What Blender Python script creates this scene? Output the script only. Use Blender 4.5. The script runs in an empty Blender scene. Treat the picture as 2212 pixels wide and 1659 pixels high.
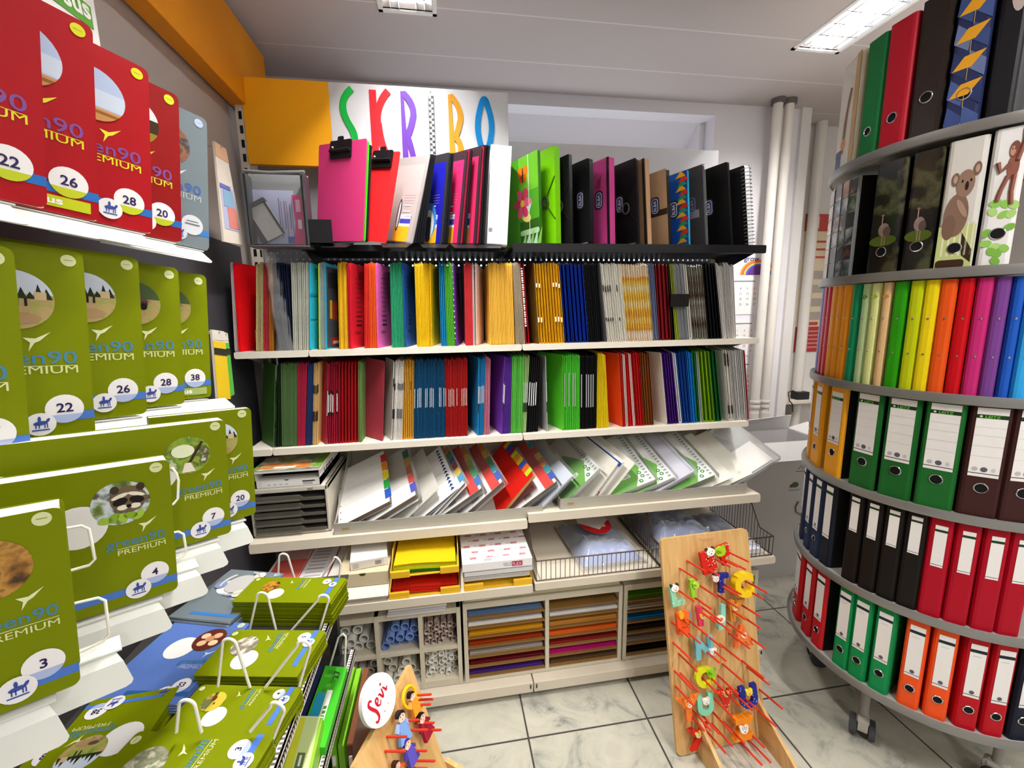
import bpy, math, random
from mathutils import Vector as V, Matrix as Mx
from math import sin, cos, pi, radians as R, atan2, atan, hypot
random.seed(7)
SC = bpy.context.scene
COL = SC.collection

# ---------------- camera, world, exposure, big lights ----------------
F_PX, CXP, CYP, CAM_H = 930.0, 1106.0, 829.5, 1.515
YAW, PITCH, ROLL = .1526, .1647, -.0162
_f = V((sin(YAW), cos(YAW), 0)); _r = V((cos(YAW), -sin(YAW), 0)); _u = V((0, 0, 1))
CD = _f*cos(PITCH) - _u*sin(PITCH); _u2 = _u*cos(PITCH) + _f*sin(PITCH)
CR = _r*cos(ROLL) + _u2*sin(ROLL); CU = _u2*cos(ROLL) - _r*sin(ROLL)
CAM = V((0, 0, CAM_H))
cd = bpy.data.cameras.new('camera'); cam = bpy.data.objects.new('camera', cd); COL.objects.link(cam)
cd.sensor_width = 36; cd.lens = F_PX*36/2212; cd.clip_start = .02
B = -CD
cam.matrix_world = Mx(((CR.x, CU.x, B.x, 0), (CR.y, CU.y, B.y, 0), (CR.z, CU.z, B.z, CAM_H), (0, 0, 0, 1)))
SC.camera = cam
SC.view_settings.view_transform = 'Standard'; SC.view_settings.look = 'None'
SC.view_settings.gamma = 1; SC.view_settings.use_curve_mapping = False
SC.view_settings.exposure = 0.2
world = bpy.data.worlds.new('world'); SC.world = world; world.use_nodes = True
wb = world.node_tree.nodes['Background']; wb.inputs[0].default_value = (.95, .97, 1, 1); wb.inputs[1].default_value = .42
H_CEIL = 2.62
LAMPS_AND_FILL = [  # x, y, length (along y), width, watts : two seen ceiling lamps, then three added unseen fill lights
    (1.645, 1.22, 1.25, .2, 70), (-.085, 1.25, 1.15, .18, 54),
    (1.05, -.35, 1.25, .2, 30), (2.2, -.8, 1.25, .2, 24), (.9, -2.2, 1.25, .2, 30)]
def area_light(x, y, l, w, p):
    d = bpy.data.lights.new('lamp_or_fill_light', 'AREA'); d.shape = 'RECTANGLE'; d.size = w; d.size_y = l; d.energy = p
    d.color = (1, .97, .92)
    o = bpy.data.objects.new('lamp_or_fill_light', d); COL.objects.link(o); o.location = (x, y, H_CEIL - .012)
    return o

# pixel of the photograph -> point in the room (X=, Y= or Z= names the plane it lies in)
def ray(u, v): return CD + CR*((u-CXP)/F_PX) - CU*((v-CYP)/F_PX)
def at(u, v, X=None, Y=None, Z=None):
    d = ray(u, v)
    t = X/d.x if X is not None else Y/d.y if Y is not None else (Z-CAM_H)/d.z
    return CAM + d*t
def on_plane(u, v, P, n):
    d = ray(u, v); return CAM + d*((P-CAM).dot(n)/d.dot(n))
def xfor(u, Y, Z):
    a = u-CXP; k1 = Y*CR.y+(Z-CAM_H)*CR.z; k2 = Y*CD.y+(Z-CAM_H)*CD.z
    return (a*k2-F_PX*k1)/(F_PX*CR.x-a*CD.x)
def proj(P):
    v = V(P)-CAM; return CXP+F_PX*v.dot(CR)/v.dot(CD), CYP-F_PX*v.dot(CU)/v.dot(CD)

# ---------------- materials ----------------
def lin(h):
    h = h.lstrip('#'); c = [int(h[i:i+2], 16)/255 for i in (0, 2, 4)]
    return tuple((x/12.92 if x <= .04045 else ((x+.055)/1.055)**2.4) for x in c) + (1,)
MC = {}
def nt(name):
    m = bpy.data.materials.new(name); m.use_nodes = True
    n = m.node_tree.nodes; return m, n, m.node_tree.links, n['Principled BSDF']
def mt(h, rough=.5, metal=0, var=.05, spec=.18, coat=0, rnd=.05, scale=35):
    k = (h, rough, metal, var, spec, coat, rnd, scale)
    if k in MC: return MC[k]
    m, n, l, b = nt('mat_'+h.strip('#'))
    tc = n.new('ShaderNodeTexCoord'); no = n.new('ShaderNodeTexNoise'); no.inputs['Scale'].default_value = scale; no.inputs['Detail'].default_value = 3
    mr = n.new('ShaderNodeMapRange'); mr.inputs[3].default_value = 1-var; mr.inputs[4].default_value = 1+var
    oi = n.new('ShaderNodeObjectInfo'); m2 = n.new('ShaderNodeMapRange'); m2.inputs[3].default_value = 1-rnd; m2.inputs[4].default_value = 1+rnd
    mul = n.new('ShaderNodeMath'); mul.operation = 'MULTIPLY'
    sc = n.new('ShaderNodeVectorMath'); sc.operation = 'SCALE'; sc.inputs[0].default_value = lin(h)[:3]
    l.new(tc.outputs['Object'], no.inputs['Vector']); l.new(no.outputs[0], mr.inputs[0]); l.new(oi.outputs['Random'], m2.inputs[0])
    l.new(mr.outputs[0], mul.inputs[0]); l.new(m2.outputs[0], mul.inputs[1]); l.new(mul.outputs[0], sc.inputs['Scale'])
    l.new(sc.outputs[0], b.inputs['Base Color'])
    b.inputs['Roughness'].default_value = rough; b.inputs['Metallic'].default_value = metal
    b.inputs['Specular IOR Level'].default_value = spec; b.inputs['Coat Weight'].default_value = coat; b.inputs['Coat Roughness'].default_value = .12
    MC[k] = m; return m
def pic(hexes, scale=14, seed=0, rough=.35):      # a printed picture: patches of several inks
    k = ('pic', tuple(hexes), scale, seed)
    if k in MC: return MC[k]
    m, n, l, b = nt('printed_picture')
    tc = n.new('ShaderNodeTexCoord'); no = n.new('ShaderNodeTexNoise'); no.inputs['Scale'].default_value = scale; no.inputs['Detail'].default_value = 4
    mp = n.new('ShaderNodeMapping'); mp.inputs['Location'].default_value = (seed*3.7, seed*1.9, seed)
    cr = n.new('ShaderNodeValToRGB'); e = cr.color_ramp.elements; N = len(hexes)
    while len(e) < N: e.new(.5)
    for i, h in enumerate(hexes):
        e[i].position = .3+.4*i/max(1, N-1); e[i].color = lin(h)
    l.new(tc.outputs['Object'], mp.inputs[0]); l.new(mp.outputs[0], no.inputs['Vector']); l.new(no.outputs[0], cr.inputs[0]); l.new(cr.outputs[0], b.inputs['Base Color'])
    b.inputs['Roughness'].default_value = rough
    MC[k] = m; return m
def clear(h='#f4f8ff', fac=.3, rough=.08):         # clear plastic film
    k = ('clear', h, fac, rough)
    if k in MC: return MC[k]
    m, n, l, b = nt('clear_plastic')
    b.inputs['Base Color'].default_value = lin(h); b.inputs['Roughness'].default_value = rough; b.inputs['Specular IOR Level'].default_value = .8
    tr = n.new('ShaderNodeBsdfTransparent'); mix = n.new('ShaderNodeMixShader'); fr = n.new('ShaderNodeLayerWeight'); fr.inputs[0].default_value = .25
    no = n.new('ShaderNodeTexNoise'); no.inputs['Scale'].default_value = 22; bp = n.new('ShaderNodeBump'); bp.inputs['Strength'].default_value = .35; bp.inputs['Distance'].default_value = .01
    tc = n.new('ShaderNodeTexCoord'); l.new(tc.outputs['Object'], no.inputs['Vector']); l.new(no.outputs[0], bp.inputs['Height']); l.new(bp.outputs[0], b.inputs['Normal'])
    ad = n.new('ShaderNodeMath'); ad.operation = 'ADD'; ad.use_clamp = True; ad.inputs[1].default_value = fac
    l.new(fr.outputs['Fresnel'], ad.inputs[0]); l.new(ad.outputs[0], mix.inputs[0]); l.new(tr.outputs[0], mix.inputs[1]); l.new(b.outputs[0], mix.inputs[2])
    l.new(mix.outputs[0], n['Material Output'].inputs[0])
    MC[k] = m; return m
def glow(name, col, s):
    m, n, l, b = nt(name); em = n.new('ShaderNodeEmission'); em.inputs[0].default_value = col; em.inputs[1].default_value = s
    l.new(em.outputs[0], n['Material Output'].inputs[0]); return m

# ---------------- mesh helpers ----------------
def FR(o, x, y, z): return Mx(((x[0], y[0], z[0], o[0]), (x[1], y[1], z[1], o[1]), (x[2], y[2], z[2], o[2]), (0, 0, 0, 1)))
def T(x, y, z): return Mx.Translation((x, y, z))
ID = Mx.Identity(4)
TXT = {}
def raw_text(s, bold):
    c = bpy.data.curves.new('t', 'FONT'); c.body = s; c.size = 1; c.resolution_u = 3; c.offset = bold
    o = bpy.data.objects.new('t', c); me = bpy.data.meshes.new_from_object(o)
    vs = [v.co.copy() for v in me.vertices]; fs = [tuple(p.vertices) for p in me.polygons]
    bpy.data.objects.remove(o); bpy.data.curves.remove(c); bpy.data.meshes.remove(me); return vs, fs
EM = [(.07, 0), (.17, 0), (.17, .525), (.385, .265), (.395, .265), (.61, .525), (.61, 0), (.71, 0), (.71, .68), (.62, .68), (.39, .40), (.165, .68), (.07, .68)]
ADV = {}
def adv(ch):
    if ch not in ADV:
        w = lambda t: max(v.x for v in raw_text(t, 0)[0]); ADV[ch] = w('H'+ch+'H')-w('HH')
    return ADV[ch]
def text_geo(s, bold):
    k = (s, bold)
    if k in TXT: return TXT[k]
    if 'M' in s:                                      # the capital M is drawn by hand
        vs = []; fs = []; x = 0
        for ch in s:
            if ch == 'M': gv, gf = [V((a, b_, 0)) for a, b_ in EM], [(0, 1, 2, 11, 12), (2, 3, 4, 10, 11), (4, 5, 8, 9, 10), (5, 6, 7, 8)]
            elif ch == ' ': gv, gf = [], []
            else: gv, gf = raw_text(ch, bold)
            n = len(vs); vs += [v+V((x, 0, 0)) for v in gv]; fs += [tuple(i+n for i in f) for f in gf]; x += adv(ch)
    else: vs, fs = raw_text(s, bold)
    x0 = min(v.x for v in vs); x1 = max(v.x for v in vs); TXT[k] = (vs, fs, x0, x1); return TXT[k]
def rrect(x0, y0, x1, y1, r=0, n=4, corners=(1, 1, 1, 1)):
    if r <= 0: return [(x0, y0), (x1, y0), (x1, y1), (x0, y1)]
    P = []
    for (cx, cy, a0), on in zip(((x0+r, y0+r, pi), (x1-r, y0+r, 1.5*pi), (x1-r, y1-r, 0), (x0+r, y1-r, .5*pi)), corners):
        if on: P += [(cx+r*cos(a0+.5*pi*i/n), cy+r*sin(a0+.5*pi*i/n)) for i in range(n+1)]
        else: P.append((x0 if cx == x0+r else x1, y0 if cy == y0+r else y1))
    return P
def ell(cx, cy, rx, ry, n=24, rot=0): return [(cx+rx*cos(2*pi*i/n)*cos(rot)-ry*sin(2*pi*i/n)*sin(rot), cy+rx*cos(2*pi*i/n)*sin(rot)+ry*sin(2*pi*i/n)*cos(rot)) for i in range(n)]
class MB:
    def __init__(s, F=None): s.v = []; s.f = []; s.m = []; s.mats = []; s.F = F or ID
    def mi(s, m):
        if m not in s.mats: s.mats.append(m)
        return s.mats.index(m)
    def add(s, vs, fs, m, F=None):
        F = s.F @ F if F is not None else s.F; b = len(s.v); i = s.mi(m)
        s.v += [F @ V(v) for v in vs]; s.f += [tuple(b+j for j in f) for f in fs]; s.m += [i]*len(fs); return s
    def box(s, x0, y0, z0, x1, y1, z1, m, F=None):
        vs = [(x, y, z) for z in (z0, z1) for y in (y0, y1) for x in (x0, x1)]
        return s.add(vs, [(0, 2, 3, 1), (4, 5, 7, 6), (0, 1, 5, 4), (1, 3, 7, 5), (3, 2, 6, 7), (2, 0, 4, 6)], m, F)
    def prism(s, P, z0, z1, m, F=None, m2=None):      # polygon in local xy, extruded along z
        n = len(P); vs = [(x, y, z0) for x, y in P]+[(x, y, z1) for x, y in P]
        s.add(vs, [tuple(range(n-1, -1, -1)), tuple(range(n, 2*n))], m, F)
        return s.add(vs, [(i, (i+1) % n, n+(i+1) % n, n+i) for i in range(n)], m2 or m, F)
    def poly(s, P, m, z=0, F=None): return s.add([(x, y, z) for x, y in P], [tuple(range(len(P)))], m, F)
    def rect(s, x0, y0, x1, y1, m, z=0, F=None, r=0): return s.poly(rrect(x0, y0, x1, y1, r), m, z, F)
    def quad3(s, a, b, c, d, m, F=None): return s.add([a, b, c, d], [(0, 1, 2, 3)], m, F)
    def plate(s, P, t, m):                           # polygon of 3d points thickened along its normal
        P = [V(p) for p in P]; n = (P[1]-P[0]).cross(P[2]-P[0]).normalized()*t; k = len(P)
        return s.add(P+[p-n for p in P], [tuple(range(k)), tuple(range(2*k-1, k-1, -1))]+[(i, i+k, (i+1) % k+k, (i+1) % k) for i in range(k)], m)
    def text(s, t, x, y, h, m, z=0, F=None, w=None, al='l', bold=0.0):
        vs, fs, x0, x1 = text_geo(t, bold); k = h/.7; kx = k if w is None else w/(x1-x0)
        W = (x1-x0)*kx; dx = {'l': 0, 'c': -W/2, 'r': -W}[al]
        return s.add([(x+dx+(v.x-x0)*kx, y+v.y*k, z) for v in vs], fs, m, F)
    def tube(s, P, r, m, n=8, F=None, closed=False):
        P = [V(p) for p in P]; k = len(P); rings = []; up = None
        for i, p in enumerate(P):
            if closed: d = P[(i+1) % k]-P[i-1]
            else: d = P[min(i+1, k-1)]-P[max(i-1, 0)]
            d = d.normalized()
            if up is None: up = d.orthogonal().normalized()
            up = (up-d*up.dot(d)).normalized(); w = d.cross(up)
            rr = r[i] if isinstance(r, (list, tuple)) else r
            rings.append([p+(up*cos(2*pi*j/n)+w*sin(2*pi*j/n))*rr for j in range(n)])
        vs = [q for g in rings for q in g]; fs = []
        for i in range(k if closed else k-1):
            a = i*n; b = ((i+1) % k)*n
            fs += [(a+j, a+(j+1) % n, b+(j+1) % n, b+j) for j in range(n)]
        if not closed: fs += [tuple(range(n-1, -1, -1)), tuple(range((k-1)*n, k*n))]
        return s.add(vs, fs, m, F)
    def ring(s, c, nrm, R_, r, m, n=24):              # torus
        nrm = V(nrm).normalized(); a = nrm.orthogonal().normalized(); b = nrm.cross(a); c = V(c)
        return s.tube([c+(a*cos(2*pi*i/n)+b*sin(2*pi*i/n))*R_ for i in range(n)], r, m, 6, closed=True)
    def ball(s, c, r, m, n=12, sc=(1, 1, 1), F=None):
        vs = []; fs = []; k = n//2
        for i in range(k+1):
            for j in range(n):
                t = pi*i/k; p = 2*pi*j/n; vs.append((c[0]+r*sc[0]*sin(t)*cos(p), c[1]+r*sc[1]*sin(t)*sin(p), c[2]+r*sc[2]*cos(t)))
        for i in range(k):
            for j in range(n): fs.append((i*n+j, (i+1)*n+j, (i+1)*n+(j+1) % n, i*n+(j+1) % n))
        return s.add(vs, fs, m, F)
    def build(s, name, parent=None, M=None, smooth=False, bevel=0):
        me = bpy.data.meshes.new(name); me.from_pydata([tuple(v) for v in s.v], [], s.f)
        for m in s.mats: me.materials.append(m)
        me.polygons.foreach_set('material_index', s.m)
        if smooth: me.polygons.foreach_set('use_smooth', [True]*len(s.f))
        me.update(); o = bpy.data.objects.new(name, me); COL.objects.link(o)
        if smooth:
            me.set_sharp_from_angle(angle=R(40))
        if bevel:
            b = o.modifiers.new('bevel', 'BEVEL'); b.width = bevel; b.segments = 2; b.limit_method = 'ANGLE'; b.angle_limit = R(50)
        if parent: o.parent = parent
        if M is not None: o.matrix_basis = M
        return o
def tag(o, label=None, cat=None, group=None, kind=None):
    if label: o['label'] = label
    if cat: o['category'] = cat
    if group: o['group'] = group
    if kind: o['kind'] = kind
    return o
def thing(name, label, cat, M=None, group=None):
    o = bpy.data.objects.new(name, None); COL.objects.link(o); o.empty_display_size = .05
    if M is not None: o.matrix_basis = M
    return tag(o, label, cat, group)
KIDS = {}
def dup(o, M=None, label=None, parent=None):
    c = o.copy(); COL.objects.link(c)
    if parent: c.parent = parent
    if M is not None: c.matrix_basis = M
    if label: c['label'] = label
    for ch in o.children: dup(ch, parent=c)
    return c
def struct(mb, name, **k): return tag(mb.build(name, **k), kind='structure')
# ---------------- room shell ----------------
WALL = mt('#e4e1e6', .7, var=.02, rnd=0); WALLP = mt('#dedad8', .75, var=.03, rnd=0)
def floor_mat():
    m, n, l, b = nt('marble_tiles'); tc = n.new('ShaderNodeTexCoord')
    mp = n.new('ShaderNodeMapping'); mp.inputs['Location'].default_value = (-.239, -1.3, 0); l.new(tc.outputs['Object'], mp.inputs[0])
    br = n.new('ShaderNodeTexBrick'); br.offset = 0; br.squash = 1
    for k, v in (('Scale', 1), ('Mortar Size', .0035), ('Mortar Smooth', .1), ('Brick Width', .4555), ('Row Height', .4555)): br.inputs[k].default_value = v
    l.new(mp.outputs[0], br.inputs['Vector'])
    n1 = n.new('ShaderNodeTexNoise'); n1.inputs['Scale'].default_value = 5; n1.inputs['Detail'].default_value = 9; n1.inputs['Roughness'].default_value = .68; n1.inputs['Distortion'].default_value = 1.6
    l.new(tc.outputs['Object'], n1.inputs['Vector'])
    cr = n.new('ShaderNodeValToRGB'); e = cr.color_ramp.elements
    e[0].position = .30; e[0].color = lin('#767872'); e[1].position = .47; e[1].color = lin('#b9b6a8'); q = e.new(.39); q.color = lin('#a2a298'); q = e.new(.7); q.color = lin('#c9c5b6')
    l.new(n1.outputs[0], cr.inputs[0])
    mx = n.new('ShaderNodeMix'); mx.data_type = 'RGBA'; l.new(br.outputs['Fac'], mx.inputs[0]); l.new(cr.outputs[0], mx.inputs[6]); mx.inputs[7].default_value = lin('#4a4642')
    l.new(mx.outputs[2], b.inputs['Base Color']); b.inputs['Roughness'].default_value = .28; b.inputs['Specular IOR Level'].default_value = .35
    return m
struct(MB().box(-.8, -3.2, -.05, 3.6, 3.0, 0, floor_mat()), 'floor')
def ceil_mat():
    m, n, l, b = nt('ceiling_panels'); tc = n.new('ShaderNodeTexCoord'); sp = n.new('ShaderNodeSeparateXYZ'); l.new(tc.outputs['Object'], sp.inputs[0])
    md = n.new('ShaderNodeMath'); md.operation = 'PINGPONG'; md.inputs[1].default_value = .15; l.new(sp.outputs['Y'], md.inputs[0])
    lt = n.new('ShaderNodeMath'); lt.operation = 'LESS_THAN'; lt.inputs[1].default_value = .0035; l.new(md.outputs[0], lt.inputs[0])
    mx = n.new('ShaderNodeMix'); mx.data_type = 'RGBA'; l.new(lt.outputs[0], mx.inputs[0]); mx.inputs[6].default_value = lin('#bfb5b3'); mx.inputs[7].default_value = lin('#d8cfcd')
    l.new(mx.outputs[2], b.inputs['Base Color']); b.inputs['Roughness'].default_value = .6; return m
cb = MB(); CM = ceil_mat()
# ceiling with openings for the two lamps in view and the added fill lights
def holes(mb, x0, x1, y0, y1, hs, z0, z1, m):
    xs = sorted({x0, x1, *[v for h in hs for v in h[:2]]}); ys = sorted({y0, y1, *[v for h in hs for v in h[2:]]})
    for i in range(len(xs)-1):
        for j in range(len(ys)-1):
            cx = (xs[i]+xs[i+1])/2; cy = (ys[j]+ys[j+1])/2
            if not any(h[0] < cx < h[1] and h[2] < cy < h[3] for h in hs): mb.box(xs[i], ys[j], z0, xs[i+1], ys[j+1], z1, m)
LH = [(x-w/2, x+w/2, y-l/2, y+l/2) for x, y, l, w, p in LAMPS_AND_FILL]
holes(cb, -.8, 3.6, -3.2, 2.95, LH, H_CEIL, H_CEIL+.12, CM)
struct(cb, 'ceiling')
# left wall and its upper grey panelling
struct(MB().box(-.85, -3.2, 0, -.77, 2.36, H_CEIL, mt('#b3aca6', .55, var=.02, rnd=0)), 'wall_left')
# back wall with the deep window niche behind the shelf
YB = 2.36; wbk = MB()
nx0, nx1 = -.3, at(1545, 255, Y=YB).x; nz1 = at(1545, 250, Y=YB).z; nz0 = .95
holes_b = MB(FR((0, YB, 0), (1, 0, 0), (0, 0, 1), (0, -1, 0)))
holes(holes_b, -.85, 2.03, 0, H_CEIL, [(nx0, nx1, nz0, nz1)], -.1, 0, WALL)
struct(holes_b, 'wall_back')
nd = MB(); D = .42
sl = .22                                             # the soffit slopes down towards the window
nd.plate([(nx0, YB+.1, nz1), (nx1, YB+.1, nz1), (nx1-.02, YB+D, nz1-sl), (nx0, YB+D, nz1-sl)], -.03, WALL)
nd.plate([(nx1, YB+.1, nz0), (nx1, YB+.1, nz1+.03), (nx1-.02, YB+D, nz1+.03), (nx1-.02, YB+D, nz0)], -.03, WALL)
nd.box(nx0-.03, YB+.1, nz0, nx0, YB+D, nz1+.03, WALL); nd.box(nx0, YB+.1, nz0-.03, nx1, YB+D, nz0, WALL)
struct(nd, 'trim_1')
wn = MB(); fm = mt('#e9e9ec', .4, rnd=0)
for a, b in ((nx0, nx0+.06), ((nx0+nx1)/2-.03, (nx0+nx1)/2+.03), (nx1-.08, nx1-.02)): wn.box(a, YB+D-.04, nz0, b, YB+D, nz1-sl, fm)
wn.box(nx0, YB+D-.04, nz1-sl-.06, nx1-.02, YB+D, nz1-sl, fm); wn.box(nx0, YB+D-.04, nz0, nx1-.02, YB+D, nz0+.06, fm)
wno = struct(wn, 'window_1')
MB().box(nx0+.06, YB+D-.018, nz0+.06, nx1-.08, YB+D-.012, nz1-sl-.06, glow('daylight_pane', (.93, .96, 1, 1), 1.6)).build('pane', wno)
br_ = MB(); pm = mt('#dcd8db', .35, rnd=0)
za = nz1-.17; br_.tube([(nx0, YB+.28, za), (nx1-.02, YB+.28, za)], .014, pm, 10); br_.tube([(nx0, YB+.33, za-.035), (nx1-.02, YB+.33, za-.035)], .014, pm, 10)
x = at(1168, 297, Y=YB+.28).x
br_.tube([(x, YB+.28, za+.03), (x, YB+.28, za-.02)], .006, mt('#55505a', .4), 6)
tag(br_.build('heating_pipe', smooth=True), 'pair of thin white pipes running level across the window niche', 'pipe')
# right end: the wall steps back, pipes run up the corner
struct(MB().box(2.03, YB-.02, 0, 2.09, 2.549, H_CEIL, WALLP), 'wall_corner')
struct(MB().box(2.03, 2.55, 0, 3.55, 2.61, H_CEIL, WALLP), 'wall_alcove')
struct(MB().box(3.55, -3.2, 0, 3.6, 2.6, H_CEIL, WALLP), 'wall_right')
pw = mt('#e6e0d9', .35, var=.02, rnd=0)
for k, (px, lab) in enumerate(((1678, 'left of the two white heating pipes beside the binder shelf'), (1702, 'right of the two white heating pipes beside the binder shelf'))):
    p = MB(); x = xfor(px, 2.27, 2.5); y = 2.27
    p.tube([(x, y, 0), (x, y, H_CEIL)], .024, pw, 14)
    for z in (.93, .96): p.tube([(x, y, z), (x, y, z+.012)], .029, pw, 14)
    p.tube([(x, y, 0), (x, y, .9)], .0275, pw, 14)
    o = thing('heating_pipe', lab, 'pipe'); p.build('pipe_shaft', o, smooth=True)
    MB().tube([(x, y, H_CEIL-.025), (x, y, H_CEIL)], .036, mt('#6a6462', .5), 12).build('ceiling_collar', o, smooth=True)
p = MB(); x = xfor(1772, 2.5, 2.5); p.tube([(x, 2.5, 0), (x, 2.5, H_CEIL)], .03, pw, 12)
tag(p.build('heating_pipe', smooth=True), 'single white pipe in the corner behind the binder carousel', 'pipe')
# orange fascia along the top of the left wall
z0 = at(515, 190, X=-.69).z
fb = MB(); fb.box(-.76, -2.5, z0-.02, -.70, 2.14, H_CEIL-.03, mt('#d98a10', .45, var=.02, rnd=0))
tag(fb.build('fascia_board', bevel=.004), 'long orange fascia board along the top of the left wall', 'fascia board')
# recessed ceiling lamps, and added fill lights without a fitting
GL = glow('lamp_tube', (1, .98, .95, 1), 9)
for i, (x, y, l, w, pwr) in enumerate(LAMPS_AND_FILL):
    area_light(x, y-(.08 if x < 0 else 0), l*(.80 if x < 0 else .92), .045, pwr).location.z = H_CEIL+.05
    if i > 1: continue
    o = thing('ceiling_lamp', ('recessed ceiling lamp with mirror louvres above the binder carousel', 'recessed ceiling lamp with mirror louvres above the letter sign')[i], 'ceiling lamp', T(x, y, H_CEIL))
    f = MB(); fr = mt('#ecebea', .4, rnd=0)
    for a in ((-w/2-.015, -l/2-.015, -w/2, l/2+.015), (w/2, -l/2-.015, w/2+.015, l/2+.015), (-w/2-.015, -l/2-.015, w/2+.015, -l/2), (-w/2-.015, l/2, w/2+.015, l/2+.015)):
        f.box(a[0], a[1], -.006, a[2], a[3], .004, fr)
    f.box(-w/2, -l/2, .095, w/2, l/2, .1, fr)
    for sx in (-1, 1): f.box(sx*w/2-.002, -l/2, 0, sx*w/2+.002, l/2, .1, fr)
    f.build('lamp_frame', o)
    lv = MB(); ms = mt('#cfd3d8', .18, 1, var=.02, rnd=0)
    for k in range(int(l/.07)): lv.box(-w/2, -l/2+.04+k*.07, .0, w/2, -l/2+.044+k*.07, .030, ms)
    for sx in (-.34, -.17, .17, .34): lv.box(sx*w-.002, -l/2, .0, sx*w+.002, l/2, .030, ms)
    lv.build('louvre', o)
    MB().tube([(0, -l/2+.04, .075), (0, l/2-.04, .075)], .013, GL, 10).build('lamp_tube', o)
# ---------------- the shelf wall: gondola, shelves, sign ----------------
XL, XJ, XR = -.715, .292, 1.30
BEIGE = mt('#d9cfbd', .45, var=.02, rnd=0); BLK = mt('#1b1b1d', .4, rnd=0); WSH = mt('#e6dfd2', .4, var=.02, rnd=0)
def perf_mat():
    m, n, l, b = nt('perforated_steel'); b.inputs['Base Color'].default_value = lin('#3c3c42'); b.inputs['Roughness'].default_value = .5
    tc = n.new('ShaderNodeTexCoord'); sp = n.new('ShaderNodeSeparateXYZ'); l.new(tc.outputs['Object'], sp.inputs[0])
    def cell(o):
        a = n.new('ShaderNodeMath'); a.operation = 'PINGPONG'; a.inputs[1].default_value = .0125; l.new(o, a.inputs[0]); return a
    cx = cell(sp.outputs['X']); cz = cell(sp.outputs['Z'])
    h = n.new('ShaderNodeMath'); h.operation = 'POWER'; h.inputs[1].default_value = 2; l.new(cx.outputs[0], h.inputs[0])
    k = n.new('ShaderNodeMath'); k.operation = 'POWER'; k.inputs[1].default_value = 2; l.new(cz.outputs[0], k.inputs[0])
    a = n.new('ShaderNodeMath'); a.operation = 'ADD'; l.new(h.outputs[0], a.inputs[0]); l.new(k.outputs[0], a.inputs[1])
    lt = n.new('ShaderNodeMath'); lt.operation = 'LESS_THAN'; lt.inputs[1].default_value = .0042**2; l.new(a.outputs[0], lt.inputs[0])
    tr = n.new('ShaderNodeBsdfTransparent'); mx = n.new('ShaderNodeMixShader')
    l.new(lt.outputs[0], mx.inputs[0]); l.new(b.outputs[0], mx.inputs[1]); l.new(tr.outputs[0], mx.inputs[2]); l.new(mx.outputs[0], n['Material Output'].inputs[0]); return m
PERF = perf_mat()
g = thing('gondola_shelving_frame', 'tall grey steel shelving frame with perforated back behind all the folders', 'shelving frame')
GREY = mt('#9a9ca0', .5, var=.02, rnd=0)
MB().box(XL, 1.985, 1.80, XJ, 2.0, 2.12, GREY).build('back_panel', g)
MB().box(XJ+.003, 1.985, 1.80, XR, 2.0, 2.245, mt('#d3d3d8', .5, var=.02, rnd=0)).build('back_panel', g)
for a, b in ((XL, XJ), (XJ+.003, XR)):
    MB().box(a, 1.99, 1.40, b, 1.992, 1.80, PERF).build('perforated_panel', g)
    MB().box(a, 1.985, 1.02, b, 2.0, 1.40, mt('#2b2d2c', .6, rnd=0)).build('back_panel', g)
    MB().box(a, 1.985, .05, b, 2.0, 1.02, BEIGE).build('back_panel', g)
for x, y0 in ((XL-.012, 1.90), (XJ-.012, 1.955), (XR-.012, 1.955)):
    m = MB(); m.box(x-.015, y0, .02, x+.015, y0+.035, 2.30 if x < 0 else 1.75, WSH)
    for k in range(44 if x < 0 else 33): m.box(x-.005, y0-.001, .1+k*.05, x+.006, y0+.001, .128+k*.05, BLK)
    for k in range(44 if x < 0 else 0): m.box(x+.0145, y0+.008, .1+k*.05, x+.0158, y0+.027, .128+k*.05, BLK)
    m.build('slotted_upright', g)
# base plinth
pl = thing('base_plinth', 'beige base plinth with black kick strip under the paper cabinets', 'plinth')
m = MB()
for a, b in ((XL, XJ-.002), (XJ+.002, XR)): m.box(a, 1.46, .025, b, 1.985, .068, BEIGE)
m.build('deck', pl, bevel=.002); MB().box(XL+.02, 1.49, 0, XR-.02, 1.98, .025, BLK).build('shadow_gap_strip', pl)  # black strip paints in the shadow gap below the deck
for x in (XJ, XR-.02):
    for s in (-.012, .012): MB().box(x+s-.002, 1.456, .045, x+s+.002, 1.46, .06, mt('#303033', .5)).build('slot_mark', pl)

Z1, Z2, ZB, ZT, ZT2, ZL, ZK = 1.392, 1.035, 1.765, .712, .735, .50, .512
def shelf(name, x0, x1, yf, z, lab, mat, lip=.022, yb=1.98, brk=True):
    o = thing(name, lab, 'shelf', T(x0, yf, z)); w = x1-x0
    m = MB(); m.box(0, .003, -.012, w, yb-yf, 0, mat); m.build('shelf_board', o)
    m = MB(); m.prism(rrect(0, -lip, w, .002, .006), -.004, .004, mat, FR((0, 0, 0), (1, 0, 0), (0, 0, 1), (0, -1, 0))); m.build('front_lip', o)
    if brk:
        for x in (.004, w-.006):
            m = MB(); m.prism([(.02, -.012), (yb-yf, -.012), (yb-yf, -.085), (yb-yf-.05, -.085)], 0, .002, mat, FR((x, 0, 0), (0, 1, 0), (0, 0, 1), (1, 0, 0))); m.build('bracket', o)
    return o
shelf('shelf', XL-.012, -.484, 1.63, Z1, 'short white shelf at the left end, under the red clear folders', WSH)
shelf('shelf', -.480, XJ-.002, 1.63, Z1, 'upper white shelf of the left bay, carrying red, pink and yellow card folders', WSH)
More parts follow.
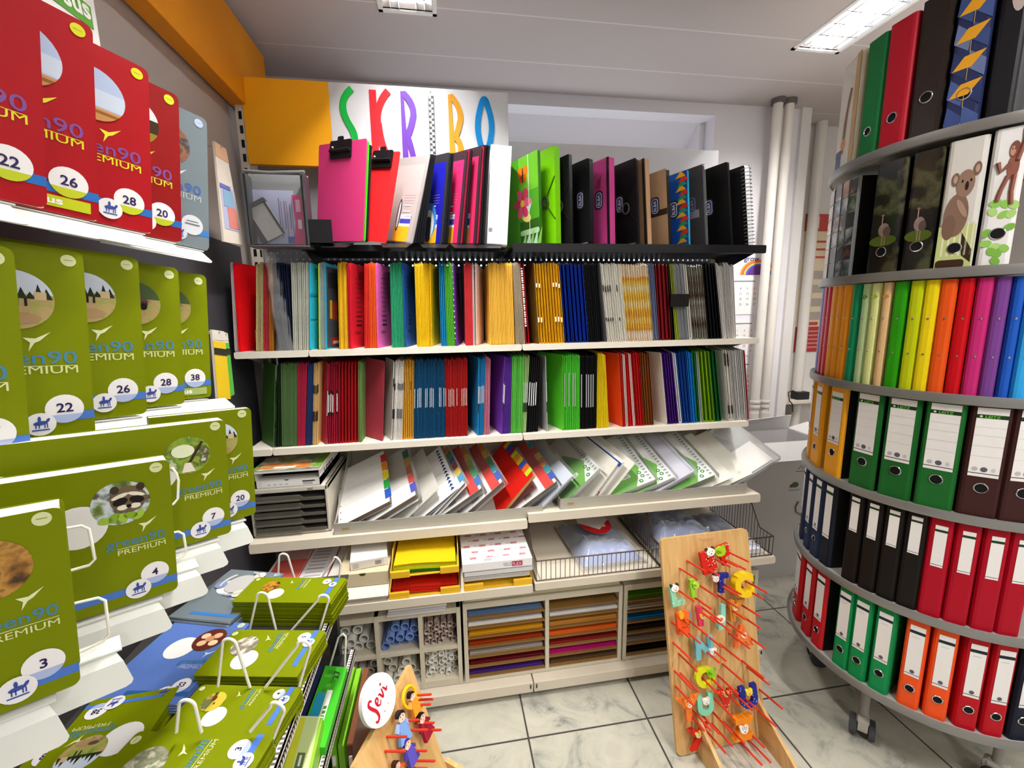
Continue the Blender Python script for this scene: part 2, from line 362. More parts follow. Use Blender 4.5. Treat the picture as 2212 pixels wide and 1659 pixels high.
shelf('shelf', XJ+.002, XR, 1.63, Z1, 'upper white shelf of the right bay, carrying yellow, blue and black plastic files', WSH)
shelf('shelf', XL-.012, -.640, 1.63, Z2, 'stub of white shelf at the left end, under the dark green hanging files', WSH)
shelf('shelf', -.636, XJ-.002, 1.63, Z2, 'lower white shelf of the left bay, carrying dark blue and crimson files', WSH)
shelf('shelf', XJ+.002, XR-.02, 1.63, Z2, 'lower white shelf of the right bay, carrying bright green and red files', WSH)
shelf('shelf', XJ-.03, XR, 1.63, ZB, 'black top shelf of the right bay, carrying portfolios and box folders', BLK, .03)
shelf('shelf', XL+.22, XJ-.04, 1.70, ZB, 'black top shelf of the left bay, carrying clipboards and clear pouches', BLK, .02)
o = shelf('shelf', XL-.005, XJ-.002, 1.55, ZT, 'beige shelf of the left bay, carrying the drawer box and a steel tray', BEIGE, .034)
o = shelf('shelf', XJ+.002, XR, 1.55, ZT2, 'beige shelf of the right bay, carrying a steel tray of clear pocket packs', BEIGE, .034)
o = shelf('shelf', XL, XJ-.002, 1.45, ZL, 'beige shelf of the left bay with yellow letter trays and boxes', BEIGE, .03)
o = shelf('shelf', XJ+.004, XR, 1.44, ZK, 'beige shelf of the right bay with wire baskets', BEIGE, .028)
# black display lips at the left of the top shelf
lp = None
for k, u in enumerate((735, 862, 945, 1010, 1060)):
    x = xfor(u, 1.66, ZB); lab = 'black metal lip under the ' + ('magenta clipboard', 'grey clear pouch', 'dark blue pouch', 'second pink pouch', 'white box file')[k]
    if lp is None:
        m = MB(); m.plate([(-.05, 1.60, -.02), (.03, 1.60, -.02), (.045, 1.67, .004), (-.065, 1.67, .004)], .003, BLK)
        lp = tag(m.build('display_lip', M=T(x, 0, ZB)), lab, 'display lip', 'black lips of the top shelf')
    else: dup(lp, T(x, 0, ZB), lab)
x = xfor(700, 1.63, ZB)
m = MB(); m.box(x-.045, 1.605, ZB-.01, x+.035, 1.607, ZB+.07, BLK); m.box(x-.045, 1.605, ZB-.01, x+.035, 1.75, ZB-.006, BLK); m.box(x-.045, 1.605, ZB-.01, x-.043, 1.8, ZB+.07, BLK)
tag(m.build('display_pocket'), 'black metal corner pocket holding the magenta clipboard', 'display pocket')

# ---------------- sign with the six coloured letters ----------------
SY = 1.895
sg = thing('shop_sign', 'white and orange sign board with tall coloured letters above the left shelf bay', 'sign')
pTL, pTR, pBL = at(517, 165, Y=SY), at(1097, 200, Y=SY), at(537, 354, Y=SY)
xs = at(708, 176, Y=SY).x; zt, zb = pTR.z, pBL.z
MB().box(pTL.x, SY, zb, xs, SY+.02, zt, mt('#ffb322', .4, var=.02, rnd=0)).build('orange_panel', sg, bevel=.001)
MB().box(xs, SY, zb, pTR.x, SY+.02, zt, mt('#dcdde2', .45, var=.02, rnd=0)).build('white_panel', sg, bevel=.001)
SF = FR((0, SY-.0025, 0), (1, 0, 0), (0, 0, 1), (0, -1, 0))     # local x right, y up, z towards the room
def px2(u, v): p = at(u, v, Y=SY); return (p.x, p.z)
def stroke(pts, w, hexc, nm='letter'):
    m = MB(SF); P = [V(p) for p in pts]; L = []; Rr = []
    ww = w if isinstance(w, (list, tuple)) else [w]*len(P)
    for i, p in enumerate(P):
        d = (P[min(i+1, len(P)-1)]-P[max(i-1, 0)]).normalized(); n = V((-d.y, d.x))*ww[i]/2
        L.append(p+n); Rr.append(p-n)
    mm = mt(hexc, .4, rnd=0); k = len(P)
    vs = [(q.x, q.y, z) for z in (0, .002) for q in L+Rr]; fs = []
    for i in range(k-1):
        fs += [(2*k+i, 2*k+k+i, 2*k+k+i+1, 2*k+i+1), (i, i+1, 2*k+i+1, 2*k+i), (k+i, 3*k+i, 3*k+i+1, k+i+1)]
    fs += [(0, 2*k, 3*k, k), (k-1, 2*k-1, 4*k-1, 3*k-1)]
    m.add(vs, fs, mm); return m
def bez(a, b, c, d, n=14):
    a, b, c, d = map(V, (a, b, c, d)); return [a*(1-t)**3+b*3*t*(1-t)**2+c*3*t*t*(1-t)+d*t**3 for t in [i/n for i in range(n+1)]]
LW = .026
def pz(x, y): return px2(480+x/3.456, 140+y/3.456)
S = bez(pz(968, 182), pz(850, 270), pz(915, 400), pz(970, 480))+bez(pz(975, 490), pz(1010, 570), pz(985, 640), pz(970, 690))[1:]
m = stroke(S, LW*.95, '#12a03c'); m.build('letter', sg)
def letters(strokes, hx):
    ps = [stroke(s, w, hx) for s, w in strokes]; o = MB(); mm = o.mi(mt(hx, .4, rnd=0))
    for q, p in enumerate(ps):
        b = len(o.v); o.v += [v+V((0, -.0005*q, 0)) for v in p.v]; o.f += [tuple(j+b for j in f) for f in p.f]; o.m += [mm]*len(p.f)
    return o
letters([([pz(1122, 190), pz(1152, 735)], LW), (bez(pz(1240, 200), pz(1170, 270), pz(1150, 380), pz(1165, 450)), LW), (bez(pz(1168, 440), pz(1180, 560), pz(1210, 660), pz(1265, 725)), LW)], '#dd1f2a').build('letter', sg)
letters([([pz(1341, 200), pz(1374, 735)], [.012, .024]), (bez(pz(1343, 210), pz(1385, 240), pz(1436, 310), pz(1427, 390))+bez(pz(1423, 400), pz(1415, 470), pz(1390, 520), pz(1380, 540))[1:], [.010]+[.024]*28), (bez(pz(1385, 540), pz(1410, 600), pz(1420, 660), pz(1440, 735)), .022)], '#5f2a9e').build('letter', sg)
letters([([pz(1696, 225), pz(1722, 700)], [.012, .024]), (bez(pz(1698, 230), pz(1735, 262), pz(1786, 330), pz(1777, 420))+bez(pz(1773, 430), pz(1765, 490), pz(1745, 530), pz(1735, 550))[1:], [.010]+[.022]*28), (bez(pz(1740, 545), pz(1785, 580), pz(1790, 640), pz(1770, 700)), .022)], '#cf9222').build('letter', sg)
letters([(bez(pz(1953, 240), pz(1930, 310), pz(1895, 410), pz(1912, 520))+bez(pz(1914, 530), pz(1925, 590), pz(1935, 630), pz(1960, 650))[1:], [.008, .018]+[.023]*27), (bez(pz(1957, 240), pz(1980, 310), pz(2022, 410), pz(2008, 520))+bez(pz(2006, 530), pz(2000, 590), pz(1985, 630), pz(1960, 650))[1:], [.008, .018]+[.023]*27)], '#0c82c8').build('letter', sg)
# the I is a chequered pencil
m = MB(SF); a, b = V(pz(1557, 235)), V(pz(1575, 690)); bw = .010; N = 22; K = mt('#1a1a1c', .4, rnd=0); Wm = mt('#f0f0f2', .4, rnd=0)
for i in range(N):
    for j in (0, 1):
        p = a+(b-a)*(i/N); q = a+(b-a)*((i+1)/N)
        m.prism([(p.x+(j-1)*bw, q.y), (p.x+j*bw, q.y), (p.x+j*bw, p.y), (p.x+(j-1)*bw, p.y)], 0, .002, K if (i+j) % 2 else Wm)
for s_ in (-1, 1): m.prism([(a.x+s_*bw-.0012, a.y), (b.x+s_*bw-.0012, b.y), (b.x+s_*bw+.0012, b.y), (a.x+s_*bw+.0012, a.y)], 0, .0022, K)
t = V(pz(1555, 200)); m.prism([(a.x-bw, a.y), (a.x+bw, a.y), (t.x, t.y)], 0, .002, Wm); m.prism([(a.x-bw*.4, a.y+.6*(t.y-a.y)), (a.x+bw*.4, a.y+.6*(t.y-a.y)), (t.x, t.y)], .002, .0025, K)
m.build('letter', sg)
# ---------------- card and plastic files standing on the two white shelves ----------------
DEP = .215; YF = 1.652
def lean_frame(xb, xt, z, h, yaw, yf=YF):
    a = math.asin(max(-.5, min(.5, (xt-xb)/h))); up = V((sin(a), 0, cos(a)))
    d = V((sin(yaw), cos(yaw), 0)); x = d.cross(up).normalized(); d = up.cross(x)
    return FR((xb, yf, z), x, d, up)
def leaf_mesh(t, h, d, mat, single=False, rc=.008):
    m = MB(); P = rrect(0, 0, d, h, rc, 3); F = FR((0, 0, 0), (0, 1, 0), (0, 0, 1), (1, 0, 0))
    if single: m.prism(P, 0, t, mat, F)
    else:
        w = min(.0016, t*.38)
        m.prism(P, 0, w, mat, F); m.prism(rrect(.004, 0, d, h-.004, rc, 3), t-w, t, mat, F)
        m.box(w*.9, d*.9, .002, t-w*.9, d-.002, h-.01, mat); m.box(w*.9, .006, 0, t-w*.9, d*.9, .003, mat)
    return m
def strip(t, h, fz):                                # fastener strip clipped to the front edge
    hx, a, b = fz; m = MB(); met = hx in ('#d5d5d8',)
    m.box(t*.08, -.0022, a*h, t*(.42 if hx in ('#e8eaf0', '#e8cfc8', '#f0f2f4', '#e8dfe0') else .6), .004, b*h, mt(hx, .3 if met else .5, 1 if met else 0, rnd=0)); return m
FOLD = dict(b='file', cat='file')
def bundle(z, h, xb0, xb1, xt0, xt1, n, hx, lab, yaw=0, name='card_file', cat='file', fast=(), clearp=False, rough=.55, single=False, dep=DEP, yf=YF, group=None, art=None, hj=.004):
    mat = clear(hx, .7) if clearp else mt(hx, rough, var=.05, rnd=.10)
    X0, X1 = xfor(xb0, yf, z), xfor(xb1, yf, z); Y0, Y1 = xfor(xt0, yf, z+h), xfor(xt1, yf, z+h)
    p = (X1-X0)/n; t = p*.82; base = None
    for i in range(n):
        xb = X0+p*i; xt = Y0+(Y1-Y0)/n*i
        yw = R(yaw)+random.uniform(-.004, .004)
        M = lean_frame(xb, xt, z, h, yw, yf+random.uniform(0, .004)) @ Mx.Diagonal((1, 1, 1+random.uniform(-hj, hj)*3, 1))
        if base is None:
            base = leaf_mesh(t, h, dep, mat, single or t < .0015).build(name, M=M)
            tag(base, lab, cat, group or (lab if n > 1 else None))
            for f in fast: strip(t, h, f).build('fastener_strip', base)
        else:
            c = dup(base, M)
            if n > 4 and fast and random.random() < .45:
                for ch in list(c.children): bpy.data.objects.remove(ch)
    return base
def face(z, h, x0, x1, side, hx, lab, xt0=None, xt1=None, art=None, name='card_file', cat='file', rough=.5, clearp=False, t=.004, dep=DEP, yf=YF, fast=(), k=.92):
    xt0 = x0 if xt0 is None else xt0; xt1 = x1 if xt1 is None else xt1
    X0, X1 = xfor(x0, yf, z), xfor(x1, yf, z); Y0, Y1 = xfor(xt0, yf, z+h), xfor(xt1, yf, z+h); G = X1-X0
    mat = clear(hx, .55) if clearp else mt(hx, rough, var=.04, rnd=0)
    if side == 'L' and X1 < 0:
        dep = .12; yw0 = 0
        while yw0 < 1.0 and proj((X1-dep*sin(yw0), yf+dep*cos(yw0), z))[0] > x0: yw0 += .01
        G = dep*math.tan(min(yw0, .75)); k = 1
    if side == 'R': yw = atan2(G*k, dep); M = lean_frame(X0, Y0, z, h, yw, yf)
    else: yw = -atan2(G*k, dep); M = lean_frame(X1-t, Y1-t, z, h, yw, yf)
    m = leaf_mesh(t, h, dep, mat)
    # local frame of the visible face: x from the front edge back (R) or from the back to the front edge (L), y up
    FF = FR((t+.0004, 0, 0), (0, 1, 0), (0, 0, 1), (1, 0, 0)) if side == 'R' else FR((-.0004, dep, 0), (0, -1, 0), (0, 0, 1), (-1, 0, 0))
    if art: art(m, FF, dep, h)
    o = m.build(name, M=M); tag(o, lab, cat)
    for f in fast: strip(t, h, f).build('fastener_strip', o)
    return o
INK = mt('#2a2430', .5, rnd=0)
def art_dashes(m, F, d, h):
    for i in range(11): m.rect(.045-.001*i, h*(.27+.056*i), .095, h*(.27+.056*i)+(.005 if i == 0 else .003 if i < 3 else .0017), INK, .0004, F)
    m.text('PAGNA', .035, h*.17, .011, INK, .0004, F, w=.05)
def art_barcode(m, F, d, h):
    m.rect(.085, .03, .135, .075, mt('#f2f0ee', .5, rnd=0), .0003, F)
    for i in range(9): m.rect(.098+i*.0024, .04, .0993+i*.0024, .066, INK, .0006, F)
W1, W2 = 'on the upper white shelf', 'on the lower white shelf'
h = .308; z = Z1+.0005
b = lambda *a, **k: bundle(z, h, *a, **k)
f = lambda *a, **k: face(z, h, *a, **k)
b(507, 516, 497, 503, 3, '#f0dfe2', 'clear sleeve at the left end of the upper white shelf, before the red folder', name='clear_sleeve', cat='sleeve', clearp=True, yaw=4)
f(516, 553, 'R', '#e0141c', 'bright red plastic folder with barcode label at the left end of the upper shelf', 503, 552, art=art_barcode, rough=.25, name='plastic_folder', cat='folder')
b(553, 570, 553, 568, 5, '#d9c690', 'yellowish clear sleeve behind the bright red folder, upper white shelf', name='clear_sleeve', cat='sleeve', clearp=True, yaw=4)
b(570, 582, 569, 580, 3, '#d7454d', 'red clear sleeve between yellowish sleeves and orange sleeves, upper white shelf', name='clear_sleeve', cat='sleeve', clearp=True, yaw=4)
b(582, 590, 580, 588, 3, '#d98a2b', 'orange clear sleeve left of the dark blue zip pouches, upper white shelf', name='clear_sleeve', cat='sleeve', clearp=True, yaw=4)
b(594, 632, 588, 616, 6, '#232a44', 'dark blue zip pouch wrapped in glossy film ' + W1, name='zip_pouch', cat='pouch', rough=.2, yaw=3, hj=.001)
xa, xb_ = xfor(592, YF-.012, z), xfor(633, YF-.012, z)
m = MB(); n = 12; rnd = random.Random(8); L_ = []
for i in range(n+1):
    q = i/n; L_.append((xa-.010*q+rnd.uniform(-.003, .003), xb_-.030*q+rnd.uniform(-.003, .003), YF-.010+rnd.uniform(-.004, .004), z+.001+.34*q))
vs = [p for a_, b__, y_, z_ in L_ for p in ((a_, y_+.02, z_), (a_+(b__-a_)*.3, y_-.004, z_), (a_+(b__-a_)*.7, y_+.002, z_), (b__, y_+.02, z_))]
m.add(vs, [(4*i+j, 4*i+j+1, 4*i+j+5, 4*i+j+4) for i in range(n) for j in range(3)], clear('#f4f6fa', .12, .05))
tag(m.build('film_bag'), 'crinkled clear film wrapped over the fronts of the dark blue zip pouches', 'film bag')
b(634, 667, 628, 666, 8, '#e4e6da', 'white translucent folder right of the dark blue zip pouches, upper white shelf', name='plastic_folder', cat='folder', clearp=True, yaw=3)
def art_steps(m, F, d, h):
    for q in (.35, .62): m.rect(0, h*q, d, h*q+.004, mt('#138fae', .4, rnd=0), .0004, F); m.disc = None; m.poly(ell(.05, h*q-.006, .004, .004, 10), mt('#e8e8e8', .3, rnd=0), .0006, F)
    m.rect(0, h*.62, d, h*.66, mt('#1fa6c8', .4, rnd=0), .0002, F)
f(669, 690, 'R', '#35bfe0', 'cyan stepped pocket file beside the white translucent folders ' + W1, 668, 688, art=art_steps)
b(689, 692, 687, 690, 1, '#b7cf3b', 'thin lime sheet beside the cyan stepped pocket file', yaw=6, name='card_sheet', cat='sheet', single=True)
b(692, 703, 690, 700, 5, '#b9c9c0', 'grey-green clear sleeve between the cyan file and the black portfolio, upper shelf', name='clear_sleeve', cat='sleeve', clearp=True, yaw=6)
def art_port(m, F, d, h):
    m.rect(.006, .006, d, h-.012, mt('#4a4e54', .3, rnd=0), .0002, F)
    m.rect(.02, h*.72, d, h*.9, mt('#2f3338', .3, rnd=0), .0004, F)
    for i, c in enumerate(('#e5b62a', '#c5402a', '#b5402a')): m.rect(.03+i*.022, h*(.36-.01*i), .048+i*.022, h*(.58-.01*i), mt(c, .4, rnd=0), .0006, F)
    m.rect(.045, .015, .16, h*.13, mt('#d92c2a', .4, rnd=0), .0006, F); [m.rect(.055+.011*q, h*.06, .063+.011*q, h*.095, mt('#f5f0ee', .5, rnd=0), .001, F) for q in range(5)]
f(703, 732, 'R', '#3fa9d2', 'grey cover portfolio with light blue border and red label, upper shelf', 700, 730, art=art_port, rough=.25, name='portfolio', cat='folder')
b(733, 752, 729, 747, 6, '#e3b422', 'yellow card file between the grey portfolio and the red files, upper shelf', yaw=3)
b(753, 757, 748, 754, 3, '#c3202c', 'red card file directly before the red printed card face, upper shelf', yaw=5)
f(757, 788, 'R', '#d21f31', 'red card organiser with black dashes left of the red and orange files', 755, 787, art=art_dashes)
b(788, 799, 787, 797, 3, '#d63028', 'red card file between the red dashed organiser and orange files', yaw=5)
b(799, 814, 797, 810, 4, '#ee5a22', 'orange card file left of the pink dashed organiser, upper shelf', yaw=4)
f(815, 845, 'R', '#dd63b2', 'pink card organiser with black dashes ' + W1, 811, 841, art=art_dashes)
b(847, 874, 842, 868, 8, '#2fa374', 'sea green card file between the pink and the blue organisers', yaw=2)
f(875, 899, 'R', '#2357ac', 'blue card organiser with black dashes beside sea green files', 868, 894, art=art_dashes)
b(901, 929, 895, 927, 9, '#f5c614', 'yellow card file right of the blue dashed organiser, upper shelf', yaw=1)
f(930, 952, 'R', '#f3c311', 'wider yellow card file ending the yellow row beside light blue files', 927, 947)
b(953, 966, 948, 959, 3, '#1b9bd8', 'light blue card file between the yellow and lime green files, upper shelf', yaw=2)
b(966, 984, 960, 977, 5, '#5bbf34', 'lime green card file left of the purple file, upper shelf', yaw=1)
f(985, 1005, 'R', '#7038a0', 'purple card file between lime green and coral red files', 977, 1001)
b(1006, 1023, 1002, 1020, 6, '#d9383f', 'coral red card file right of the purple file, upper shelf', yaw=1)
b(1023, 1027, 1020, 1024, 1, '#f2ece8', 'white card file between coral red files and the pale pink file', yaw=3)
f(1028, 1057, 'R', '#ecc9c2', 'pale pink card file with wide face ' + W1, 1026, 1054)
b(1060, 1113, 1056, 1107, 15, '#ffcf52', 'amber yellow card file in the long row right of the pale pink file')
b(1115, 1136, 1108, 1123, 6, '#cdbba0', 'buff clear-edged sleeve beside the red lettered spine, upper shelf', name='clear_sleeve', cat='sleeve', clearp=True)
def art_red(m, F, d, h): pass
rs = b(1137, 1146, 1124, 1133, 1, '#c3141d', 'red file spine with white lettering right of the buff sleeves', name='spine_file')
rs.data.materials[0] = mt('#c3141d', .4, rnd=0)
m = MB(); [m.rect(.0085*q, 0, .0085*q+(.006 if q % 3 else .004), .0065, mt('#f4eeee', .5, rnd=0), 0, FR((.0005, -.0012, .286), (0, 0, -1), (1, 0, 0), (0, -1, 0))) for q in range(26)]; m.build('spine_print', rs)
f(1146, 1164, 'L', '#5b4415', 'dark brown file in shade left of the thick yellow files', 1133, 1154)
b(1165, 1221, 1154, 1208, 9, '#f2b818', 'thick yellow plastic file with white clasp, right bay, upper white shelf', rough=.25, fast=(('#f5efe0', .27, .33), ('#f5efe0', .70, .75)), yaw=2, name='plastic_file')
b(1222, 1273, 1209, 1260, 6, '#0c37a6', 'thick royal blue plastic file right of the thick yellow files', rough=.22, yaw=4, name='plastic_file')
b(1274, 1298, 1261, 1288, 5, '#17171a', 'black plastic file between royal blue and white files', rough=.22, yaw=8, name='plastic_file')
f(1299, 1312, 'L', '#55565a', 'dark grey file whose face shows between the black and white files', 1289, 1296, k=.5)
b(1313, 1356, 1297, 1341, 9, '#eae6da', 'white plastic file with black elastic hooks, upper white shelf', rough=.3, fast=(('#222226', .27, .31), ('#222226', .64, .72)), yaw=8, name='plastic_file')
pt = b(1357, 1413, 1342, 1400, 11, '#e8b640', 'yellow and white patterned file in glossy film, upper white shelf', rough=.15, yaw=8, name='patterned_file', cat='file')
pt.data.materials[0] = pic(['#f4efd8', '#f2d254', '#e8a02a', '#f6f0dc', '#eab93e', '#f6e7a0'], 9, 2, .15)
b(1414, 1425, 1401, 1415, 2, '#8f9cc6', 'bluish clear file between patterned yellow and dark red files', name='clear_file', clearp=True, yaw=10)
b(1426, 1452, 1416, 1442, 3, '#98202a', 'dark red plastic file right of the patterned yellow files', rough=.2, yaw=10, name='plastic_file')
b(1453, 1460, 1443, 1446, 1, '#19191b', 'black file tied in the dark banded pack, upper white shelf', yaw=14)
b(1460, 1469, 1447, 1453, 2, '#a9b527', 'olive lime file tied in the dark banded pack', yaw=14)
b(1469, 1490, 1454, 1475, 6, '#8d9296', 'grey file tied in the dark banded pack', yaw=14, rough=.3)
b(1490, 1497, 1476, 1481, 1, '#f0eeea', 'white file closing the dark banded pack, upper white shelf', yaw=14)
xa, xb_ = xfor(1448, 1.64, Z1+.17), xfor(1488, 1.64, Z1+.17)
m = MB()
for i in range(12): m.box(xa+(xb_-xa)*i/12, 1.636, Z1+.135, xa+(xb_-xa)*(i+.9)/12, 1.645, Z1+.185, mt('#15120f', .6, rnd=0))
m.box(xa, 1.6405, Z1+.135, xb_, 1.647, Z1+.185, mt('#15120f', .6, rnd=0))
tag(m.build('elastic_band'), 'wide black elastic band around the grey and lime files', 'elastic band')
bb = b(1498, 1530, 1482, 1517, 6, '#6f5a4d', 'brownish photo file in crinkled clear film, upper white shelf', rough=.12, yaw=14, name='photo_file')
bb.data.materials[0] = pic(['#2a211f', '#6b4a3f', '#8f8f7f', '#b9b4a6', '#3c2f2c'], 12, 5, .1)
b(1531, 1560, 1518, 1545, 4, '#141416', 'black file at the right part of the upper white shelf, left of the white files', yaw=18, rough=.3)
b(1561, 1592, 1546, 1587, 7, '#dcdad6', 'white or pale grey file at the right end of the upper white shelf', yaw=18, hj=.008)

# lower white shelf
h = .310; z = Z2+.0005
f(568, 593, 'L', '#3f6a2c', 'moss green hanging file with wide face at the left end of the lower shelf', 566, 597)
b(594, 606, 598, 606, 2, '#20301c', 'blackish green hanging file beside the moss green one')
b(609, 642, 606, 642, 12, '#4d6a3f', 'dark green hanging file in the row left of the crimson files', single=True)
b(643, 659, 643, 664, 6, '#a51f3d', 'crimson hanging file between dark green and navy files, lower shelf', single=True)
b(660, 674, 665, 677, 5, '#1d2f5a', 'navy hanging file between crimson and buff files', single=True)
b(675, 686, 678, 690, 4, '#dcb878', 'buff card file with black slots between navy and dark red files', fast=(('#2a2420', .30, .42), ('#2a2420', .64, .74)))
f(687, 706, 'L', '#b0203e', 'wide crimson hanging file with metal rail at its edge, lower shelf', 689, 711, fast=(('#c9c2c0', .36, .66),))
b(707, 732, 711, 730, 5, '#a81f39', 'crimson hanging file with white index slot, lower shelf', fast=(('#e8dfe0', .40, .62), ('#2a1a1e', .62, .66), ('#2a1a1e', .37, .40)))
b(733, 774, 732, 774, 6, '#b3161d', 'deep red hanging file between crimson files and the sage green ones', hj=.001)
b(775, 782, 774, 782, 2, '#6f9a55', 'sage green file between deep red files and the rose file')
f(784, 829, 'L', '#b03a4c', 'wide rose red card file with eyelets, lower white shelf', 783, 833)
f(831, 848, 'L', '#d9d2cc', 'pale grey card file before the white ones, lower white shelf', 834, 853, fast=(('#2a2626', .28, .40), ('#2a2626', .68, .78)))
b(849, 869, 854, 873, 6, '#eeeae4', 'white card file with short black slots, lower white shelf', fast=(('#2a2626', .28, .40), ('#2a2626', .64, .72)))
b(869, 894, 873, 894, 6, '#e3a83a', 'amber card file between the white and the steel blue files, lower shelf', fast=(('#4a3010', .64, .74),))
b(894, 962, 896, 961, 20, '#12507c', 'steel blue card file in the long row, lower white shelf, left bay', fast=(('#e8eaf0', .40, .64),))
b(963, 1011, 961, 1010, 14, '#bb1b1b', 'bright red card file right of the steel blue row, lower shelf', fast=(('#e8cfc8', .40, .62),))
f(1012, 1034, 'L', '#1787c8', 'sky blue card file with white fastener, wide face, lower shelf', 1011, 1036, fast=(('#f0f2f4', .42, .64), ('#202428', .30, .42)))
b(1034, 1044, 1037, 1050, 4, '#1a86c4', 'sky blue card file between the wide sky blue file and pink ones', fast=(('#f0f2f4', .42, .64),))
b(1045, 1058, 1050, 1059, 3, '#e08aa4', 'pink card file between sky blue and violet files, lower shelf')
f(1060, 1085, 'L', '#6a37ac', 'violet card file with white fastener, wide face', 1060, 1092, fast=(('#f0f2f4', .42, .66), ('#202428', .30, .42)))
b(1085, 1103, 1092, 1106, 5, '#6433a4', 'violet card file right of the wide violet file', fast=(('#f0f2f4', .40, .64),))
b(1104, 1128, 1107, 1132, 8, '#66cc50', 'mid green card file with black slot between violet and pale green files', hj=.002)
b(1129, 1137, 1132, 1146, 4, '#a9cf86', 'pale green card file with white fastener, lower shelf', fast=(('#f0f2f4', .40, .66), ('#202428', .28, .40)))
b(1138, 1164, 1147, 1168, 5, '#1b1b1d', 'black card file with white fastener beside the pale green files', fast=(('#f0f2f4', .36, .66),))
f(1165, 1184, 'L', '#a9abae', 'light grey card file with white fastener left of the vivid green files', 1168, 1180, fast=(('#f0f2f4', .40, .66), ('#202428', .26, .40)), k=.7)
f(1186, 1219, 'L', '#58cc2a', 'wide vivid green plastic file, lower white shelf, right bay', 1181, 1218, rough=.3)
b(1219, 1254, 1219, 1254, 8, '#5ad53c', 'vivid green plastic file with steel spring fastener', fast=(('#d5d5d8', .32, .76),), rough=.3)
b(1255, 1289, 1255, 1291, 7, '#161616', 'black plastic file with steel spring fastener, right bay, lower shelf', fast=(('#d5d5d8', .30, .74),), rough=.35)
b(1290, 1317, 1292, 1307, 6, '#efd81f', 'lemon yellow card file between the black and orange files', yaw=5)
f(1318, 1347, 'L', '#e2451c', 'orange red divider file with wide face right of the lemon yellow files', 1308, 1338, k=.7)
b(1348, 1352, 1339, 1344, 1, '#c51a18', 'first scarlet file right of the orange red divider file', yaw=9)
b(1353, 1358, 1345, 1349, 1, '#efe6e2', 'white edged file among the scarlet files, nearer the orange one', yaw=9)
b(1359, 1369, 1350, 1357, 2, '#d3191a', 'scarlet file between the two white edged files', yaw=9)
b(1369, 1374, 1358, 1362, 1, '#efe6e2', 'white edged file among the scarlet files, nearer the brown ones', yaw=9)
b(1375, 1392, 1363, 1381, 3, '#c91517', 'scarlet file left of the brown files, lower white shelf', yaw=10)
b(1393, 1414, 1383, 1403, 4, '#8a4a16', 'brown card file between scarlet files and the cream divider', yaw=12)
f(1415, 1443, 'L', '#e9e2d8', 'cream divider file with cut-out edge left of the dark purple files', 1403, 1429, k=.6)
b(1444, 1467, 1430, 1452, 4, '#4a1480', 'dark purple divider file, lower white shelf', yaw=14)
b(1468, 1475, 1453, 1460, 1, '#e4e2ea', 'white file between dark purple and dark blue files', yaw=14)
b(1476, 1494, 1461, 1482, 3, '#12489a', 'dark blue divider file left of the azure ones', yaw=14)
b(1495, 1506, 1483, 1495, 2, '#1a8be0', 'azure blue divider file between dark blue and bottle green files', yaw=15)
b(1507, 1513, 1496, 1503, 1, '#1a7a2a', 'bottle green file left of the light grey sheet', yaw=15)
b(1514, 1519, 1504, 1507, 1, '#b9c4c8', 'light grey file between bottle green and apple green files', yaw=15)
b(1520, 1545, 1508, 1531, 3, '#87b615', 'apple green divider file, right part of the lower white shelf', yaw=16, hj=.001)
b(1546, 1560, 1532, 1546, 2, '#156a2c', 'bottle green file right of the apple green divider files', yaw=16)
f(1561, 1574, 'L', '#c3c6c2', 'pale grey divider file right of the bottle green files', 1548, 1562, k=.4)
b(1575, 1588, 1563, 1574, 2, '#ece9e2', 'thick white divider file with dark notched edge', yaw=17, fast=(('#2a2624', .1, .22), ('#2a2624', .78, .95)))
b(1590, 1616, 1577, 1607, 5, '#d6d6d4', 'pale grey file at the right end of the lower white shelf', yaw=17)
b(1617, 1619, 1608, 1612, 1, '#b02535', 'thin dark red file at the very right end of the lower shelf', yaw=17)
# ---------------- top shelf: clipboards, pouches, box folders ----------------
def solve_yaw(X, yf, z, w, xo, left):
    best = (1e9, 0)
    for i in range(-80, 81):
        a = R(i); p = proj((X+w*sin(a), yf+w*cos(a), z))[0]
        if abs(p-xo) < best[0]: best = (abs(p-xo), a)
    return best[1]
def slab(name, lab, cat, xn, xnt, xo, h, w, mat, t=None, xs=None, side='L', yf=1.655, z=None, art=None, mats=None, rc=.006, group=None, yaw=None, bevel=.0008):
    z = ZB+.001 if z is None else z
    X = xfor(xn, yf, z); Xt = xfor(xnt, yf, z+h)
    yw = solve_yaw(X, yf, z, w, xo, side == 'L') if yaw is None else R(yaw)
    M = lean_frame(X, Xt, z, h, yw, yf)
    if xs is not None: t = abs(xfor(xs, yf, z)-X)/max(.5, cos(yw))
    x0, x1 = (0, t) if side == 'L' else (-t, 0)
    m = MB(); m.prism(rrect(0, 0, w, h, rc, 3), x0, x1, mat, FR((0, 0, 0), (0, 1, 0), (0, 0, 1), (1, 0, 0)), mats)
    FF = FR((-.0004, w, 0), (0, -1, 0), (0, 0, 1), (-1, 0, 0)) if side == 'L' else FR((.0004, 0, 0), (0, 1, 0), (0, 0, 1), (1, 0, 0))
    if art: art(m, FF, w, h)
    o = m.build(name, M=M); tag(o, lab, cat, group); o['_t'] = t
    return o, FF, w, h, t
c_ = lambda hx, r=.5: mt(hx, r, rnd=0, var=.03)
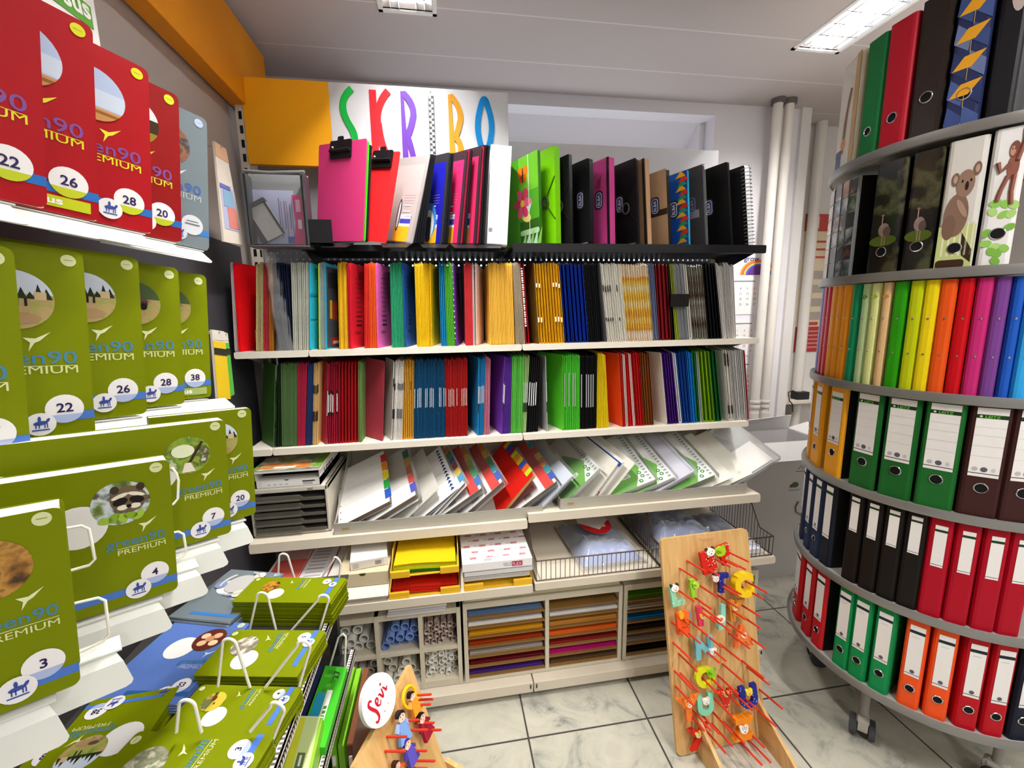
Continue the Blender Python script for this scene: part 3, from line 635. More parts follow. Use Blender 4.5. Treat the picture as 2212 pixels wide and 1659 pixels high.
def clip(o, F, w, h):                       # black spring clip at the top of a clipboard
    m = MB(F); k = c_('#16151a', .35)
    m.prism(rrect(w*.28, h-.055, w*.72, h+.004, .006), .002, .006, k)
    m.tube([(w*.29, h-.03, .009), (w*.71, h-.03, .009)], .006, k, 8)
    m.prism(rrect(w*.44, h-.02, w*.56, h+.016, .005), .004, .0065, k)
    cl = m.build('spring_clip', o, bevel=.0006)
    MB(F).ball((w*.34, h-.018, .007), .004, c_('#c8c8cc', .25), 8).build('rivet', cl, smooth=True)
o, F, w, h, t = slab('clipboard', 'magenta clipboard with black spring clip standing in the black corner pocket', 'clipboard', 784, 792, 684, .333, .232, c_('#cf3a78', .35), t=.003, yf=1.61)
clip(o, F, w, h)
slab('clipboard', 'lime green clipboard seen edge-on behind the magenta one', 'clipboard', 787.5, 796, 700, .328, .23, c_('#45d21f', .35), t=.004, yf=1.618)
slab('clipboard', 'black clipboard seen edge-on behind the lime green one', 'clipboard', 792, 801, 706, .318, .23, c_('#1b1a1d', .35), t=.006, yf=1.62)
o, F, w, h, t = slab('clipboard', 'bright red clipboard with black clip leaning over the grey pouch', 'clipboard', 834, 864, 786, .312, .232, c_('#ee2a2e', .35), t=.003, yf=1.64, yaw=-50)
clip(o, F @ T(w/2-.08, 0, 0), w, h)
def pouch_art(body, strip_c, ring=False):
    def a(m, F, w, h):
        m.rect(.004, .004, w-.012, h-.03, c_(body, .25), .0004, F)
        F = F @ T(w-.13, 0, 0); w = .13
        for i in range(4): m.rect(.03, h*(.55-.03*i), w*.75, h*(.55-.03*i)+.0012, c_('#8a7f82'), .0006, F)
        m.rect(.004, .004, w*.72, h*.33, c_('#f2f2f4'), .0008, F); m.rect(w*.22, .07, w*.72, h*.28, c_('#3a3fa8'), .001, F)
        m.rect(.004, .004, w*.72, .06, c_('#e9a91f'), .0012, F); m.rect(.004, h*.28, w*.72, h*.33, c_('#eceef4'), .001, F); m.text('HERMA', w*.42, h*.29, .010, c_('#5560a0'), .0014, F)
        for i in range(3): m.rect(w*.3, .09+.022*i, w*.62, .094+.022*i, c_('#d9dcf2'), .0014, F)
        if ring:
            m.poly(ell(w*.36, .085, .042, .065, 20), c_('#3f7fd0'), .0016, F); m.poly(ell(w*.36, .07, .03, .055, 20), c_('#e8ebe6'), .0018, F); m.poly(rrect(w*.36-.014, .01, w*.36+.014, .1, .013), c_('#3b4352'), .002, F)
        else: m.poly(ell(w*.12, .1, .012, .06, 14), c_('#2a2c3a'), .0014, F); m.poly(ell(w*.12, .1, .006, .05, 14), c_('#dfe3ea'), .0016, F)
    return a
film = clear('#f2f4f6', .05, .06)
slab('plastic_pouch', 'grey plastic pouch with blue and orange label beside the red clipboard', 'pouch', 890, 929, 836, .312, .235, c_('#9a9494', .4), t=.004, yaw=-42, art=pouch_art('#a8a1a0', '#aaa'))
for i, (a, bt) in enumerate(((897, 930), (903, 933), (909, 936), (914, 939))):
    slab('black_pouch', 'thin black pouch in glossy film between the grey and the dark blue pouch', 'pouch', a, bt, a-12, .31, .22, c_('#1a1b1f', .15), t=.004, yaw=-42, group='black pouches behind the grey one')
slab('plastic_pouch', 'dark blue plastic pouch with keyring picture on its label', 'pouch', 955, 971, 914, .316, .235, c_('#2a2a30', .3), t=.005, yaw=-42, art=pouch_art('#1a1a92', '#222', True))
for a, bt in ((961, 975), (966, 979)):
    slab('black_pouch', 'thin black pouch in glossy film between the dark blue and the first pink pouch', 'pouch', a, bt, a-10, .314, .22, c_('#1a1b1f', .15), t=.004, yaw=-42, group='black pouches behind the blue one')
slab('plastic_pouch', 'first pink plastic pouch, beside the dark blue pouch, with blue label', 'pouch', 992, 1010, 970, .325, .235, c_('#34262c', .3), t=.004, yaw=-42, art=pouch_art('#d02a60', '#222'))
slab('plastic_pouch', 'dark red plastic pouch edge beside the first pink pouch', 'pouch', 997, 1014, 985, .327, .22, c_('#8e1d38', .2), t=.005, yaw=-42)
slab('black_pouch', 'black pouch between the two pink pouches', 'pouch', 1004, 1019, 992, .328, .22, c_('#1d1c20', .15), t=.006, yaw=-42)
slab('plastic_pouch', 'second pink plastic pouch, nearer the white box file, with blue label', 'pouch', 1027, 1041, 1010, .338, .235, c_('#34262c', .3), t=.004, yaw=-42, art=pouch_art('#cf2b5c', '#222'))
slab('plastic_pouch', 'dark red plastic pouch edge beside the second pink pouch', 'pouch', 1032, 1045, 1021, .34, .22, c_('#97203a', .2), t=.005, yaw=-42)
for a, bt in ((1038, 1050), (1044, 1056)):
    slab('black_pouch', 'black pouch in glossy film just before the white box file', 'pouch', a, bt, a-8, .345, .22, c_('#1a1a1d', .12), t=.007, yaw=-42, group='black pouches before the white box')
def wb_art(m, F, w, h): pass
o, F, w, h, t = slab('box_file', 'white box file between the black pouches and the green butterfly folder', 'box file', 1052, 1061, 1050, .348, .23, c_('#e9e9ea', .35), xs=1095, yaw=3)
m = MB(FR((0, -.0006, 0), (1, 0, 0), (0, 0, 1), (0, -1, 0)))
for i in range(7): m.rect(.004+i*.002, .045, .005+i*.002, .06, INK)
m.build('barcode', o)
# the tall box folders on the right bay, turned towards the room like shingles
YWR = -27
def fairy_art(m, F, w, h):
    m.rect(0, 0, w, h, c_('#4c9a22', .3), .0001, F); F = F @ T(w-.118, 0, 0); w = .118
    m.rect(0, 0, w, h*.3, c_('#2e5a16', .3), .0002, F); m.rect(0, h*.3, w, h, c_('#4c9a22', .3), .0002, F); m.rect(0, h*.62, w, h, c_('#6cba2e', .3), .0003, F)
    for k in range(5): m.poly([(w*(.02+.2*k), 0), (w*(.34+.2*k), h*.20), (w*(.26+.2*k), h*.02)], c_(('#9fd08a', '#bfe0c8', '#86bf60', '#b4dcc0', '#7db552')[k], .3), .0005, F)
    m.poly(rrect(w*.0, h*.14, w, h*.2, .01), c_('#a9d6a0', .3), .0004, F)
    for sx, rx in ((-1, .5), (1, -.5)): m.poly(ell(w*.22+sx*.012, h*.83, .017, .025, 16, rx), c_('#f07a1c', .3), .0007, F); m.poly(ell(w*.22+sx*.010, h*.77, .012, .016, 16, -rx), c_('#d8521a', .3), .0007, F)
    m.poly(ell(w*.22, h*.80, .004, .03, 10), c_('#3a1d10', .3), .001, F)
    for i in range(6): m.poly(ell(w*.16+.03*cos(i*pi/3), h*.5+.036*sin(i*pi/3), .024, .016, 14, i*pi/3), c_('#d93a6e' if i % 2 else '#e45c86', .3), .0008, F)
    m.poly(ell(w*.16, h*.5, .013, .013, 12), c_('#f4d23a', .3), .001, F); m.rect(w*.15, h*.18, w*.165, h*.46, c_('#3f7d1a', .3), .0006, F)
    m.poly(ell(w*.36, h*.44, .04, .022, 16, .8), c_('#cfeae4', .3), .0007, F); m.poly(ell(w*.34, h*.34, .03, .018, 16, -.4), c_('#f0e27a', .3), .0007, F)
    m.rect(w*.5, 0, w*.53, h, c_('#eef2ea', .4), .0012, F)
slab('box_folder', 'green box folder printed with butterfly and flower, white elastic', 'box folder', 1167, 1161, 1103, .335, .24, c_('#5aa528', .3), xs=1173, yaw=YWR, art=fairy_art, mats=c_('#2f6a14', .3))
def badge(m, F, x, y):
    F = F @ T(x, y, 0) @ Mx.Diagonal((1.15, 1.0, 1, 1)); x = y = 0
    m.poly(rrect(x-.018, y-.034, x+.018, y+.034, .014), c_('#30323c', .3), .0010, F); m.poly(rrect(x-.013, y-.028, x+.013, y+.028, .011), c_('#eef0fc', .3), .0014, F)
    m.poly(rrect(x-.0105, y-.0255, x+.0105, y+.0255, .009), c_('#3a3f86', .3), .0016, F)
    m.text('ELBA', 0, -.0055, .011, c_('#eef0fa', .3), .002, F @ T(x, y, 0) @ Mx.Rotation(pi/2, 4, 'Z'), w=.04, al='c', bold=.02)
def elastic(m, F, w, h, col):
    k = c_(col, .5); m.tube([(w, h*.70, .001), (w-.048, h*.5, .004), (w-.048, h*.44, .004), (w, h*.27, .001)], .0022, k, 6, F)
    m.tube([(w-.052+.016*cos(a/6*pi), h*.46+.02*sin(a/6*pi), .005) for a in range(13)], .0035, c_('#4b4d50', .4), 6, F)
slab('box_folder', 'lime green box folder with elastic loop, tallest on the right bay', 'box folder', 1201, 1197, 1170, .352, .24, c_('#7fd40f', .3), xs=1214, yaw=YWR, art=lambda m, F, w, h: elastic(m, F, w, h, '#2f5a10'))
slab('box_folder', 'black box folder with elastic cord beside the lime green one', 'box folder', 1233, 1229, 1214, .325, .24, c_('#161617', .35), xs=1240, yaw=YWR, art=lambda m, F, w, h: elastic(m, F, w, h, '#111111'))
def ba(x, y, extra=None):
    def a(m, F, w, h):
        badge(m, F, w-x, h*y)
        if extra: extra(m, F, w, h)
    return a
def gloss(m, F, w, h): m.rect(w-.055, h*.03, w-.012, h*.042, c_('#9a9a9a', .3), .0006, F)
slab('box_folder', 'glossy black box folder with rounded spine and badge, left of the pink one', 'box folder', 1275, 1273, 1243, .315, .24, c_('#161617', .3), xs=1284, yaw=YWR, art=ba(.05, .55, gloss), rc=.012)
def pinkx(m, F, w, h):
    m.ring = None
    for k in range(3): m.tube([(w-.07+.012*k, h*(.7+.05*k), .0006), (w-.055+.006*k, h*(.78+.02*k), .0006), (w-.045, h*(.7+.03*k), .0006), (w-.06, h*(.66+.02*k), .0006)], .001, c_('#7c2748'), 5, F)
    m.rect(w-.014, 0, w-.002, h, c_('#1c1519'), .0012, F); m.rect(w-.06, h*.03, w-.02, h*.036, c_('#8e3560'), .0006, F)
slab('box_folder', 'pink box folder with black elastic band and black badge', 'box folder', 1319, 1316, 1284, .322, .24, c_('#cf4a92', .3), xs=1332, yaw=YWR, art=ba(.055, .55, pinkx))
slab('box_folder', 'glossy black box folder with elastic loop, right of the pink one', 'box folder', 1379, 1374, 1333, .322, .24, c_('#161617', .3), xs=1384, yaw=YWR, art=ba(.085, .53, lambda m, F, w, h: (elastic(m, F, w, h, '#0c0c0c'), gloss(m, F, w, h))))
slab('box_folder', 'kraft brown folder with thin black elastic before the kraft briefcase file', 'box folder', 1400, 1393, 1387, .322, .24, c_('#9c7a5c', .5), xs=1411, yaw=YWR, art=lambda m, F, w, h: m.rect(w-.014, 0, w-.003, h, c_('#1d1714'), .001, F), mats=c_('#c09a78', .5))
def kraft(m, F, w, h): m.rect(0, h*.42, w, h*.5, c_('#3a2f24', .2), .0006, F); badge(m, F, w-.055, h*.56)
slab('briefcase_file', 'kraft brown briefcase file with black strap and black spine', 'box folder', 1445, 1438, 1411, .288, .24, c_('#bd9a78', .55), xs=1455, yaw=YWR, art=kraft, mats=c_('#161617', .4))
def tri(m, F, w, h):
    for i in range(16):
        y = h*(.05+.058*i); c = ('#f0b52a', '#2f9a6a', '#d8352a')[i % 3]; x = w-.03+.012*((i*7) % 3)/2
        m.poly([(x-.022, y), (x+.024, y+.004), (x+.004, y+.026)], c_(c, .35), .0006+.00005*i, F)
    badge(m, F, w-.062, h*.53)
slab('box_folder', 'blue box folder printed with coloured triangles beside the kraft briefcase', 'box folder', 1488, 1484, 1455, .285, .24, c_('#1c54b4', .35), xs=1493, yaw=YWR, art=tri, mats=c_('#2aa0c8', .35))
o, F, w, h, t = slab('box_folder', 'black box folder in crinkled clear film, right of the blue triangle one', 'box folder', 1524, 1517, 1494, .305, .24, c_('#161617', .3), xs=1530, yaw=YWR, art=ba(.05, .55))
m = MB(F); m.rect(w-.06, h*.38, w-.02, h*.48, c_('#e2e2e4'), .0012); m.build('price_label', o)
m = MB(); m.box(-.003, -.003, .001, t+.003, w+.003, h+.003, film); m.build('film_wrap', o)
slab('box_folder', 'broad black box folder with badge at the right end of the top shelf', 'box folder', 1580, 1571, 1530, .322, .24, c_('#161617', .3), xs=1586, yaw=YWR, art=ba(.085, .53))
o, F, w, h, t = slab('spiral_sketchbook', 'black spiral bound sketchbook with white wire binding, last on the top shelf', 'sketchbook', 1617, 1608, 1585, .312, .22, c_('#161617', .5), xs=1633, yaw=YWR, mats=c_('#e8e8ea', .5))
m = MB()
for i in range(21):
    zz = .012+i*.0143
    m.tube([(-.004, .012, zz), (-.006, -.004, zz+.001), (t*.5, -.012, zz+.002), (t+.006, -.004, zz+.002), (t+.004, .012, zz+.002)], .0018, c_('#7e8388', .25), 6)
m.build('wire_binding', o, smooth=True)
MB().box(t-.002, 0, 0, t, w, h, c_('#232325', .5)).build('back_cover', o)
# the clear bag with the small display stand at the far left of the top shelf
X0, X1 = xfor(536, 1.60, ZB), xfor(668, 1.60, ZB); bw = X1-X0
M = FR((X0, 1.60, ZB-.015), (1, 0, 0), (0, 1, 0), (0, 0, 1))
bag = thing('document_case', 'clear document case with inserts at the end of the top shelf under the orange panel', 'document case', M)
m = MB(); m.box(0, .05, 0, bw, .055, .235, c_('#8f9294', .3)); m.box(-.004, 0, -.004, .012, .06, .225, c_('#4a4c4e', .3)); m.box(bw-.012, 0, 0, bw, .06, .23, c_('#3d3f42', .3)); m.box(0, 0, -.006, bw, .06, 0, c_('#55575a', .3)); m.tube([(0, .02, .236), (bw*.4, .02, .232), (bw, .02, .238)], .006, c_('#7b7d7f', .3), 8)
m.build('case_body', bag, bevel=.002)
IF = FR((0, .045, 0), (1, 0, 0), (0, 0, 1), (0, -1, 0))
m = MB(IF); m.rect(.012, .01, bw-.05, .185, c_('#b9bede'), 0)
for k in range(6): m.rect(.09+k*.017, .06, .093+k*.017, .16-.01*(k % 3), c_('#6a6f9c'), .0006); m.rect(.097+k*.017, .03, .099+k*.017, .15, c_('#a05a8a'), .0006)
m.rect(bw*.58, .012, bw*.72, .035, c_('#4a68b0'), .0008); m.build('insert_sheet', bag)
m = MB(IF); m.poly([(bw-.062, .0), (bw-.018, .0), (bw-.006, .17), (bw-.055, .17), (bw-.05, .08)], c_('#d6267a'), .004); m.rect(bw-.045, .115, bw-.03, .155, c_('#f0a8cc'), .005); m.rect(bw-.042, .06, bw-.03, .09, c_('#f6dcea'), .005); m.build('pink_card', bag)
m = MB(IF @ T(.05, .085, .01) @ Mx.Rotation(R(28), 4, 'Z')); m.prism(rrect(-.032, -.062, .032, .05, .004), 0, .008, c_('#d4d4d0', .4)); m.prism(rrect(-.036, .05, .036, .062, .003), 0, .016, c_('#55504e', .4)); m.prism(rrect(.026, -.062, .032, .05, .002), .008, .012, c_('#3e3a3a', .4)); m.prism(rrect(-.05, -.062, -.032, .03, .004), 0, .006, c_('#5a4e4e', .4)); m.build('holder', bag)
MB().box(.006, .0, .002, bw-.006, .003, .222, clear('#f4f6f8', .02, .05)).build('clear_front', bag)
# ---------------- drawer box, steel trays and the tilted packs ----------------
YD = 1.60
x0, x1 = xfor(548, YD, ZT), xfor(716, YD, ZT); zt = at(640, 1052, Y=YD).z; dh = zt-ZT
du = thing('drawer_unit', 'light grey desktop drawer unit with five open dark grey trays on the beige shelf', 'drawer unit', T(x0, YD, ZT+.001)); dw = x1-x0
DG = c_('#5b584f', .45); LGY = c_('#cfc9bb', .45)
m = MB(); m.box(0, 0, 0, .012, .33, dh, LGY); m.box(dw-.012, 0, 0, dw, .33, dh, LGY); m.box(0, 0, dh-.02, dw, .33, dh, LGY); m.box(0, .32, 0, dw, .33, dh, LGY); m.box(0, 0, 0, dw, .33, .008, LGY)
m.build('housing', du, bevel=.004)
for k in range(5):
    zz = .012+k*(dh-.034)/5; hh = (dh-.034)/5
    m = MB(); m.box(.014, .004, zz, dw-.014, .31, zz+.003, DG)
    m.prism([(.014, zz), (dw-.014, zz), (dw-.014, zz+hh*.35), (dw*.68, zz+hh*.35), (dw*.64, zz+hh*.72), (.014, zz+hh*.72)], 0, .004, DG, FR((0, -.002, 0), (1, 0, 0), (0, 0, 1), (0, -1, 0)))
    m.box(.014, -.012, zz, dw*.64, .0, zz+.006, DG)
    m.build('drawer_tray', du, bevel=.001)
MB(FR((0, 0, 0), (1, 0, 0), (0, 0, 1), (0, -1, 0))).text('gel', dw*.74, dh-.016, .012, INK, .0006).build('lettering', du)
bx0, bx1 = xfor(549, 1.585, zt), xfor(690, 1.585, zt); bw = bx1-bx0; bh = .058
bxo = thing('carton', 'white flat carton with dark opening on top of the grey drawer unit', 'carton', T(bx0, 1.602, zt+.0025))
WH = c_('#e8e6e1', .5)
m = MB(); m.box(0, 0, 0, bw, .3, bh*.5, WH); m.box(0, .29, 0, bw, .3, bh, WH); m.box(bw-.003, 0, 0, bw, .3, bh, WH); m.box(0, 0, 0, .003, .3, bh, WH); m.box(.004, .05, bh*.5, bw-.004, .28, bh*.5+.002, c_('#1b1a1a', .6))
m.poly([(bw*.44, .001+bh*.5-.001), (bw*.52, bh*.5-.001), (bw*.48, bh*.5-.008)], c_('#3a3936'), .0005, FR((0, 0, 0), (1, 0, 0), (0, 0, 1), (0, -1, 0)))
m.build('carton_body', bxo)
m = MB(FR((0, 0, 0), (1, 0, 0), (0, 0, 1), (0, -1, 0))); m.rect(.02, .004, bw*.93, bh*.42, c_('#f4f2ef'), .0006); m.rect(bw*.72, bh*.28, bw*.92, bh*.36, INK, .001)
for i in range(14): m.rect(bw*.73+i*.0024, bh*.1, bw*.73+i*.0024+.001, bh*.26, INK, .001)
for i in range(4): m.rect(.04+i*.02, .01, .05+i*.02, .012, c_('#8a8a90'), .001)
m.build('paper_label', bxo)
m = MB(FR((bw, 0, 0), (0, 1, 0), (0, 0, 1), (1, 0, 0))); m.text('LEITZ', .06, bh*.28, .026, INK, .0006, w=.13, bold=.02); m.build('lettering', bxo)
mgz = thing('catalogue', 'printed catalogue with green and orange cover lying on the white carton', 'catalogue', FR((bx0-.005, 1.59, zt+bh+.0045), (1, .0, 0), (0, .98, .0), (0, 0, 1)))
m = MB(); w_ = bw+.01; m.box(0, 0, 0, w_, .28, .003, c_('#d8d5d0')); m.box(.004, .003, .003, w_-.002, .278, .010, c_('#efece6')); m.box(0, 0, .010, w_, .28, .012, pic(['#c9ccc0', '#5c8a3a', '#e7e2da', '#8aa06a'], 9, 4))
m.poly([(.01, .012), (w_*.85, .006), (w_*.8, .07), (.03, .075)], pic(['#b85a20', '#d98a4a', '#e8b98a'], 20, 1), .0124); m.rect(w_*.3, .01, w_*.62, .03, c_('#e9e2da'), .0128); m.rect(w_*.88, .01, w_, .27, c_('#6a9a2a'), .0126)
m.build('booklet', mgz)

STEEL = mt('#b5b1a6', .42, .25, var=.04, rnd=0, scale=12)
def steel_tray(xa, xb, z, lab):
    o = thing('steel_tray', lab, 'tray', T(xa, 1.568, z)); w = xb-xa
    m = MB(); m.plate([(0, 0, .002), (w, 0, .002), (w, .37, .15), (0, .37, .15)], .002, STEEL); m.build('tray_floor', o)
    m = MB(); m.box(0, -.002, 0, w, 0, .042, STEEL); m.box(.0, -.0025, .038, w, .004, .042, STEEL); m.build('front_lip', o)
    for s in (0, w-.002):
        m = MB(); m.prism([(0, 0), (.38, 0), (.38, .25), (.03, .042), (0, .042)], s, s+.002, STEEL, FR((0, 0, 0), (0, 1, 0), (0, 0, 1), (1, 0, 0))); m.build('side_wall', o)
    MB().box(.03, -.0032, .018, .055, -.0022, .026, c_('#a08a5a')).build('worn_mark', o)
xa = xfor(722, 1.568, ZT); xb = xfor(1172, 1.568, ZT)
steel_tray(xa, xb, ZT+.001, 'grey steel tray holding the index sheet packs with coloured tabs')
steel_tray(xfor(1210, 1.568, ZT2), xfor(1612, 1.568, ZT2), ZT2+.001, 'grey steel tray holding the packs of clear pockets')
BRN = mt('#7a6a5c', .6, var=.3, rnd=0, scale=180); WP = c_('#eceae8', .45)
TILT = R(27)
def domino(name, lab, cat, u0, u1, t, mat, edge, z, art=None, w=.21, d=.297, film_=False, yf=1.580, curl=False):
    a = R(58)
    for _ in range(4):
        zz = z+.004+t*sin(a); X = xfor(u0, yf, zz); X1 = xfor(u1, yf, zz+w*cos(a)); a = math.asin(max(.6, min(.95, (X1-X)/w)))
    upv = V((sin(a), 0, cos(a))); dv = V((0, cos(TILT), sin(TILT))); dv = (dv-upv*dv.dot(upv)).normalized()   # the trays tilt up to the back
    M = FR((X, yf, zz), dv.cross(upv), dv, upv)
    m = MB(); P = rrect(0, 0, d, w, .006, 3)
    FX = FR((0, 0, 0), (0, 1, 0), (0, 0, 1), (1, 0, 0))
    m.prism(P, 0, .0012, mat, FX); m.prism(P, t-.001, t, mat, FX); m.prism(rrect(.001, .001, d-.001, w-.001, .005, 3), .0012, t-.001, edge, FX)
    FA = FR((-.0004, 0, 0), (0, 0, 1), (0, 1, 0), (-1, 0, 0))
    if art: art(m, FA, w, d)
    o = m.build(name, M=M); tag(o, lab, cat)
    if film_: MB().box(-.003, -.006, -.002, t+.003, d+.004, w+.012, clear('#f6f8fa', .03, .05)).build('film_wrap', o)
    return o
TABS = ['#2a55b0', '#2f9a44', '#e6d22c', '#e5822a', '#d8352e', '#8a2a6a']
def tabs(m, F, w, d, cols, y0=.02, x=None):
    x = w-.016 if x is None else x; n = len(cols); s = (d-.04)/n
    for i, k in enumerate(cols): m.rect(x, y0+i*s, w+.010, y0+(i+.92)*s, c_(k, .35), .0006+.0001*i, F)
def a_white(cols, lines=True, holes=True):
    def a(m, F, w, d):
        if lines:
            for i in range(6): m.rect(.02, .05+.038*i, w-.02, .0508+.038*i, c_('#b9bcc6'), .0005, F)
        if holes:
            for i in range(8): m.poly(ell(.010, .03+.033*i, .0028, .0028, 8), c_('#4a4a4c'), .0007, F)
        if cols: tabs(m, F, w, d, cols)
    return a
def a_elco(cols):
    def a(m, F, w, d):
        m.rect(w-.055, 0, w-.012, d, c_('#d8301f', .35), .0004, F); m.text('LEITZ', .05, d-.03, .014, INK, .0008, F, w=.06, bold=.02)
        m.rect(w*.28, d*.42, w*.38, d*.46, c_('#c92a2a'), .0008, F)
        for i in range(12): m.rect(w*.30+i*.0028, .012, w*.30+i*.0028+.0013, .034, INK, .0008, F)
        m.poly(ell(w*.55, .05, .006, .006, 12), INK, .0008, F); m.poly(ell(w*.55, .05, .004, .004, 12), WP, .001, F)
        m.rect(.03, d*.25, w*.5, d*.254, c_('#c4c4c8'), .0008, F); tabs(m, F, w, d, cols)
    return a
def a_tri(m, F, w, d):
    for i in range(9): m.rect(.012, .03+.028*i, w-.05, .0312+.028*i, c_('#c0c3cc'), .0005, F)
    for i in range(13): m.poly([(w-.032, .015+.021*i), (w-.012, .015+.021*i), (w-.022, .031+.021*i)], c_('#24427e'), .0007, F)
def a_leitz(m, F, w, d):
    m.poly([(0, 0), (w-.03, 0), (w-.03, d*.32), (w*.62, d*.66), (0, d*.5)], c_('#72b24a', .3), .0005, F); m.poly([(w*.12, d*.38), (w*.5, d*.40), (w*.5, d*.72), (w*.16, d*.68)], c_('#c4c8c6', .3), .0007, F)
    m.rect(w-.03, 0, w, d, c_('#d5d8d6', .3), .0006, F); m.text('LEITZ', w*.1, d*.80, .022, INK, .0009, F, w=.095, bold=.02)
    for i in range(16): m.rect(w-.022, .012+.017*i, w-.010, .020+.017*i, c_('#8d918f'), .0009, F)
    m.poly([(w-.03, 0), (w-.03, d*.28), (w*.6, 0)], c_('#f2f3f1'), .0010, F)
    for i, (q, s) in enumerate(((.74, .06), (.82, .13), (.80, .2))): m.poly(ell(w*q, d*s, .009, .009, 14), c_('#2f7d2a'), .0014, F); m.poly(ell(w*q, d*s, .004, .004, 10), c_('#d9ecd2'), .0016, F)
    m.rect(w*.42, d*.18, w*.6, d*.24, c_('#eef0ee'), .0011, F)
    for i in range(8): m.rect(w*.44+i*.0038, d*.19, w*.44+i*.0038+.0018, d*.23, INK, .0013, F)
dm = domino
dm('index_sheet_pack', 'first white index sheet pack with coloured tabs beside the grey drawer unit', 'index pack', 731, 842, .022, WP, BRN, ZT, a_white(TABS[:5]))
dm('index_sheet_pack', 'second white index sheet pack with red and yellow tabs, its film glossy', 'index pack', 794, 898, .024, WP, BRN, ZT, a_white(['#3a3fae', '#d8352e', '#e5822a', '#e6c52c', '#2f8a6a'], holes=False), film_=True)
dm('tray_divider', 'plain pale grey divider plate between the white and the blue triangle packs', 'divider', 862, 948, .002, c_('#cfcdc4', .4), c_('#cfcdc4', .4), ZT)
dm('index_sheet_pack', 'white index sheet pack with a row of blue triangles', 'index pack', 898, 990, .012, WP, c_('#6a7486'), ZT, a_tri)
dm('index_sheet_pack', 'index pack of blue, green and yellow tabs just behind the blue triangle pack', 'index pack', 922, 1003, .010, WP, BRN, ZT, lambda m, F, w, d: tabs(m, F, w, d, ['#3a9ac9', '#e6d22c', '#c9302e', '#2a55b0', '#2f9a44', '#e5822a']), film_=True)
dm('divider_pack', 'first red striped divider pack, nearest the blue triangle pack', 'index pack', 943, 1040, .020, WP, BRN, ZT, a_elco(['#2a6ab0', '#2fa06a', '#a6cf2c', '#f0d02a', '#e58a2a']), film_=True)
dm('divider_pack', 'middle red striped divider pack, left of the plain red pack', 'index pack', 997, 1085, .022, WP, BRN, ZT, a_elco(['#2a55b0', '#2aa0a8', '#5ab84a', '#f0d02a', '#e58a2a']), film_=True)
dm('divider_pack', 'plain red divider pack with multicoloured stepped tabs', 'index pack', 1079, 1152, .016, c_('#cf2018', .4), c_('#b9a064'), ZT, lambda m, F, w, d: tabs(m, F, w, d, ['#b8d22c', '#e5622a', '#2a55b0', '#e6c52c', '#d88a2a', '#b8d22c', '#8a2a6a', '#2a55b0', '#e6c52c'], x=w-.026))
dm('divider_pack', 'last red striped divider pack, right of the plain red pack', 'index pack', 1110, 1202, .020, WP, BRN, ZT, a_elco(['#2a55b0', '#2aa0a8', '#e58a2a', '#f0d02a', '#d8352e', '#2ab0c8']), film_=True)
dm('pocket_pack', 'pale blue pack of clear pockets closing the left steel tray', 'pocket pack', 1158, 1237, .010, c_('#d3dae6', .25), c_('#dfe4ea'), ZT, a_white(None, True, False), film_=True)
dm('pocket_pack', 'green and white pocket pack with barcode, first in the right-hand steel tray', 'pocket pack', 1216, 1297, .016, WP, c_('#e2e4e0'), ZT2, a_leitz, film_=True)
dm('tray_divider', 'tall cream divider plate before the blue striped pack', 'divider', 1270, 1324, .003, c_('#e2dfd4', .4), WP, ZT2, d=.33)
dm('pocket_pack', 'white pocket pack with a dark blue stripe and red mark', 'pocket pack', 1282, 1346, .010, WP, WP, ZT2, lambda m, F, w, d: (m.rect(w-.03, 0, w-.012, d, c_('#234a92'), .0005, F), m.poly([(0, .004), (.05, .004), (.05, .05), (.03, .06), (0, .05)], c_('#c04a52'), .0004, F), m.poly([(.004, .008), (.045, .008), (.045, .046), (.004, .046)], WP, .0006, F)))
dm('tray_divider', 'cream divider plate right of the blue striped pack', 'divider', 1302, 1372, .003, c_('#e4e1d6', .4), WP, ZT2, d=.33)
dm('pocket_pack', 'green and white pocket pack right of the blue striped one', 'pocket pack', 1316, 1422, .022, WP, c_('#d9dbd4'), ZT2, a_leitz, film_=True)
dm('pocket_pack', 'middle green and white pocket pack between two others of its kind', 'pocket pack', 1360, 1458, .020, WP, c_('#d9dbd4'), ZT2, a_leitz, film_=True)
dm('pocket_pack', 'lilac white pocket pack with perforated edge strip', 'pocket pack', 1408, 1501, .020, c_('#d9d8e4', .3), c_('#d5d4de'), ZT2, lambda m, F, w, d: [m.rect(w-.014, .01+.009*i, w-.006, .014+.009*i, c_('#9a9cae'), .0006, F) for i in range(30)], film_=True)
dm('pocket_pack', 'green and white pocket pack with broad green corner, the last green one', 'pocket pack', 1450, 1553, .022, WP, c_('#8a9a5a'), ZT2, a_leitz, film_=True)
dm('tray_divider', 'cream divider plate between the last green pack and the clear bag', 'divider', 1490, 1586, .003, c_('#e6e4da', .4), WP, ZT2)
dm('tray_divider', 'outermost cream divider plate, against the clear bag', 'divider', 1533, 1626, .004, c_('#e6e4da', .4), WP, ZT2, lambda m, F, w, d: m.poly(ell(w*.8, .03, .008, .008, 12), c_('#d2cfc4'), .0006, F))
dm('clear_bag', 'big clear plastic bag of sleeves hanging over the right end of the steel tray', 'bag', 1588, 1688, .020, clear('#eef0ee', .22, .06), clear('#f0f2f2', .25, .1), ZT2+.012, lambda m, F, w, d: m.rect(.06, .01, w*.86, d*.45, c_('#ecebe9'), .002, F), w=.24, d=.31)

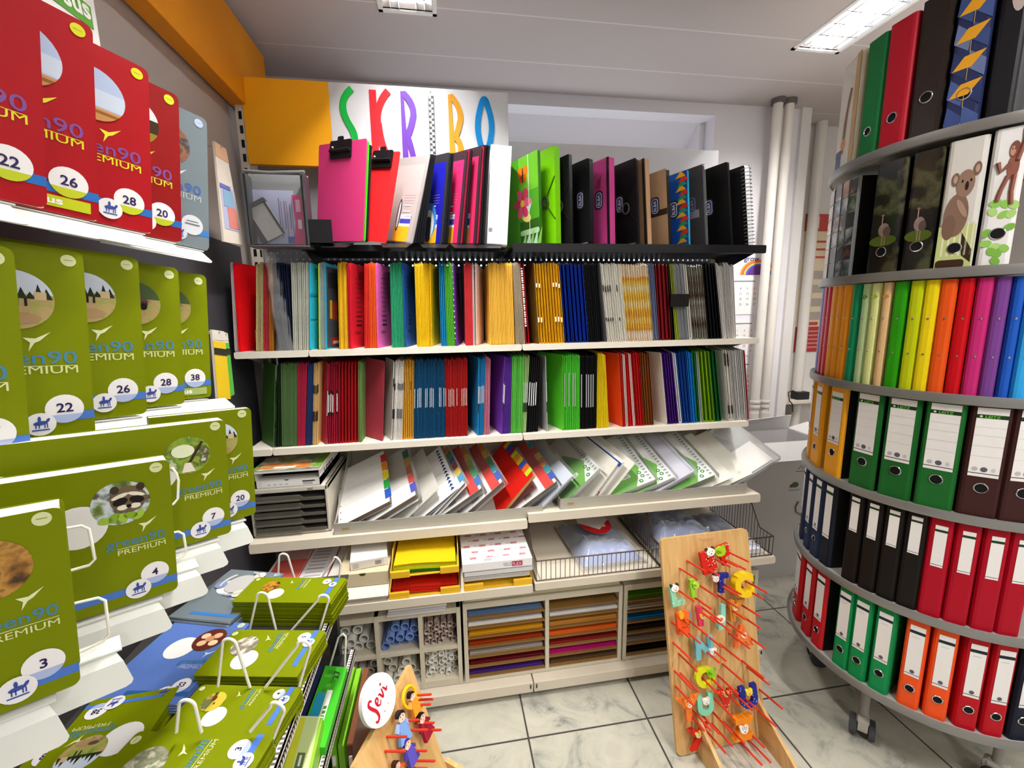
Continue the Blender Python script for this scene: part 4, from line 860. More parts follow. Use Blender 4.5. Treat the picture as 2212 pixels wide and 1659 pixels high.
# ---------------- letter shelf : papers, cartons, yellow trays ----------------
zl = ZL+.001
def lie(u0, u1, yf, z): a = xfor(u0, yf, z); return a, xfor(u1, yf, z)-a
xa, w = lie(560, 700, 1.48, zl)
zq = zl
for k, (hx, lab) in enumerate((('#d9d4cc', 'lowest grey form pad under the red and white forms'), ('#efeae6', 'white form pad in the middle under the red and white forms'), ('#ece7e4', 'red and white printed form pad on top, behind the wire loops'))):
    m = MB(); m.box(0, 0, 0, .235, .33, .022, c_(hx))
    if k == 2:
        m.rect(.01, .06, .12, .2, c_('#e2685c'), .0226); m.rect(.125, .01, .225, .31, c_('#f4f1f0'), .0226); m.rect(.225, .0, .229, .33, c_('#c2304e'), .023); m.rect(.122, .0, .126, .33, c_('#c2304e'), .023); m.rect(.0, .045, .235, .05, c_('#c2304e'), .0234)
        for i in range(9): m.rect(.14, .07+.024*i, .2, .078+.024*i, c_('#b9b6c2'), .0232)
        m.rect(.03, .2, .115, .31, c_('#e0b5ac'), .0227)
    tag(m.build('form_pad', M=T(-.690, 1.475, zq)), lab, 'form pad'); zq += .0225
m = MB(); m.box(0, 0, 0, .05, .3, .09, c_('#cfccc6')); tag(m.build('form_pad', M=T(-.448, 1.48, zl)), 'narrow pale block of paper between the red forms and the kraft cartons', 'paper block')
KR = c_('#d2c2a2', .6)
def carton(lab, u0, u1, yf, z, d, h, mat, flap=None, notch=True, name='carton'):
    x, w = lie(u0, u1, yf, z); o = thing(name, lab, 'carton', T(x, yf, z))
    m = MB(); m.box(0, .0, 0, w, d, h, mat); m.build('carton_body', o, bevel=.002)
    F = FR((0, -.0006, 0), (1, 0, 0), (0, 0, 1), (0, -1, 0))
    if notch: m = MB(F); m.poly([(w/2+.012*cos(i*pi/10), h-.001-.010*sin(i*pi/10)) for i in range(11)], c_('#4a4234'), 0); m.build('thumb_notch', o)
    if flap: m = MB(); m.plate([(.002, -.022, h*.45), (w-.002, -.022, h*.45), (w, 0, h), (0, 0, h)], .002, flap); m.build('lid_flap', o)
    return o, w
carton('cream carton with open lid flap, lowest of the carton stack on the letter shelf', 729, 842, 1.47, zl, .3, .052, c_('#e2dccb', .6), c_('#ece7d9', .6))
carton('kraft carton with thumb notch, middle of the carton stack on the letter shelf', 729, 840, 1.472, zl+.0535, .3, .052, KR)
o, w = carton('small white carton with barcode label lying askew on the kraft carton', 757, 838, 1.49, zl+.107, .2, .034, c_('#e9e6e2', .5), None, False)
o.rotation_euler = (0, 0, R(9))
m = MB(FR((0, -.0008, 0), (1, 0, 0), (0, 0, 1), (0, -1, 0))); m.rect(.006, .004, w*.9, .028, c_('#d9d2c8'), 0)
for i in range(12): m.rect(w*.66+i*.0018, .008, w*.66+i*.0018+.0009, .024, INK, .0004)
for i in range(3): m.rect(.01+.0*i, .008+.006*i, .03, .0095+.006*i, c_('#8a8078'), .0004)
m.build('paper_label', o)
YEL = c_('#e9b62a', .4)
def letter_tray(lab, u0, u1, z):
    x, w = lie(u0, u1, 1.452, z); o = thing('letter_tray', lab, 'letter tray', T(x, 1.452, z))
    m = MB(); m.box(0, .008, 0, w, .34, .003, YEL); m.build('tray_base', o)
    for s in (0, w-.003): m = MB(); m.prism([(.006, 0), (.34, 0), (.34, .06), (.10, .06), (.05, .03), (.006, .024)], s, s+.003, YEL, FR((0, 0, 0), (0, 1, 0), (0, 0, 1), (1, 0, 0))); m.build('side_wall', o)
    for a, b in ((0, w*.28), (w*.72, w)): m = MB(); m.box(a, 0, -.0, b, .01, .026, YEL); m.build('front_lip', o, bevel=.002)
    return x, w
def sheets(lab, x, w, z, n, hx, yf=1.468, d=.29, wav=.004, dx=0, name='paper_sheet', bright=None):
    # a loose stack, every sheet its own thing
    for i in range(n):
        m = MB(); N = 8; t = .0022; vs = []; mat = mt(hx, .5, var=.03, rnd=.12)
        for yy in (0, d):
            for k in range(N+1):
                q = k/N; zz = wav*sin(q*pi*1.3+.4)*(1 if yy == 0 else .3)
                vs += [(q*w, yy, zz), (q*w, yy, zz+t)]
        fs = []
        for k in range(N):
            a = 2*k; b = a+2; r = 2*(N+1)
            fs += [(a+1, b+1, b+1+r, a+1+r), (a, a+r, b+r, b), (a, b, b+1, a+1), (a+r, a+1+r, b+1+r, b+r)]
        fs += [(0, 1, 1+2*(N+1), 2*(N+1)), (2*N, 2*N+2*(N+1), 2*N+1+2*(N+1), 2*N+1)]
        if i == 0: m.add(vs, fs, mat); o = tag(m.build(name, M=T(x+dx, yf, z)), lab, 'sheet', lab if n > 1 else None)
        else: dup(o, T(x+dx+random.uniform(-.003, .003), yf+random.uniform(-.003, .003), z+i*(t+.0004)))
x, w = letter_tray('lower yellow letter tray holding the red card sheets', 841, 994, zl)
sheets('red card sheet in the lower yellow letter tray', x, w-.02, zl+.008, 12, '#cf2312', dx=.01)
x, w = letter_tray('upper yellow letter tray holding the yellow card sheets', 843, 992, zl+.082)
sheets('dark green card sheet at the bottom of the upper yellow tray', x, w-.016, zl+.09, 3, '#12701f', dx=.006)
sheets('lime yellow card sheet in the upper yellow letter tray', x, w-.024, zl+.099, 6, '#c9cf16', dx=.012)
sheets('golden yellow card sheet topping the upper yellow tray', x, w-.024, zl+.116, 3, '#d9b312', dx=.012)
x, w = letter_tray('third yellow letter tray beneath the white paper and the printed wrapper', 1003, 1150, zl)
sheets('grey white paper sheet in the third yellow tray', x, w-.008, zl+.03, 8, '#dedcda', dx=.002, wav=.001)
m = MB(); m.box(0, 0, 0, w, .31, .016, c_('#e8e8ea', .3)); tag(m.build('folder_pack', M=T(x+.002, 1.455, zl+.058)), 'glossy white pack between the printed wrapper and the third yellow tray', 'pack')
fw = w+.004
m = MB(); m.box(0, 0, 0, fw, .31, .03, c_('#efecec', .4))
RD = c_('#b22a48'); k = 0
for j in range(7):
    for i in range(4):
        X = .008+i*.062+(j % 2)*.02-.01*(j % 3); Y = .03+j*.042
        if X+.045 > fw: continue
        m.text('VELO', X, Y, .008, c_('#8a6a74'), .0306, w=.02); m.rect(X+.021, Y-.002, X+.045, Y+.010, RD, .0306); m.text('FLEX', X+.0225, Y, .0075, c_('#f4e6ea'), .031, w=.021)
m.rect(fw*.3, .002, fw*.78, .03, c_('#f4f2f2'), .0309)
for i in range(9): m.rect(fw*.32+i*.003, .008, fw*.32+i*.003+.0015, .024, INK, .0312)
F = FR((0, -.0005, 0), (1, 0, 0), (0, 0, 1), (0, -1, 0)); m.text('VELO', .15, .008, .014, c_('#8a6a74'), 0, F, w=.03); m.rect(.182, .005, .222, .024, RD, 0, F); m.text('FLEX', .185, .008, .012, c_('#f4e6ea'), .0004, F, w=.034)
tag(m.build('paper_ream', M=T(x-.004, 1.448, zl+.082)), 'white wrapped pack printed all over with small red logos', 'pack')

# ---------------- wire baskets with bags of covers ----------------
WIRE = mt('#4b4138', .35, .5, rnd=0)
def basket(xa, xb, lab, rs=True):
    o = thing('wire_basket', lab, 'basket', T(xa, 1.446, ZK+.001)); w = xb-xa; d = .42; n = int(w/.018)
    for nm, p in (('front_grid', 0),):
        m = MB(); m.tube([(0, 0, .005), (w, 0, .005)], .0022, WIRE, 6); m.tube([(0, 0, .085), (w, 0, .085)], .0026, WIRE, 6)
        for i in range(n+1): m.tube([(w*i/n, 0, .005), (w*i/n, 0, .085)], .0013, WIRE, 5)
        m.build(nm, o)
    for x in (0, w):
        m = MB(); m.tube([(x, 0, .085), (x, .08, .085), (x, .14, .17), (x, d, .17)], .0026, WIRE, 6); m.tube([(x, 0, .005), (x, d, .005)], .0022, WIRE, 6)
        for i in range(24):
            y = d*i/23; zt_ = .085 if y < .08 else .17 if y > .14 else .085+(y-.08)/.06*.085
            m.tube([(x, y, .005), (x, y, zt_)], .0013, WIRE, 5)
        m.build('side_grid', o)
xm = xfor(1428, 1.446, ZK+.03)-.002
basket(XJ+.012, xm, 'left-hand wire basket with the film bag and red label')
basket(xm+.006, XR-.01, 'wire basket at the shelf end, partly behind the wooden peg board')
def bag_mesh(w, d, h, mat, seed, n=14):
    rnd = random.Random(seed); m = MB(); vs = []; g = [[rnd.uniform(-1, 1) for _ in range(n+1)] for _ in range(n+1)]
    for j in range(n+1):
        for i in range(n+1):
            u, v = i/n, j/n; e = min(1, 5*min(u, 1-u, v, 1-v)+.12)
            vs.append((u*w, v*d, h*e*(.8+.14*g[j][i]+.2*sin(v*6+u*2))))
    fs = [(j*(n+1)+i, j*(n+1)+i+1, (j+1)*(n+1)+i+1, (j+1)*(n+1)+i) for j in range(n) for i in range(n)]
    k = len(vs); vs += [(i/n*w, j/n*d, 0) for j in (0, n) for i in (0, n)]
    m.add(vs, fs, mat); return m
def bag(lab, x, y, z, w, d, h, hx, seed, fac=.4, rot=0, extra=None):
    o = tag(bag_mesh(w, d, h, clear(hx, fac*.7, .05), seed).build('cover_bag', M=T(x, y, z) @ Mx.Rotation(rot, 4, 'Z'), smooth=True), lab, 'bag')
    m = bag_mesh(w*.92, d*.92, h*.72, clear('#9fb4ee', .55, .25), seed+3); m.F = T(w*.04, d*.04, .004)
    m2 = MB(T(w*.04, d*.04, .004)); m2.add(m.v, m.f, m.mats[0]); m2.build('cover_stack', o, smooth=True)
    if extra: extra(o, w, d, h)
    return o
def redlab(o, w, d, h):
    m = MB(T(w*.5, d*.62, h+.010)); m.poly(ell(0, 0, w*.26, d*.3, 24), c_('#d8d2d0'), 0); m.poly([(w*.26*cos(pi+i*pi/12), d*.3*sin(pi+i*pi/12)) for i in range(13)]+[(w*.22, -d*.02), (0, -d*.2), (-w*.2, -d*.04)], c_('#c41f24'), .0006); m.poly(ell(w*.1, -d*.12, .012, .012, 12), c_('#e8c0b8'), .001); m.build('round_label', o)
bag('clear bag of bluish book covers with red and white label in the wire basket', XJ+.20, 1.47, ZK+.006, .27, .36, .07, '#eef3fb', 3, .3, .06, redlab)
bag('large clear bag of bluish book covers at the back of the end basket', xm+.02, 1.52, ZK+.006, .3, .32, .10, '#eaf0fa', 9, .3)
bag('flat clear bag with white inlay at the outer end of the end basket', xm+.31, 1.455, ZK+.006, .16, .36, .05, '#f2f2f4', 12, .35, 0, lambda o, w, d, h: MB().box(.01, .01, .002, w-.02, d-.02, .02, c_('#dcdce0')).build('inlay_sheet', o))

# ---------------- tube cabinet and the two paper cabinets ----------------
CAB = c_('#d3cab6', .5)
YC = 1.502; x0, x1 = xfor(722, YC, .2), xfor(998, YC, .2); zc0, zc1 = .070, .405; cw = x1-x0
tc_ = thing('tube_cabinet', 'beige cabinet of six open cells filled with rolls, beside the paper cabinet', 'cabinet', T(x0, YC, zc0)); hgt = zc1-zc0; dpt = .44
xs = [0, cw/3-.004, 2*cw/3-.002, cw-.016]; th = .016
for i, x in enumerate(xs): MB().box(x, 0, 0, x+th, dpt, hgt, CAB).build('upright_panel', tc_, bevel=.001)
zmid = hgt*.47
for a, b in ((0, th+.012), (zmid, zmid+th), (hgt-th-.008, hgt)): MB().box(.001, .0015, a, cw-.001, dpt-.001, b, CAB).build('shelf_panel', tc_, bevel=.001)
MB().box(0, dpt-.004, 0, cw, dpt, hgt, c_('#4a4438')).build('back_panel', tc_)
def roll(name, lab, r, L, hx, x, y, z, group, tilt=0, hollow=True, base=None, clr=None):
    M = T(x, y, z) @ Mx.Rotation(tilt, 4, 'Z')
    if base: return dup(base, M)
    m = MB(); n = 14; mat = clr or mt(hx, .35, var=.05, rnd=.10); ri = r*.72
    ro = [(r*cos(2*pi*i/n), r*sin(2*pi*i/n)) for i in range(n)]; rI = [(ri*cos(2*pi*i/n), ri*sin(2*pi*i/n)) for i in range(n)]
    vs = [(a, 0, b) for a, b in ro]+[(a, 0, b) for a, b in rI]+[(a, L, b) for a, b in ro]+[(a, .05, b) for a, b in rI]
    fs = []
    for i in range(n):
        j = (i+1) % n
        fs += [(i, n+i, n+j, j), (i, j, 2*n+j, 2*n+i), (n+i, 3*n+i, 3*n+j, n+j)]
    fs += [tuple(range(3*n, 4*n)), tuple(range(2*n, 3*n))]
    m.add(vs, fs, mat); o = m.build(name, M=M, smooth=True); tag(o, lab, 'roll', group); return o
def fill(ci, ri_, r, hx, lab, rows, L=.36, yj=.03, clr=None, skip=0):
    xa = x0+xs[ci]+th; xb = x0+xs[ci+1]; za = zc0+((th+.012) if ri_ == 0 else zmid+th); n = int((xb-xa)/(2*r+.0006)); base = None
    g = (xb-xa-2*r*n)/max(1, n)
    for j in range(rows):
        k = n-(j % 2)
        for i in range(k):
            if j == rows-1 and random.random() < skip: continue
            x = xa+r+g/2+i*(2*r+g)+(j % 2)*(r+g/2); z = za+r+.0008+j*r*1.78
            base = roll('paper_roll', lab, r, L, hx, x, YC+.015+random.uniform(0, yj), z, lab, 0, base=base, clr=clr) if base else roll('paper_roll', lab, r, L, hx, x, YC+.02, z, lab, clr=clr)
fill(0, 1, .0185, '#d9d8d2', 'clear and white roll in the upper cell nearest the notebook rack', 3, skip=.3)
fill(1, 1, .0165, '#7f9ad6', 'blue tinted roll in the upper middle cell of the tube cabinet', 3, skip=.3)
fill(2, 1, .0115, '#a97a66', 'thin brown patterned roll in the upper cell next to the paper cabinet', 4, clr=pic(['#7a4a3a', '#d9d2c8', '#8a5a4a', '#e8e4de', '#6a7a9a'], 30, 6), skip=.3)
fill(0, 0, .0165, '#d2d0c8', 'white roll in the lower cell nearest the notebook rack', 3, skip=.3)
fill(1, 0, .0175, '#d6d2c6', 'cream white roll in the lower middle cell of the tube cabinet', 3, skip=.3)
fill(2, 0, .0118, '#e9e6de', 'narrow white cardboard roll in the lower cell next to the paper cabinet', 5, skip=.2)
# pads lying on top of the tube cabinet
xa, w = lie(836, 962, 1.49, zc1)
for k, (hx, lab) in enumerate((('#dfdad8', 'white drawing pad at the bottom of the pads on the tube cabinet'), ('#cfd0dc', 'blue edged drawing pad in the middle on the tube cabinet'), ('#efe9e2', 'yellow covered drawing pad topping the tube cabinet'))):
    m = MB(); m.box(0, 0, 0, w, .3, .0085, c_(hx)); m.box(.004, .003, .0085, w-.004, .3, .0095, c_('#d9b92a') if k == 2 else c_(hx))
    tag(m.build('drawing_pad', M=T(xa+.003*k, 1.49, zc1+.001+k*.0105)), lab, 'pad')
def paper_cab(xa, xb, lab, cols, nsl, fillc, ribs=True):
    w = xb-xa; o = thing('paper_cabinet', lab, 'cabinet', T(xa, YC, zc0)); H = hgt+.01
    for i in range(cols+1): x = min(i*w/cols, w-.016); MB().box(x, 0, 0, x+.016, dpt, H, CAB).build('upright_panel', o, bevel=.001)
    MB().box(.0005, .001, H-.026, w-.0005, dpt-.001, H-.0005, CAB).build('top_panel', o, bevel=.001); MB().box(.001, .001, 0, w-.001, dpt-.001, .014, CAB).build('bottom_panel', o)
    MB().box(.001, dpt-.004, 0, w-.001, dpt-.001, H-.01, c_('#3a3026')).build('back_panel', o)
    BR = mt('#8a6636', .5, var=.12, rnd=.08, scale=20); st = (H-.046)/nsl; shp = None
    for c in range(cols):
        for k in range(nsl):
            zz = .016+k*st; xx = c*w/cols+.0165
            if shp is None: shp = MB().box(0, .002, 0, w/cols-.018, dpt-.01, .007, BR).build('slot_shelf', o, T(xx, 0, zz))
            else: dup(shp, T(xx, 0, zz))
            m = MB(); 
            hx = fillc[c][k]
            if hx:
                n = 3; sw = w/cols-.03
                for q in range(n):
                    if q == 0: s = tag(MB().box(0, 0, 0, sw, .38, .0035, mt(hx[0], .4, var=.03, rnd=.1)).build('paper_sheet', M=T(xa+xx+.004, YC+.012, zc0+zz+.0078)), hx[1], 'sheet', hx[1])
                    else: dup(s, T(xa+xx+.004+random.uniform(-.002, .004), YC+.012+random.uniform(-.004, .01), zc0+zz+.0078+q*.0042))
    return o
P1 = [[('#4a2a86', 'violet sheet, lowest slot of the wide column'), ('#6d1425', 'maroon sheet, second slot from below, wide column'), ('#b5aca2', 'clear film sheet, third slot from below, wide column'), ('#b23c0e', 'rust orange sheet in the wide column'), ('#e2a01a', 'golden yellow sheet in the wide column'), ('#e8e5e2', 'white sheet in the wide column, below the slate blue'), ('#5d7699', 'slate blue sheet in the topmost slot of the wide column')],
      [('#59402e', 'brown sheet in the lowest slot of the narrow column'), ('#c01a78', 'magenta sheet in the narrow column'), ('#8a1c1a', 'dark red sheet above the magenta one, narrow column'), ('#e8641e', 'orange sheet in the narrow column'), ('#c98a3a', 'ochre sheet in the narrow column'), ('#dcdad8', 'white sheet in the narrow column, upper part'), None]]
xp0, xp1 = xfor(1002, YC, .2), xfor(1343, YC, .2)
paper_cab(xp0+.002, xp1, 'beige paper cabinet with two columns of brown slots full of coloured sheets', 2, 7, P1)
P2 = [[('#1d1b1a', 'black sheet in the lowest slots, cabinet behind the peg board'), ('#a9a4a0', 'grey sheet in the cabinet behind the peg board'), ('#3a2f28', 'dark brown sheet in the cabinet behind the peg board'), ('#1f8fe0', 'bright blue sheet in the cabinet behind the peg board'), ('#d9d4c4', 'cream sheet above the bright blue one'), ('#5f9a1c', 'leaf green sheet in the top slot behind the peg board')]]
paper_cab(xp1+.006, XR-.015, 'beige paper cabinet with a single column of slots behind the wooden peg board', 1, 6, P2)
# wrapped sheet pack with red arcs on top of the middle paper cabinet
zt = zc0+hgt+.011
m = MB(); w = xp1-xp0-.02; m.box(0, 0, 0, w, .36, .012, c_('#dcd4b4'))
for cx in (.30, .47): 
    for r_ in (.13,): m.tube([(w*cx+r_*1.0*cos(pi+i*pi/14), .36+.30*sin(pi+i*pi/14)*.8, .0125) for i in range(15)], .006, c_('#d1344a', .3), 6)
o = tag(m.build('sheet_pack', M=T(xp0+.008, YC+.01, zt)), 'cream sheet pack with red arcs in crinkled film on top of the wide paper cabinet', 'pack')
bm_ = bag_mesh(w, .37, .02, clear('#f4f4ee', .12, .05), 21, 18); m2 = MB(T(0, -.006, .006)); m2.add(bm_.v, bm_.f, bm_.mats[0]); m2.build('film_wrap', o, smooth=True)
MB().box(.02, -.003, .002, .1, -.001, .006, c_('#f4f2e8')).build('paper_label', o)
m = MB(); m.box(0, 0, 0, .3, .3, .03, c_('#1d1c1c')); tag(m.build('black_pad', M=T(xp1+.12, YC+.03, zt)), 'black pad on top of the cabinet behind the peg board', 'pad')
# ---------------- round binder carousel ----------------
CC = V((1.693, 1.187, 0)); CRD = .4025
DECK = [1.972, 1.612, 1.272, .938, .605, .280]      # deck tops, from the top tier down
DKM = mt('#a9a7a2', .4, .1, var=.02, rnd=0); RIM = mt('#8b8a88', .3, .4, var=.02, rnd=0)
car = thing('binder_carousel', 'tall round six-tier binder carousel on castors, grey decks, next to the shelf wall', 'carousel', T(CC.x, CC.y, 0))
def disc(r, n=72): return [(r*cos(2*pi*i/n), r*sin(2*pi*i/n)) for i in range(n)]
for k, z in enumerate(DECK):
    dk = MB().prism(disc(CRD-.004), z-.018, z, DKM).build('deck', car)
    m = MB(); n = 72; pr = [(CRD-.006, z-.024), (CRD, z-.022), (CRD+.002, z-.010), (CRD, z+.003), (CRD-.006, z+.004)]
    vs = [(r*cos(2*pi*i/n), r*sin(2*pi*i/n), h) for i in range(n) for r, h in pr]; q = len(pr)
    m.add(vs, [(i*q+j, ((i+1) % n)*q+j, ((i+1) % n)*q+(j+1) % q, i*q+(j+1) % q) for i in range(n) for j in range(q)], RIM); m.build('deck_rim', dk, smooth=True)
MB().tube([(0, 0, .16), (0, 0, 2.30)], .055, c_('#2b2b2d', .4), 20).build('centre_column', car, smooth=True)
m = MB(); 
for i in range(5): a = R(195+72*i); m.box(0, -.03, .20, .33, .03, .245, c_('#8d8b86', .4), Mx.Rotation(a, 4, 'Z'))
m.build('base_spokes', car)
for i in range(5):
    a = R(195+72*i); F = T(.285*cos(a), .285*sin(a), 0) @ Mx.Rotation(a+.5, 4, 'Z')
    m = MB(F); dkw = c_('#47484b', .4)
    for s in (-.026, .026):
        m.tube([(0, s-.009, .034), (0, s+.009, .034)], .034, dkw, 18)
    m.prism(rrect(-.03, .03, .03, .085, .012), -.014, .014, c_('#b9b6ae', .4), FR((0, 0, 0), (1, 0, 0), (0, 0, 1), (0, -1, 0))); m.tube([(.0, 0, .08), (0, 0, .20)], .014, c_('#9a9893', .3), 10); m.tube([(-.02, 0, .07), (.02, 0, .07)], .018, c_('#c5c2ba', .35), 10)
    m.build('castor', car, smooth=True)
def rim_angle(u, z, r=CRD-.012):
    best = (1e9, 0)
    for i in range(900):
        a = pi*.55+pi*1.15*i/900
        P = (CC.x+r*cos(a), CC.y+r*sin(a), z)
        if (CAM.x-P[0])*cos(a)+(CAM.y-P[1])*sin(a) < 0: continue
        e = abs(proj(P)[0]-u)
        if e < best[0]: best = (e, a)
    return best[1]
CHR = c_('#c9cacc', .2); HOLE = c_('#0c0c0d', .7)
CHR = mt('#d0d1d3', .2, 1, rnd=0, var=.02)
def binder(u0, u1, tier, hx, lab, w=None, h=.318, label=None, hole=None, art=None, d=.27, group=None, side='#1b1a1b', rivets=None, rough=.42, name='ring_binder', lean=0):
    zd = DECK[tier]; zm = zd+h*.5
    a0, a1 = rim_angle(u0, zm), rim_angle(u1, zm); a = (a0+a1)/2; rr = CRD-.014
    w = w or max(.02, abs(a1-a0)*rr*1.0)
    x = V((-sin(a), cos(a), 0)); y = V((-cos(a), -sin(a), 0))     # x along the rim, y inwards
    # seen from outside, local x must run to the right: flip so that x cross up points outwards
    x = -x if x.cross(V((0, 0, 1))).dot(-y) < 0 else x
    O = V((CC.x, CC.y, zd+.001))-y*rr
    M = FR(O, x, y, (0, 0, 1)); hw = w/2; t = .0022
    o = thing(name, lab, 'binder', M, group)
    col = mt(hx, rough, var=.03, rnd=0) if isinstance(hx, str) else hx; sd = mt(side, .5, rnd=0)
    P = [(-hw, d), (-hw, .010), (-hw+.004, .002), (-hw+.010, 0), (hw-.010, 0), (hw-.004, .002), (hw, .010), (hw, d), (hw-t, d), (hw-t, .011), (hw-.010, t), (-hw+.010, t), (-hw+t, .011), (-hw+t, d)]
    m = MB(); n = len(P)
    vs = [(px, py, z) for z in (0, h) for px, py in P]
    # spine faces carry the cover colour, the boards the side colour
    fs1 = []; fs2 = []
    for i in range(n):
        f = (i, (i+1) % n, n+(i+1) % n, n+i); (fs1 if 1 <= i <= 5 else fs2).append(f)
    caps = [(0, 1, 12, 13), (1, 2, 11, 12), (2, 3, 11), (3, 4, 10, 11), (4, 5, 10), (5, 6, 9, 10), (6, 7, 8, 9)]
    m.add(vs, fs1, col); m.add(vs, fs2, sd)
    m.add(vs, [tuple(reversed(c)) for c in caps]+[tuple(n+i for i in c) for c in caps], col)
    SFm = FR((0, -.0006, 0), (1, 0, 0), (0, 0, 1), (0, -1, 0))
    if art: art(m, SFm, hw, h)
    m.build('cover', o)
    MB().box(-hw+.004, .02, .004, hw-.004, d-.01, h-.012, c_('#161516', .8)).build('inner_mechanism', o)
    if label:
        y0, y1, lw = label[:3]; m = MB(SFm); k = hw*lw
        m.rect(-k, y0*h, k, y1*h, c_('#eae7e6', .4), .0004)
        Hl = (y1-y0)*h; bt = y0*h+Hl*.85
        m.rect(-k, bt, k, bt+Hl*.055, c_('#1f3a1e' if len(label) < 4 else label[3], .4), .0008)
        m.rect(-k, y0*h+Hl*.045, k, y0*h+Hl*.055, c_('#26242c', .4), .0008)
        if hw > .03:
            m.text('LEITZ', -k*.45, bt+Hl*.008, Hl*.034, c_('#6cc04a', .4), .0011, w=k*.95, bold=.02); m.poly(ell(-k*.72, bt+Hl*.026, .003, .003, 10), c_('#bfe0a8', .4), .0011)
            m.poly(ell(0, y0*h+Hl*.11, .007, .007, 14), c_('#5b5a66', .4), .0008); m.poly(ell(-k*.6, y0*h+Hl*.11, .006, .006, 12), c_('#b9b7bd', .4), .0008); m.poly(ell(k*.6, y0*h+Hl*.11, .004, .006, 12), c_('#c9c7cc', .4), .0008)
            for q in (.3, .45, .6, .72): m.rect(-k, y0*h+Hl*q, k, y0*h+Hl*q+.0006, c_('#c6c3c6', .4), .0008)
        elif hole: m.poly(ell(0, y0*h+Hl*.10, k*.32, .006, 14), c_('#5b5a66', .4), .0008); m.rect(-k*.6, y0*h+Hl*.78, k*.4, y0*h+Hl*.785, c_('#9a98a0', .4), .0008)
        m.build('spine_label', o)
    if hole:
        hz, hr = hole; m = MB(SFm); m.poly(ell(0, hz*h, hr, hr, 20), HOLE, .0005); m.build('finger_hole', o)
        m = MB(); m.ring((0, -.001, hz*h), (0, 1, 0), hr+.001, .0016, CHR, 22); m.build('finger_ring', o, smooth=True)
    for q in (rivets or ()):
        m = MB(); m.ball((0, -.0005, q*h), .0032, CHR, 8, (1, .6, 1)); m.build('rivet', o, smooth=True)
    return o
LW_ = (.36, .96, .74)
# tier 1 (top)
binder(1803, 1814, 0, '#cfd3c6', 'narrow pale binder on the top tier, nearest the white pipes', h=.315, hole=(.2, .006), side='#c9c9c2')
def giraffe(m, F, hw, h):
    m.rect(-hw*.9, 0, hw*.55, h*.98, c_('#e6e0d6', .3), .0003, F); m.rect(hw*.5, 0, hw*.95, h, c_('#c7a56a', .3), .0004, F)
    m.poly([(-hw*.4, h*.15), (-hw*.1, h*.15), (hw*.1, h*.55), (hw*.35, h*.72), (hw*.1, h*.74), (-hw*.05, h*.66), (-hw*.3, h*.45)], c_('#8a6a4c', .4), .0006, F)
    m.rect(-hw*.9, 0, -hw*.3, h*.2, c_('#3c4a74', .3), .0006, F); m.poly(ell(-hw*.2, h*.24, hw*.25, .018, 12), c_('#e08a3a', .3), .0008, F)
binder(1815, 1855, 0, '#dcd6cc', 'cream animal print binder on the top tier beside the green one', h=.33, art=giraffe, side='#d9c7a0')
binder(1861, 1903, 0, '#127a3c', 'dark green binder on the top tier', h=.33, hole=(.22, .011), side='#0f6a34')
binder(1907, 1965, 0, '#c21a30', 'red binder on the top tier, right of the green one', h=.335, hole=(.24, .012), side='#a81628')
binder(1973, 2046, 0, '#2c221e', 'dark brown binder on the top tier, between red and geometric print', h=.345, hole=(.29, .0125), side='#1c1716')
def geo(m, F, hw, h):
    blues = ['#3c4f86', '#4a5f9a', '#2c3866', '#6a78a6']
    for k in range(6):
        y = h*(-.06+.185*k)
        m.poly([(-hw*.96, y+.03), (-hw*.1, y+.005), (hw*.0, y+.045), (-hw*.85, y+.075)], c_(blues[k % 4], .3), .0003, F)
        m.poly([(hw*.0, y+.03), (hw*.95, y), (hw*.95, y+.04), (hw*.0, y+.07)], c_(blues[(k+1) % 4], .3), .0003, F)
        if k: m.poly([(-hw*.85, y+.028), (hw*.2, y+.03), (hw*.9, y+.062), (-hw*.25, y+.058)], c_('#e8a62a', .3), .0006, F)
        m.rect(-hw*.02, y, hw*.02, y+.03, c_('#c9a45a', .3), .0007, F)
binder(2055, 2138, 0, '#27305a', 'geometric print binder in blue and gold on the top tier', h=.35, hole=(.22, .012), art=geo, side='#1c2038')
binder(2148, 2215, 0, '#15151a', 'black picture binder on the top tier, right of the geometric one', h=.35, art=lambda m, F, hw, h: m.poly(ell(hw*.3, h*.82, hw*.6, h*.16, 20), c_('#b9a9a4', .4), .0004, F), side='#101012')
# tier 2
COLL = pic(['#3a3436', '#8a8f94', '#5a4030', '#c9cdd2', '#4a5a3a', '#b07a4a'], 34, 3, .2)
for i, (a, b_) in enumerate(((1784, 1796), (1797, 1810), (1811, 1825), (1826, 1843))):
    def coll(m, F, hw, h):
        for k in range(6): c = ('#5a6068', '#8a4a34', '#3e5a2e', '#c07a3c', '#9aa4ae', '#4a3c38', '#6a8a9a', '#2e3a24')[(k*3+i*2) % 8]; m.rect(-hw*.9, h*(.015+.164*k), hw*.9, h*(.165+.164*k), pic([c, '#2b2a2c', c, '#c9c6c0'], 16, k+i, .2), .0003, F)
    binder(a, b_, 1, '#8f9296', ('outermost photo collage binder on the second tier', 'second photo collage binder from the pipes, second tier', 'third photo collage binder from the pipes, second tier', 'photo collage binder beside the dark jungle binders, second tier')[i], h=.31, art=coll, side='#b9babc' if i < 3 else '#141313', rough=.2)
JUN = pic(['#0b0c0a', '#0f100d', '#15160f', '#4a4a30', '#0e0f0b', '#1c1d14'], 9, 7, .2)
